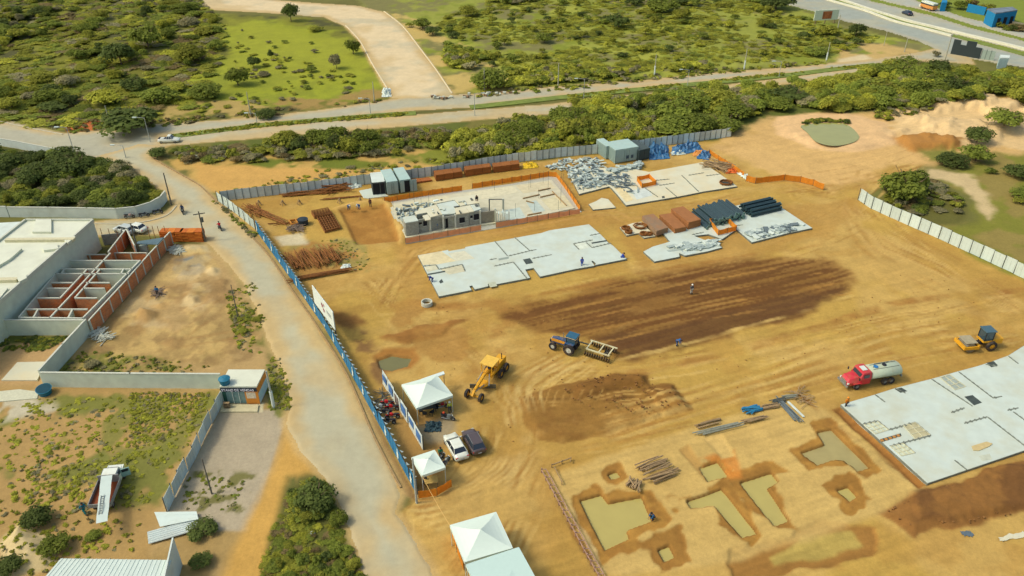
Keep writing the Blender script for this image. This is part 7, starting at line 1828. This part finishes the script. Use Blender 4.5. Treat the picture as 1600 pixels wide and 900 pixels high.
def tree(name, label, cat, px, rad, h, kind, var=None, group=None, protos=None):
    protos = PROTO if protos is None else protos; var = random.randrange(len(protos)) if var is None else var % len(protos)
    p = P(*px); z = gz(p.x, p.y)
    t = thing(name, label, cat, (p.x, p.y, z), random.uniform(0, 6.28), group, world=False)
    key = (id(protos), var, kind)
    if key not in _cm: _cm[key] = crown_mesh(protos[var], kind)
    top = float(protos[var][0][:, 2].max())
    inst(t, 'crown', _cm[key], (0, 0, 0), sc=(rad, rad * random.uniform(.85, 1.1), h / top))
    inst(t, 'trunk', _tr[var % 4], (0, 0, 0), sc=(rad * .9, rad * .9, h / top * .95))
    return t
for px, r_, h_, k_, nm, lab in (((455, 33), 3.3, 6.0, 'dark', 'tree', 'single dark tree standing on the pale track bend at the top'), ((552, 84), 2.4, 4.2, 'mid', 'tree', 'small tree leaning over the left edge of the pale track'), ((526, 107), 2.3, 4.2, 'grey', 'tree', 'thin tree in the bright grass left of the track edge tree'),
    ((424, 91), 1.1, 2.6, 'dark', 'bush', 'small upright bush alone in the bright grass'), ((487, 112), 1.9, 1.6, 'mid', 'bush', 'low round bush in the middle of the bright grass'), ((412, 118), 2.0, 1.2, 'grey', 'bush', 'dry low bush left of the low round bush'), ((494, 48), 3, 1.6, 'olive', 'bush', 'wide low bush below the track bend'),
    ((190, 101), 5.2, 6.5, 'dark', 'tree', 'large dark tree in the middle of the left scrub field'), ((232, 74), 6.2, 6.5, 'mid', 'tree', 'broad brown-green tree above the large dark tree'), ((302, 98), 5.0, 5.2, 'olive', 'tree', 'olive tree at the right edge of the left scrub'), ((372, 133), 3.8, 4.6, 'mid', 'tree', 'round tree at the left end of the bright grass'),
    ((396, 105), 2.6, 3.2, 'dark', 'tree', 'small dark tree just above the round grass-edge tree'), ((200, 203), 7.4, 5.0, 'dark', 'bush', 'huge rounded dark bush beside the road and the pale pole'), ((168, 162), 5.0, 3.6, 'yellow', 'bush', 'yellow-green bush above the huge rounded bush'), ((322, 152), 4.6, 3.6, 'mid', 'bush', 'grey-green bush below the olive tree'), ((250, 158), 5.2, 3.8, 'mid', 'bush', 'green bush between the yellow-green bush and the grey-green one'),
    ((417, 184), 2.8, 2.2, 'dark', 'bush', 'small dark bush on the verge by the street lamp'), ((766, 137), 5.4, 5.2, 'mid', 'tree', 'round green tree behind a pale pole right of the track'), ((660, 44), 3.6, 3.0, 'mid', 'bush', 'green bush right of the pale track, upper of two'), ((676, 54), 3.2, 2.6, 'dark', 'bush', 'dark bush right of the pale track, lower of two'),
    ((732, 24), 4.2, 3.6, 'olive', 'bush', 'olive bush near the top edge right of the track'), ((966, 43), 4.0, 4.4, 'dark', 'tree', 'dark upright tree in the middle of the right field'), ((1035, 17), 6.2, 4.2, 'mid', 'tree', 'broad tree near the top in the right field'), ((1065, 30), 3.4, 3.6, 'olive', 'bush', 'bush just below the broad top tree'), ((1212, 14), 7, 4.6, 'dark', 'tree', 'dark spreading tree beside the motorway at the top'),
    ((1337, 56), 3.2, 4.2, 'dark', 'tree', 'dark tree in the green triangle beside the motorway'), ((1275, 86), 4.6, 2.4, 'mid', 'bush', 'wide low bush left of the sandy clearing'), ((1294, 55), 3.2, 3.2, 'olive', 'bush', 'bush under the long pale billboard'), ((850, 66), 3.4, 2.8, 'mid', 'bush', 'green bush in the left part of the right field'), ((1194, 41), 3.4, 2.8, 'olive', 'bush', 'bush left of the motorway in the right field'),
    ((1566, 204), 4.6, 3.4, 'mid', 'tree', 'round green tree on top of the sand heaps'), ((1526, 222), 3.2, 3.6, 'dark', 'bush', 'dark bush left of the tree on the sand heaps'), ((1488, 257), 3.6, 2.4, 'dark', 'bush', 'dark bush at the end of the brown earth heap'), ((1524, 250), 4.0, 3.0, 'mid', 'bush', 'green bush right of the bush by the brown earth heap'),
    ((1412, 308), 5.6, 5.0, 'mid', 'tree', 'tree just beyond the right metal fence'), ((1590, 275), 3.4, 2.0, 'dark', 'bush', 'low dark bush in the grass at the right edge'), ((1597, 310), 3.0, 2.0, 'mid', 'bush', 'lower green bush in the grass at the right edge'),
    ((495, 790), 2.5, 2.6, 'dark', 'bush', 'large dark bush at the tip of the roadside triangle'), ((530, 818), 1.2, 1.4, 'mid', 'bush', 'small bush on the road side of the triangle'), ((58, 815), 2.1, 1.8, 'dark', 'bush', 'dark weed bush left of the small truck'), ((88, 858), 2.0, 1.6, 'mid', 'bush', 'leafy bush between the sand heap and the corrugated shed'),
    ((12, 890), 1.8, 1.3, 'dark', 'bush', 'dark bush in the bottom left corner'), ((318, 832), 1.7, 1.1, 'dark', 'bush', 'bush growing at the end of the corrugated sheets'), ((145, 838), 1.0, .6, 'mid', 'bush', 'small weed bush below the small truck'), ((315, 880), 1.4, 1.0, 'dark', 'bush', 'weed bush right of the shed gable'),
    ((144, 572), 1.1, .8, 'grey', 'bush', 'dry bush at the foot of the slanting grey wall'), ((380, 520), .9, .5, 'olive', 'bush', 'bush on the roadside edge of the sandy lot'), ((402, 500), .9, .4, 'olive', 'bush', 'green weeds bush nearest the road in the sandy lot'),
    ((1540, 20), 3, 3, 'olive', 'bush', 'bush between the blue wall and the motorway'), ((1500, 14), 3.4, 3, 'mid', 'bush', 'bush left of the blue wall'), ((246, 246), 2.4, 2.2, 'dark', 'bush', 'dark bush at the tip of the verge by the junction'), ((1462, 88), 1.5, 1.6, 'grey', 'bush', 'small dry bush at the foot of the tall pole')):
    tree(nm, lab, 'tree' if nm == 'tree' else 'bush', px, r_, h_, k_)
def in_poly(px, n, seed, mind=0.0, gate=True):
    w = world_poly(px); xs = [a for a, b in w]; ys = [b for a, b in w]; r = np.random.RandomState(seed); out = []
    while len(out) < n:
        X = r.uniform(min(xs), max(xs), 600); Y = r.uniform(min(ys), max(ys), 600); sd = signed_dist(X, Y, w)
        ok = sd > mind; dens = (fbm(X, Y, 16, 2, seed % 5) > r.uniform(.3, .62, 600)) | (not gate)
        out += list(zip(X[ok & dens], Y[ok & dens]))
    return out[:n]
def px_of(x, y): return proj((x, y, 0))
RF2 = [(720, 10), (830, -5), (1210, -10), (1230, 20), (1380, 60), (1300, 85), (1150, 100), (1000, 112), (830, 125), (730, 90), (680, 40)]
for k, (x, y) in enumerate(in_poly(RF2, 150, 21)):
    r_ = random.uniform(.7, 2.4); tree('shrub', 'small shrub, one of the many dotted over the right-hand field above the long road', 'shrub', px_of(x, y), r_, r_ * random.uniform(.7, 1.2), random.choice(['mid', 'olive', 'olive', 'yellow', 'dark']), group='shrubs dotted over the right field', protos=SMALL)
for k, (x, y) in enumerate(in_poly([(345, 45), (420, 35), (540, 60), (590, 130), (440, 150), (300, 160)], 16, 22)):
    r_ = random.uniform(.5, 1.3); tree('shrub', 'tiny shrub in the bright green grass left of the pale track', 'shrub', px_of(x, y), r_, r_ * .8, random.choice(['mid', 'olive', 'grey']), group='tiny shrubs in the bright grass', protos=SMALL)
for k, (x, y) in enumerate(in_poly([(1530, 260), (1700, 250), (1700, 440), (1600, 410), (1520, 380), (1560, 330)], 12, 23)):
    r_ = random.uniform(.7, 1.6); tree('shrub', 'low shrub in the grass beyond the right metal fence', 'shrub', px_of(x, y), r_, r_ * .7, random.choice(['mid', 'dark', 'olive']), group='shrubs beyond the right fence', protos=SMALL)
BELT = [(960, 178), (1100, 156), (1290, 132), (1400, 108), (1480, 114), (1700, 128), (1700, 160), (1500, 158), (1380, 160), (1240, 178), (1180, 196), (1130, 208), (1020, 218)]
for k, (x, y) in enumerate(in_poly(BELT, 34, 24, 2)):
    r_ = random.uniform(3.4, 6.0); tree('thorn_tree', 'broad flat-crowned tree in the green belt between the long road and the sand heaps', 'tree', px_of(x, y), r_, random.uniform(2.8, 4.4), random.choice(['mid', 'olive', 'mid', 'dark']), group='trees in the belt below the long road')
for k, (x, y) in enumerate(in_poly([(420, 226), (560, 212), (690, 206), (700, 232), (640, 240), (440, 246)], 16, 25, 1)):
    r_ = random.uniform(2.4, 3.8); tree('thorn_tree', 'green tree in the scrub strip directly above the left half of the north fence', 'tree', px_of(x, y), r_, random.uniform(2.6, 4), random.choice(['mid', 'olive', 'dark']), group='trees above the left half of the north fence')
for k, (x, y) in enumerate(in_poly([(760, 208), (900, 186), (1000, 200), (990, 215), (900, 222), (800, 236), (750, 236)], 16, 26, 1)):
    r_ = random.uniform(2.6, 4.2); tree('thorn_tree', 'green tree in the scrub strip above the middle of the north fence', 'tree', px_of(x, y), r_, random.uniform(3, 4.4), random.choice(['mid', 'olive', 'mid']), group='trees above the middle of the north fence')
for k, (x, y) in enumerate(in_poly([(-40, 236), (110, 250), (150, 258), (120, 290), (-40, 300)], 14, 27, 1)):
    r_ = random.uniform(2.6, 4.2); tree('dark_tree', 'dark tree in the thicket between the low white wall and the side street', 'tree', px_of(x, y), r_, random.uniform(2.6, 4.0), 'dark', group='dark trees between the two white walls')

# scrub nobody could count: one object per thicket
C_ = {'o': G_OL, 'd': G_DK, 'y': G_YL, 'g': G_GY, 'm': G_MD, 'b': G_BR}
def inst_leaf_mat():
    m = bpy.data.materials.new('scrub_leaves'); m.use_nodes = True; nt = m.node_tree; N = nt.nodes; Lk = nt.links; b = N['Principled BSDF']
    b.inputs['Roughness'].default_value = .7; b.inputs['Specular IOR Level'].default_value = .06
    at = N.new('ShaderNodeAttribute'); at.attribute_name = 'Col'; ti = N.new('ShaderNodeAttribute'); ti.attribute_type = 'INSTANCER'; ti.attribute_name = 'tint'
    mu = N.new('ShaderNodeMix'); mu.data_type = 'RGBA'; mu.blend_type = 'MULTIPLY'; mu.inputs['Factor'].default_value = 1
    Lk.new(at.outputs['Color'], mu.inputs['A']); Lk.new(ti.outputs['Color'], mu.inputs['B']); out = mu.outputs['Result']; Lk.new(out, b.inputs['Base Color'])
    tr = N.new('ShaderNodeBsdfTranslucent'); mx = N.new('ShaderNodeMixShader'); mx.inputs[0].default_value = .38
    Lk.new(out, tr.inputs[0]); Lk.new(b.outputs[0], mx.inputs[1]); Lk.new(tr.outputs[0], mx.inputs[2]); Lk.new(mx.outputs[0], N['Material Output'].inputs[0])
    return m
L_INST = inst_leaf_mat()
_gn = {}
def node_group(key):
    """instances the crowns of the real bushes on the thicket's points"""
    if key in _gn: return _gn[key]
    protos, tops = {'small': SMALL, 'proto': PROTO, 'low': LOW, 'tiny': TINY}[key], None
    srcs = SRC[key]
    g = bpy.data.node_groups.new('scatter_' + key, 'GeometryNodeTree'); N = g.nodes; Lk = g.links
    g.interface.new_socket('Geometry', in_out='INPUT', socket_type='NodeSocketGeometry'); g.interface.new_socket('Geometry', in_out='OUTPUT', socket_type='NodeSocketGeometry')
    gi, go = N.new('NodeGroupInput'), N.new('NodeGroupOutput'); jn = N.new('GeometryNodeJoinGeometry')
    for o in srcs:
        oi = N.new('GeometryNodeObjectInfo'); oi.transform_space = 'ORIGINAL'; oi.inputs['Object'].default_value = o; oi.inputs['As Instance'].default_value = True
        Lk.new(oi.outputs['Geometry'], jn.inputs[0])
    ip = N.new('GeometryNodeInstanceOnPoints'); ip.inputs['Pick Instance'].default_value = True
    def att(nm, ty):
        n = N.new('GeometryNodeInputNamedAttribute'); n.data_type = ty; n.inputs['Name'].default_value = nm; return n.outputs['Attribute']
    Lk.new(gi.outputs[0], ip.inputs['Points']); Lk.new(jn.outputs[0], ip.inputs['Instance']); Lk.new(att('pick', 'INT'), ip.inputs['Instance Index'])
    Lk.new(att('rot', 'FLOAT_VECTOR'), ip.inputs['Rotation']); Lk.new(att('scl', 'FLOAT_VECTOR'), ip.inputs['Scale'])
    sm = N.new('GeometryNodeSetMaterial'); sm.inputs['Material'].default_value = L_INST
    Lk.new(ip.outputs[0], sm.inputs[0]); Lk.new(sm.outputs[0], go.inputs[0])
    _gn[key] = (g, [float(p[0][:, 2].max()) for p in protos]); return _gn[key]
def thicket(name, px, n, rr, hh, pal, seed, protos=None, mind=.5, gain=1.0, gate=True):
    key = {None: 'small', id(TINY): 'tiny', id(LOW): 'low', id(SMALL): 'small', id(PROTO): 'proto'}[None if protos is None else id(protos)]
    g, tops = node_group(key); r = np.random.RandomState(seed); V, R, Sc, T, K = [], [], [], [], []
    for x, y in in_poly(px, n, seed, mind, gate):
        k = r.randint(len(tops)); rad = r.uniform(*rr); h = r.uniform(*hh)
        V.append((x, y, gz(x, y))); R.append((r.normal(0, .06), r.normal(0, .06), r.uniform(0, 6.283))); Sc.append((rad, rad * r.uniform(.75, 1.2), h / tops[k])); K.append(k)
        c = np.array(C_[pal[r.randint(len(pal))]]) * r.uniform(.75, 1.25) * gain; T.append((*c, 1))
    me = bpy.data.meshes.new(name); me.from_pydata(V, [], [])
    for nm, ty, dat, fld in (('rot', 'FLOAT_VECTOR', R, 'vector'), ('scl', 'FLOAT_VECTOR', Sc, 'vector'), ('tint', 'FLOAT_COLOR', T, 'color'), ('pick', 'INT', K, 'value')):
        at = me.attributes.new(nm, ty, 'POINT'); at.data.foreach_set(fld, np.array(dat, dtype=np.int32 if ty == 'INT' else np.float32).ravel())
    o = bpy.data.objects.new(name, me); scene.collection.objects.link(o); o['kind'] = 'stuff'
    md = o.modifiers.new('scatter', 'NODES'); md.node_group = g
    return o
SRC = {'small': [], 'proto': [], 'low': [], 'tiny': []}
def crown_of(t): return [c for c in t.children if c.name.startswith('crown')][0]
for i in range(6):
    p_ = [(640, 42), (700, 30), (820, 18), (900, 60), (1010, 48), (1140, 60)][i]
    SRC['small'].append(crown_of(tree('shrub', 'small shrub, one of the many dotted over the right-hand field above the long road', 'shrub', p_, 1.6, 1.4, 'olive', var=i, group='shrubs dotted over the right field', protos=SMALL)))
    p_ = [(90, 40), (150, 60), (60, 90), (130, 130), (230, 130), (280, 30)][i]
    SRC['low'].append(crown_of(tree('low_bush', 'low spreading bush in the left scrub field', 'bush', p_, 2.2, .8, 'olive', var=i, group='low bushes in the left scrub field', protos=LOW)))
    p_ = [(110, 650), (160, 640), (220, 660), (260, 640), (90, 700), (200, 720)][i]
    SRC['tiny'].append(crown_of(tree('weed', 'small weed in the grassy lot below the long grey wall', 'weed', p_, .35, .25, 'mid', var=i, group='weeds in the grassy lot', protos=TINY)))
for i in range(7):
    p_ = [(30, 60), (120, 92), (80, 150), (160, 30), (262, 60), (210, 140), (20, 170)][i]
    SRC['proto'].append(crown_of(tree('round_tree', 'rounded tree in the left scrub field', 'tree', p_, 3.4, 3.2, ['olive', 'mid', 'dark'][i % 3], var=i, group='rounded trees in the left scrub field')))

LS = [(-80, -40), (290, -10), (345, 30), (352, 70), (330, 120), (300, 165), (230, 182), (110, 196), (60, 200), (-80, 175)]
thicket('scrub', LS, 270, (1.4, 4.0), (.9, 2.6), 'oomommydmg', 31, mind=2, protos=PROTO)
thicket('ground_cover', LS, 1500, (1.2, 3.6), (.25, .8), 'ooogybmm', 61, protos=LOW, mind=0, gate=False, gain=1.1)
thicket('scrub', [(340, 60), (600, 130), (590, 150), (420, 172), (300, 180), (300, 120)], 90, (.5, 1.6), (.3, .9), 'yoomg', 32)
thicket('scrub', [(-80, 236), (110, 250), (190, 266), (236, 298), (246, 314), (180, 326), (-80, 328)], 460, (1.0, 2.8), (.9, 2.3), 'ddmdomg', 33, mind=.3, protos=PROTO)
thicket('scrub', [(250, 236), (420, 226), (620, 208), (700, 202), (715, 226), (640, 244), (420, 254), (290, 256)], 330, (.8, 2.2), (.5, 1.7), 'oobmgg', 34, gain=1.1)
thicket('scrub', [(700, 210), (880, 178), (980, 180), (1060, 190), (1010, 222), (900, 232), (800, 246), (700, 252)], 330, (.9, 2.6), (.8, 2.8), 'omoygo', 35, gain=1.25)
thicket('scrub', [(880, 166), (1100, 146), (1290, 128), (1400, 106), (1480, 110), (1560, 118), (1700, 126), (1700, 170), (1490, 166), (1390, 168), (1230, 182), (1180, 206), (1030, 226), (940, 200)], 620, (1.3, 3.4), (1.0, 2.9), 'omomyoogm', 36, gain=1.3, protos=PROTO)
thicket('scrub', [(692, 70), (760, 88), (830, 110), (1000, 104), (1100, 100), (1120, 108), (900, 128), (750, 142), (700, 110)], 330, (.9, 2.6), (.7, 2.2), 'oymog', 37, gain=1.2)
thicket('ground_cover', RF2, 2200, (.6, 2.2), (.12, .5), 'yoyomoy', 38, protos=LOW)
thicket('scrub', [(720, -30), (1240, -30), (1240, 0), (1100, 14), (900, 4), (760, 10)], 170, (1.6, 3.6), (1, 2.6), 'omodg', 39)
thicket('scrub', [(1380, 298), (1400, 276), (1440, 276), (1505, 306), (1514, 335), (1500, 346), (1440, 346), (1395, 325)], 110, (.8, 2.0), (.4, 1.1), 'odmgb', 40)
thicket('scrub', [(1390, 20), (1450, 30), (1560, 60), (1700, 100), (1700, 82), (1500, 38), (1400, 4)], 60, (.8, 1.6), (.3, .6), 'yo', 41) if False else None
thicket('scrub', [(1480, -10), (1540, 16), (1620, 50), (1640, 62), (1560, 44), (1470, 10)], 80, (.8, 2.6), (.6, 2.4), 'omdb', 42, mind=.1)
thicket('scrub', [(452, 775), (500, 750), (526, 790), (520, 812), (470, 815)], 70, (.4, 1.1), (.4, 1.1), 'dmom', 43, mind=.1)
thicket('scrub', [(415, 868), (480, 852), (552, 850), (580, 930), (400, 950)], 110, (.4, 1.0), (.3, .9), 'dmom', 62, mind=.1)
thicket('ground_cover', [(448, 770), (500, 750), (540, 810), (566, 890), (590, 960), (390, 960), (420, 850)], 420, (.25, .8), (.08, .35), 'omobmy', 63, protos=LOW, mind=.1)
thicket('scrub', [(522, 800), (540, 815), (562, 870), (572, 900), (556, 890), (530, 830)], 30, (.3, .7), (.3, .9), 'dmo', 64, mind=.02)
thicket('weeds', [(60, 622), (335, 614), (300, 690), (250, 790), (60, 800), (0, 720), (20, 640)], 560, (.14, .5), (.05, .16), 'yyoygy', 44, mind=.2, protos=TINY)
thicket('weeds', [(200, 612), (335, 612), (312, 660), (280, 720), (200, 700)], 650, (.12, .36), (.06, .18), 'oygyo', 45, mind=.2, protos=TINY)
thicket('weeds', [(0, 650), (240, 780), (200, 900), (-40, 900), (-60, 700)], 300, (.15, .5), (.08, .3), 'yyog', 46, mind=.2, protos=TINY)
thicket('weeds', [(350, 460), (395, 440), (428, 500), (455, 600), (456, 640), (420, 640), (412, 560), (370, 545)], 420, (.15, .5), (.06, .25), 'oymgo', 47, mind=.1, protos=TINY)
thicket('weeds', [(96, 575), (130, 545), (220, 556), (330, 572), (330, 584), (96, 582)], 110, (.15, .5), (.1, .35), 'omg', 48, mind=.1, protos=TINY)
thicket('weeds', [(-40, 526), (110, 526), (70, 548), (-40, 552)], 160, (.2, .6), (.1, .3), 'omd', 49, mind=.1, protos=TINY)
thicket('weeds', [(285, 740), (385, 745), (370, 800), (285, 795)], 60, (.12, .4), (.05, .16), 'gom', 50, mind=.1, protos=TINY)
thicket('weeds', [(500, 375), (560, 372), (585, 400), (560, 430), (500, 400)], 90, (.1, .4), (.05, .16), 'gom', 51, mind=.1, protos=TINY)
thicket('verge_weeds', [(104, 196), (300, 182), (420, 172), (600, 152), (606, 158), (400, 186), (240, 199), (104, 208)], 160, (.4, 1.2), (.2, .7), 'omgb', 52, mind=.2, protos=TINY)
thicket('verge_weeds', [(740, 152), (900, 140), (1120, 116), (1290, 100), (1290, 95), (1100, 108), (900, 130), (740, 144)], 170, (.4, 1.3), (.2, .9), 'omgy', 53, mind=.1, protos=TINY)
for k, px in enumerate(([(264, 217), (400, 201), (640, 181), (640, 175), (400, 194), (264, 211)], [(738, 170), (900, 153), (1100, 132), (1370, 104), (1370, 98), (1100, 127), (900, 147), (738, 165)])):
    thicket('median_weeds', px, 260, (.35, .9), (.3, .6), 'omyo', 54 + k, mind=.4, protos=TINY)
thicket('verge_weeds', [(245, 270), (300, 290), (345, 318), (400, 366), (396, 372), (336, 318), (290, 290)], 40, (.3, .8), (.2, .5), 'omg', 57, mind=.05, protos=TINY)
thicket('scrub', [(345, 300), (480, 268), (640, 250), (860, 228), (940, 214), (930, 226), (700, 260), (400, 296)], 120, (.3, 1.0), (.15, .5), 'oyg', 58, mind=.1)
thicket('scrub', [(1254, 192), (1290, 189), (1326, 193), (1330, 198), (1290, 194), (1254, 199)], 60, (.4, .9), (.3, .7), 'dom', 59, mind=.05)
thicket('scrub', [(1340, 160), (1460, 150), (1500, 160), (1440, 178), (1380, 190), (1350, 180)], 110, (.5, 1.4), (.3, 1.0), 'yomg', 60, mind=.1)

number('trees in the belt below the long road', 'broad tree in the belt below the long road')
number('trees above the left half of the north fence', 'tree above the left half of the north fence')
number('trees above the middle of the north fence', 'tree above the middle of the north fence')
number('dark trees between the two white walls', 'dark tree between the two white walls')
number('shrubs beyond the right fence', 'low shrub in the grass beyond the right fence')
number('tiny shrubs in the bright grass', 'tiny shrub in the bright grass left of the track')

number('low bushes in the left scrub field', 'low spreading bush in the left scrub field')
number('rounded trees in the left scrub field', 'rounded tree in the left scrub field')
number('weeds in the grassy lot', 'small weed in the grassy lot below the long grey wall')
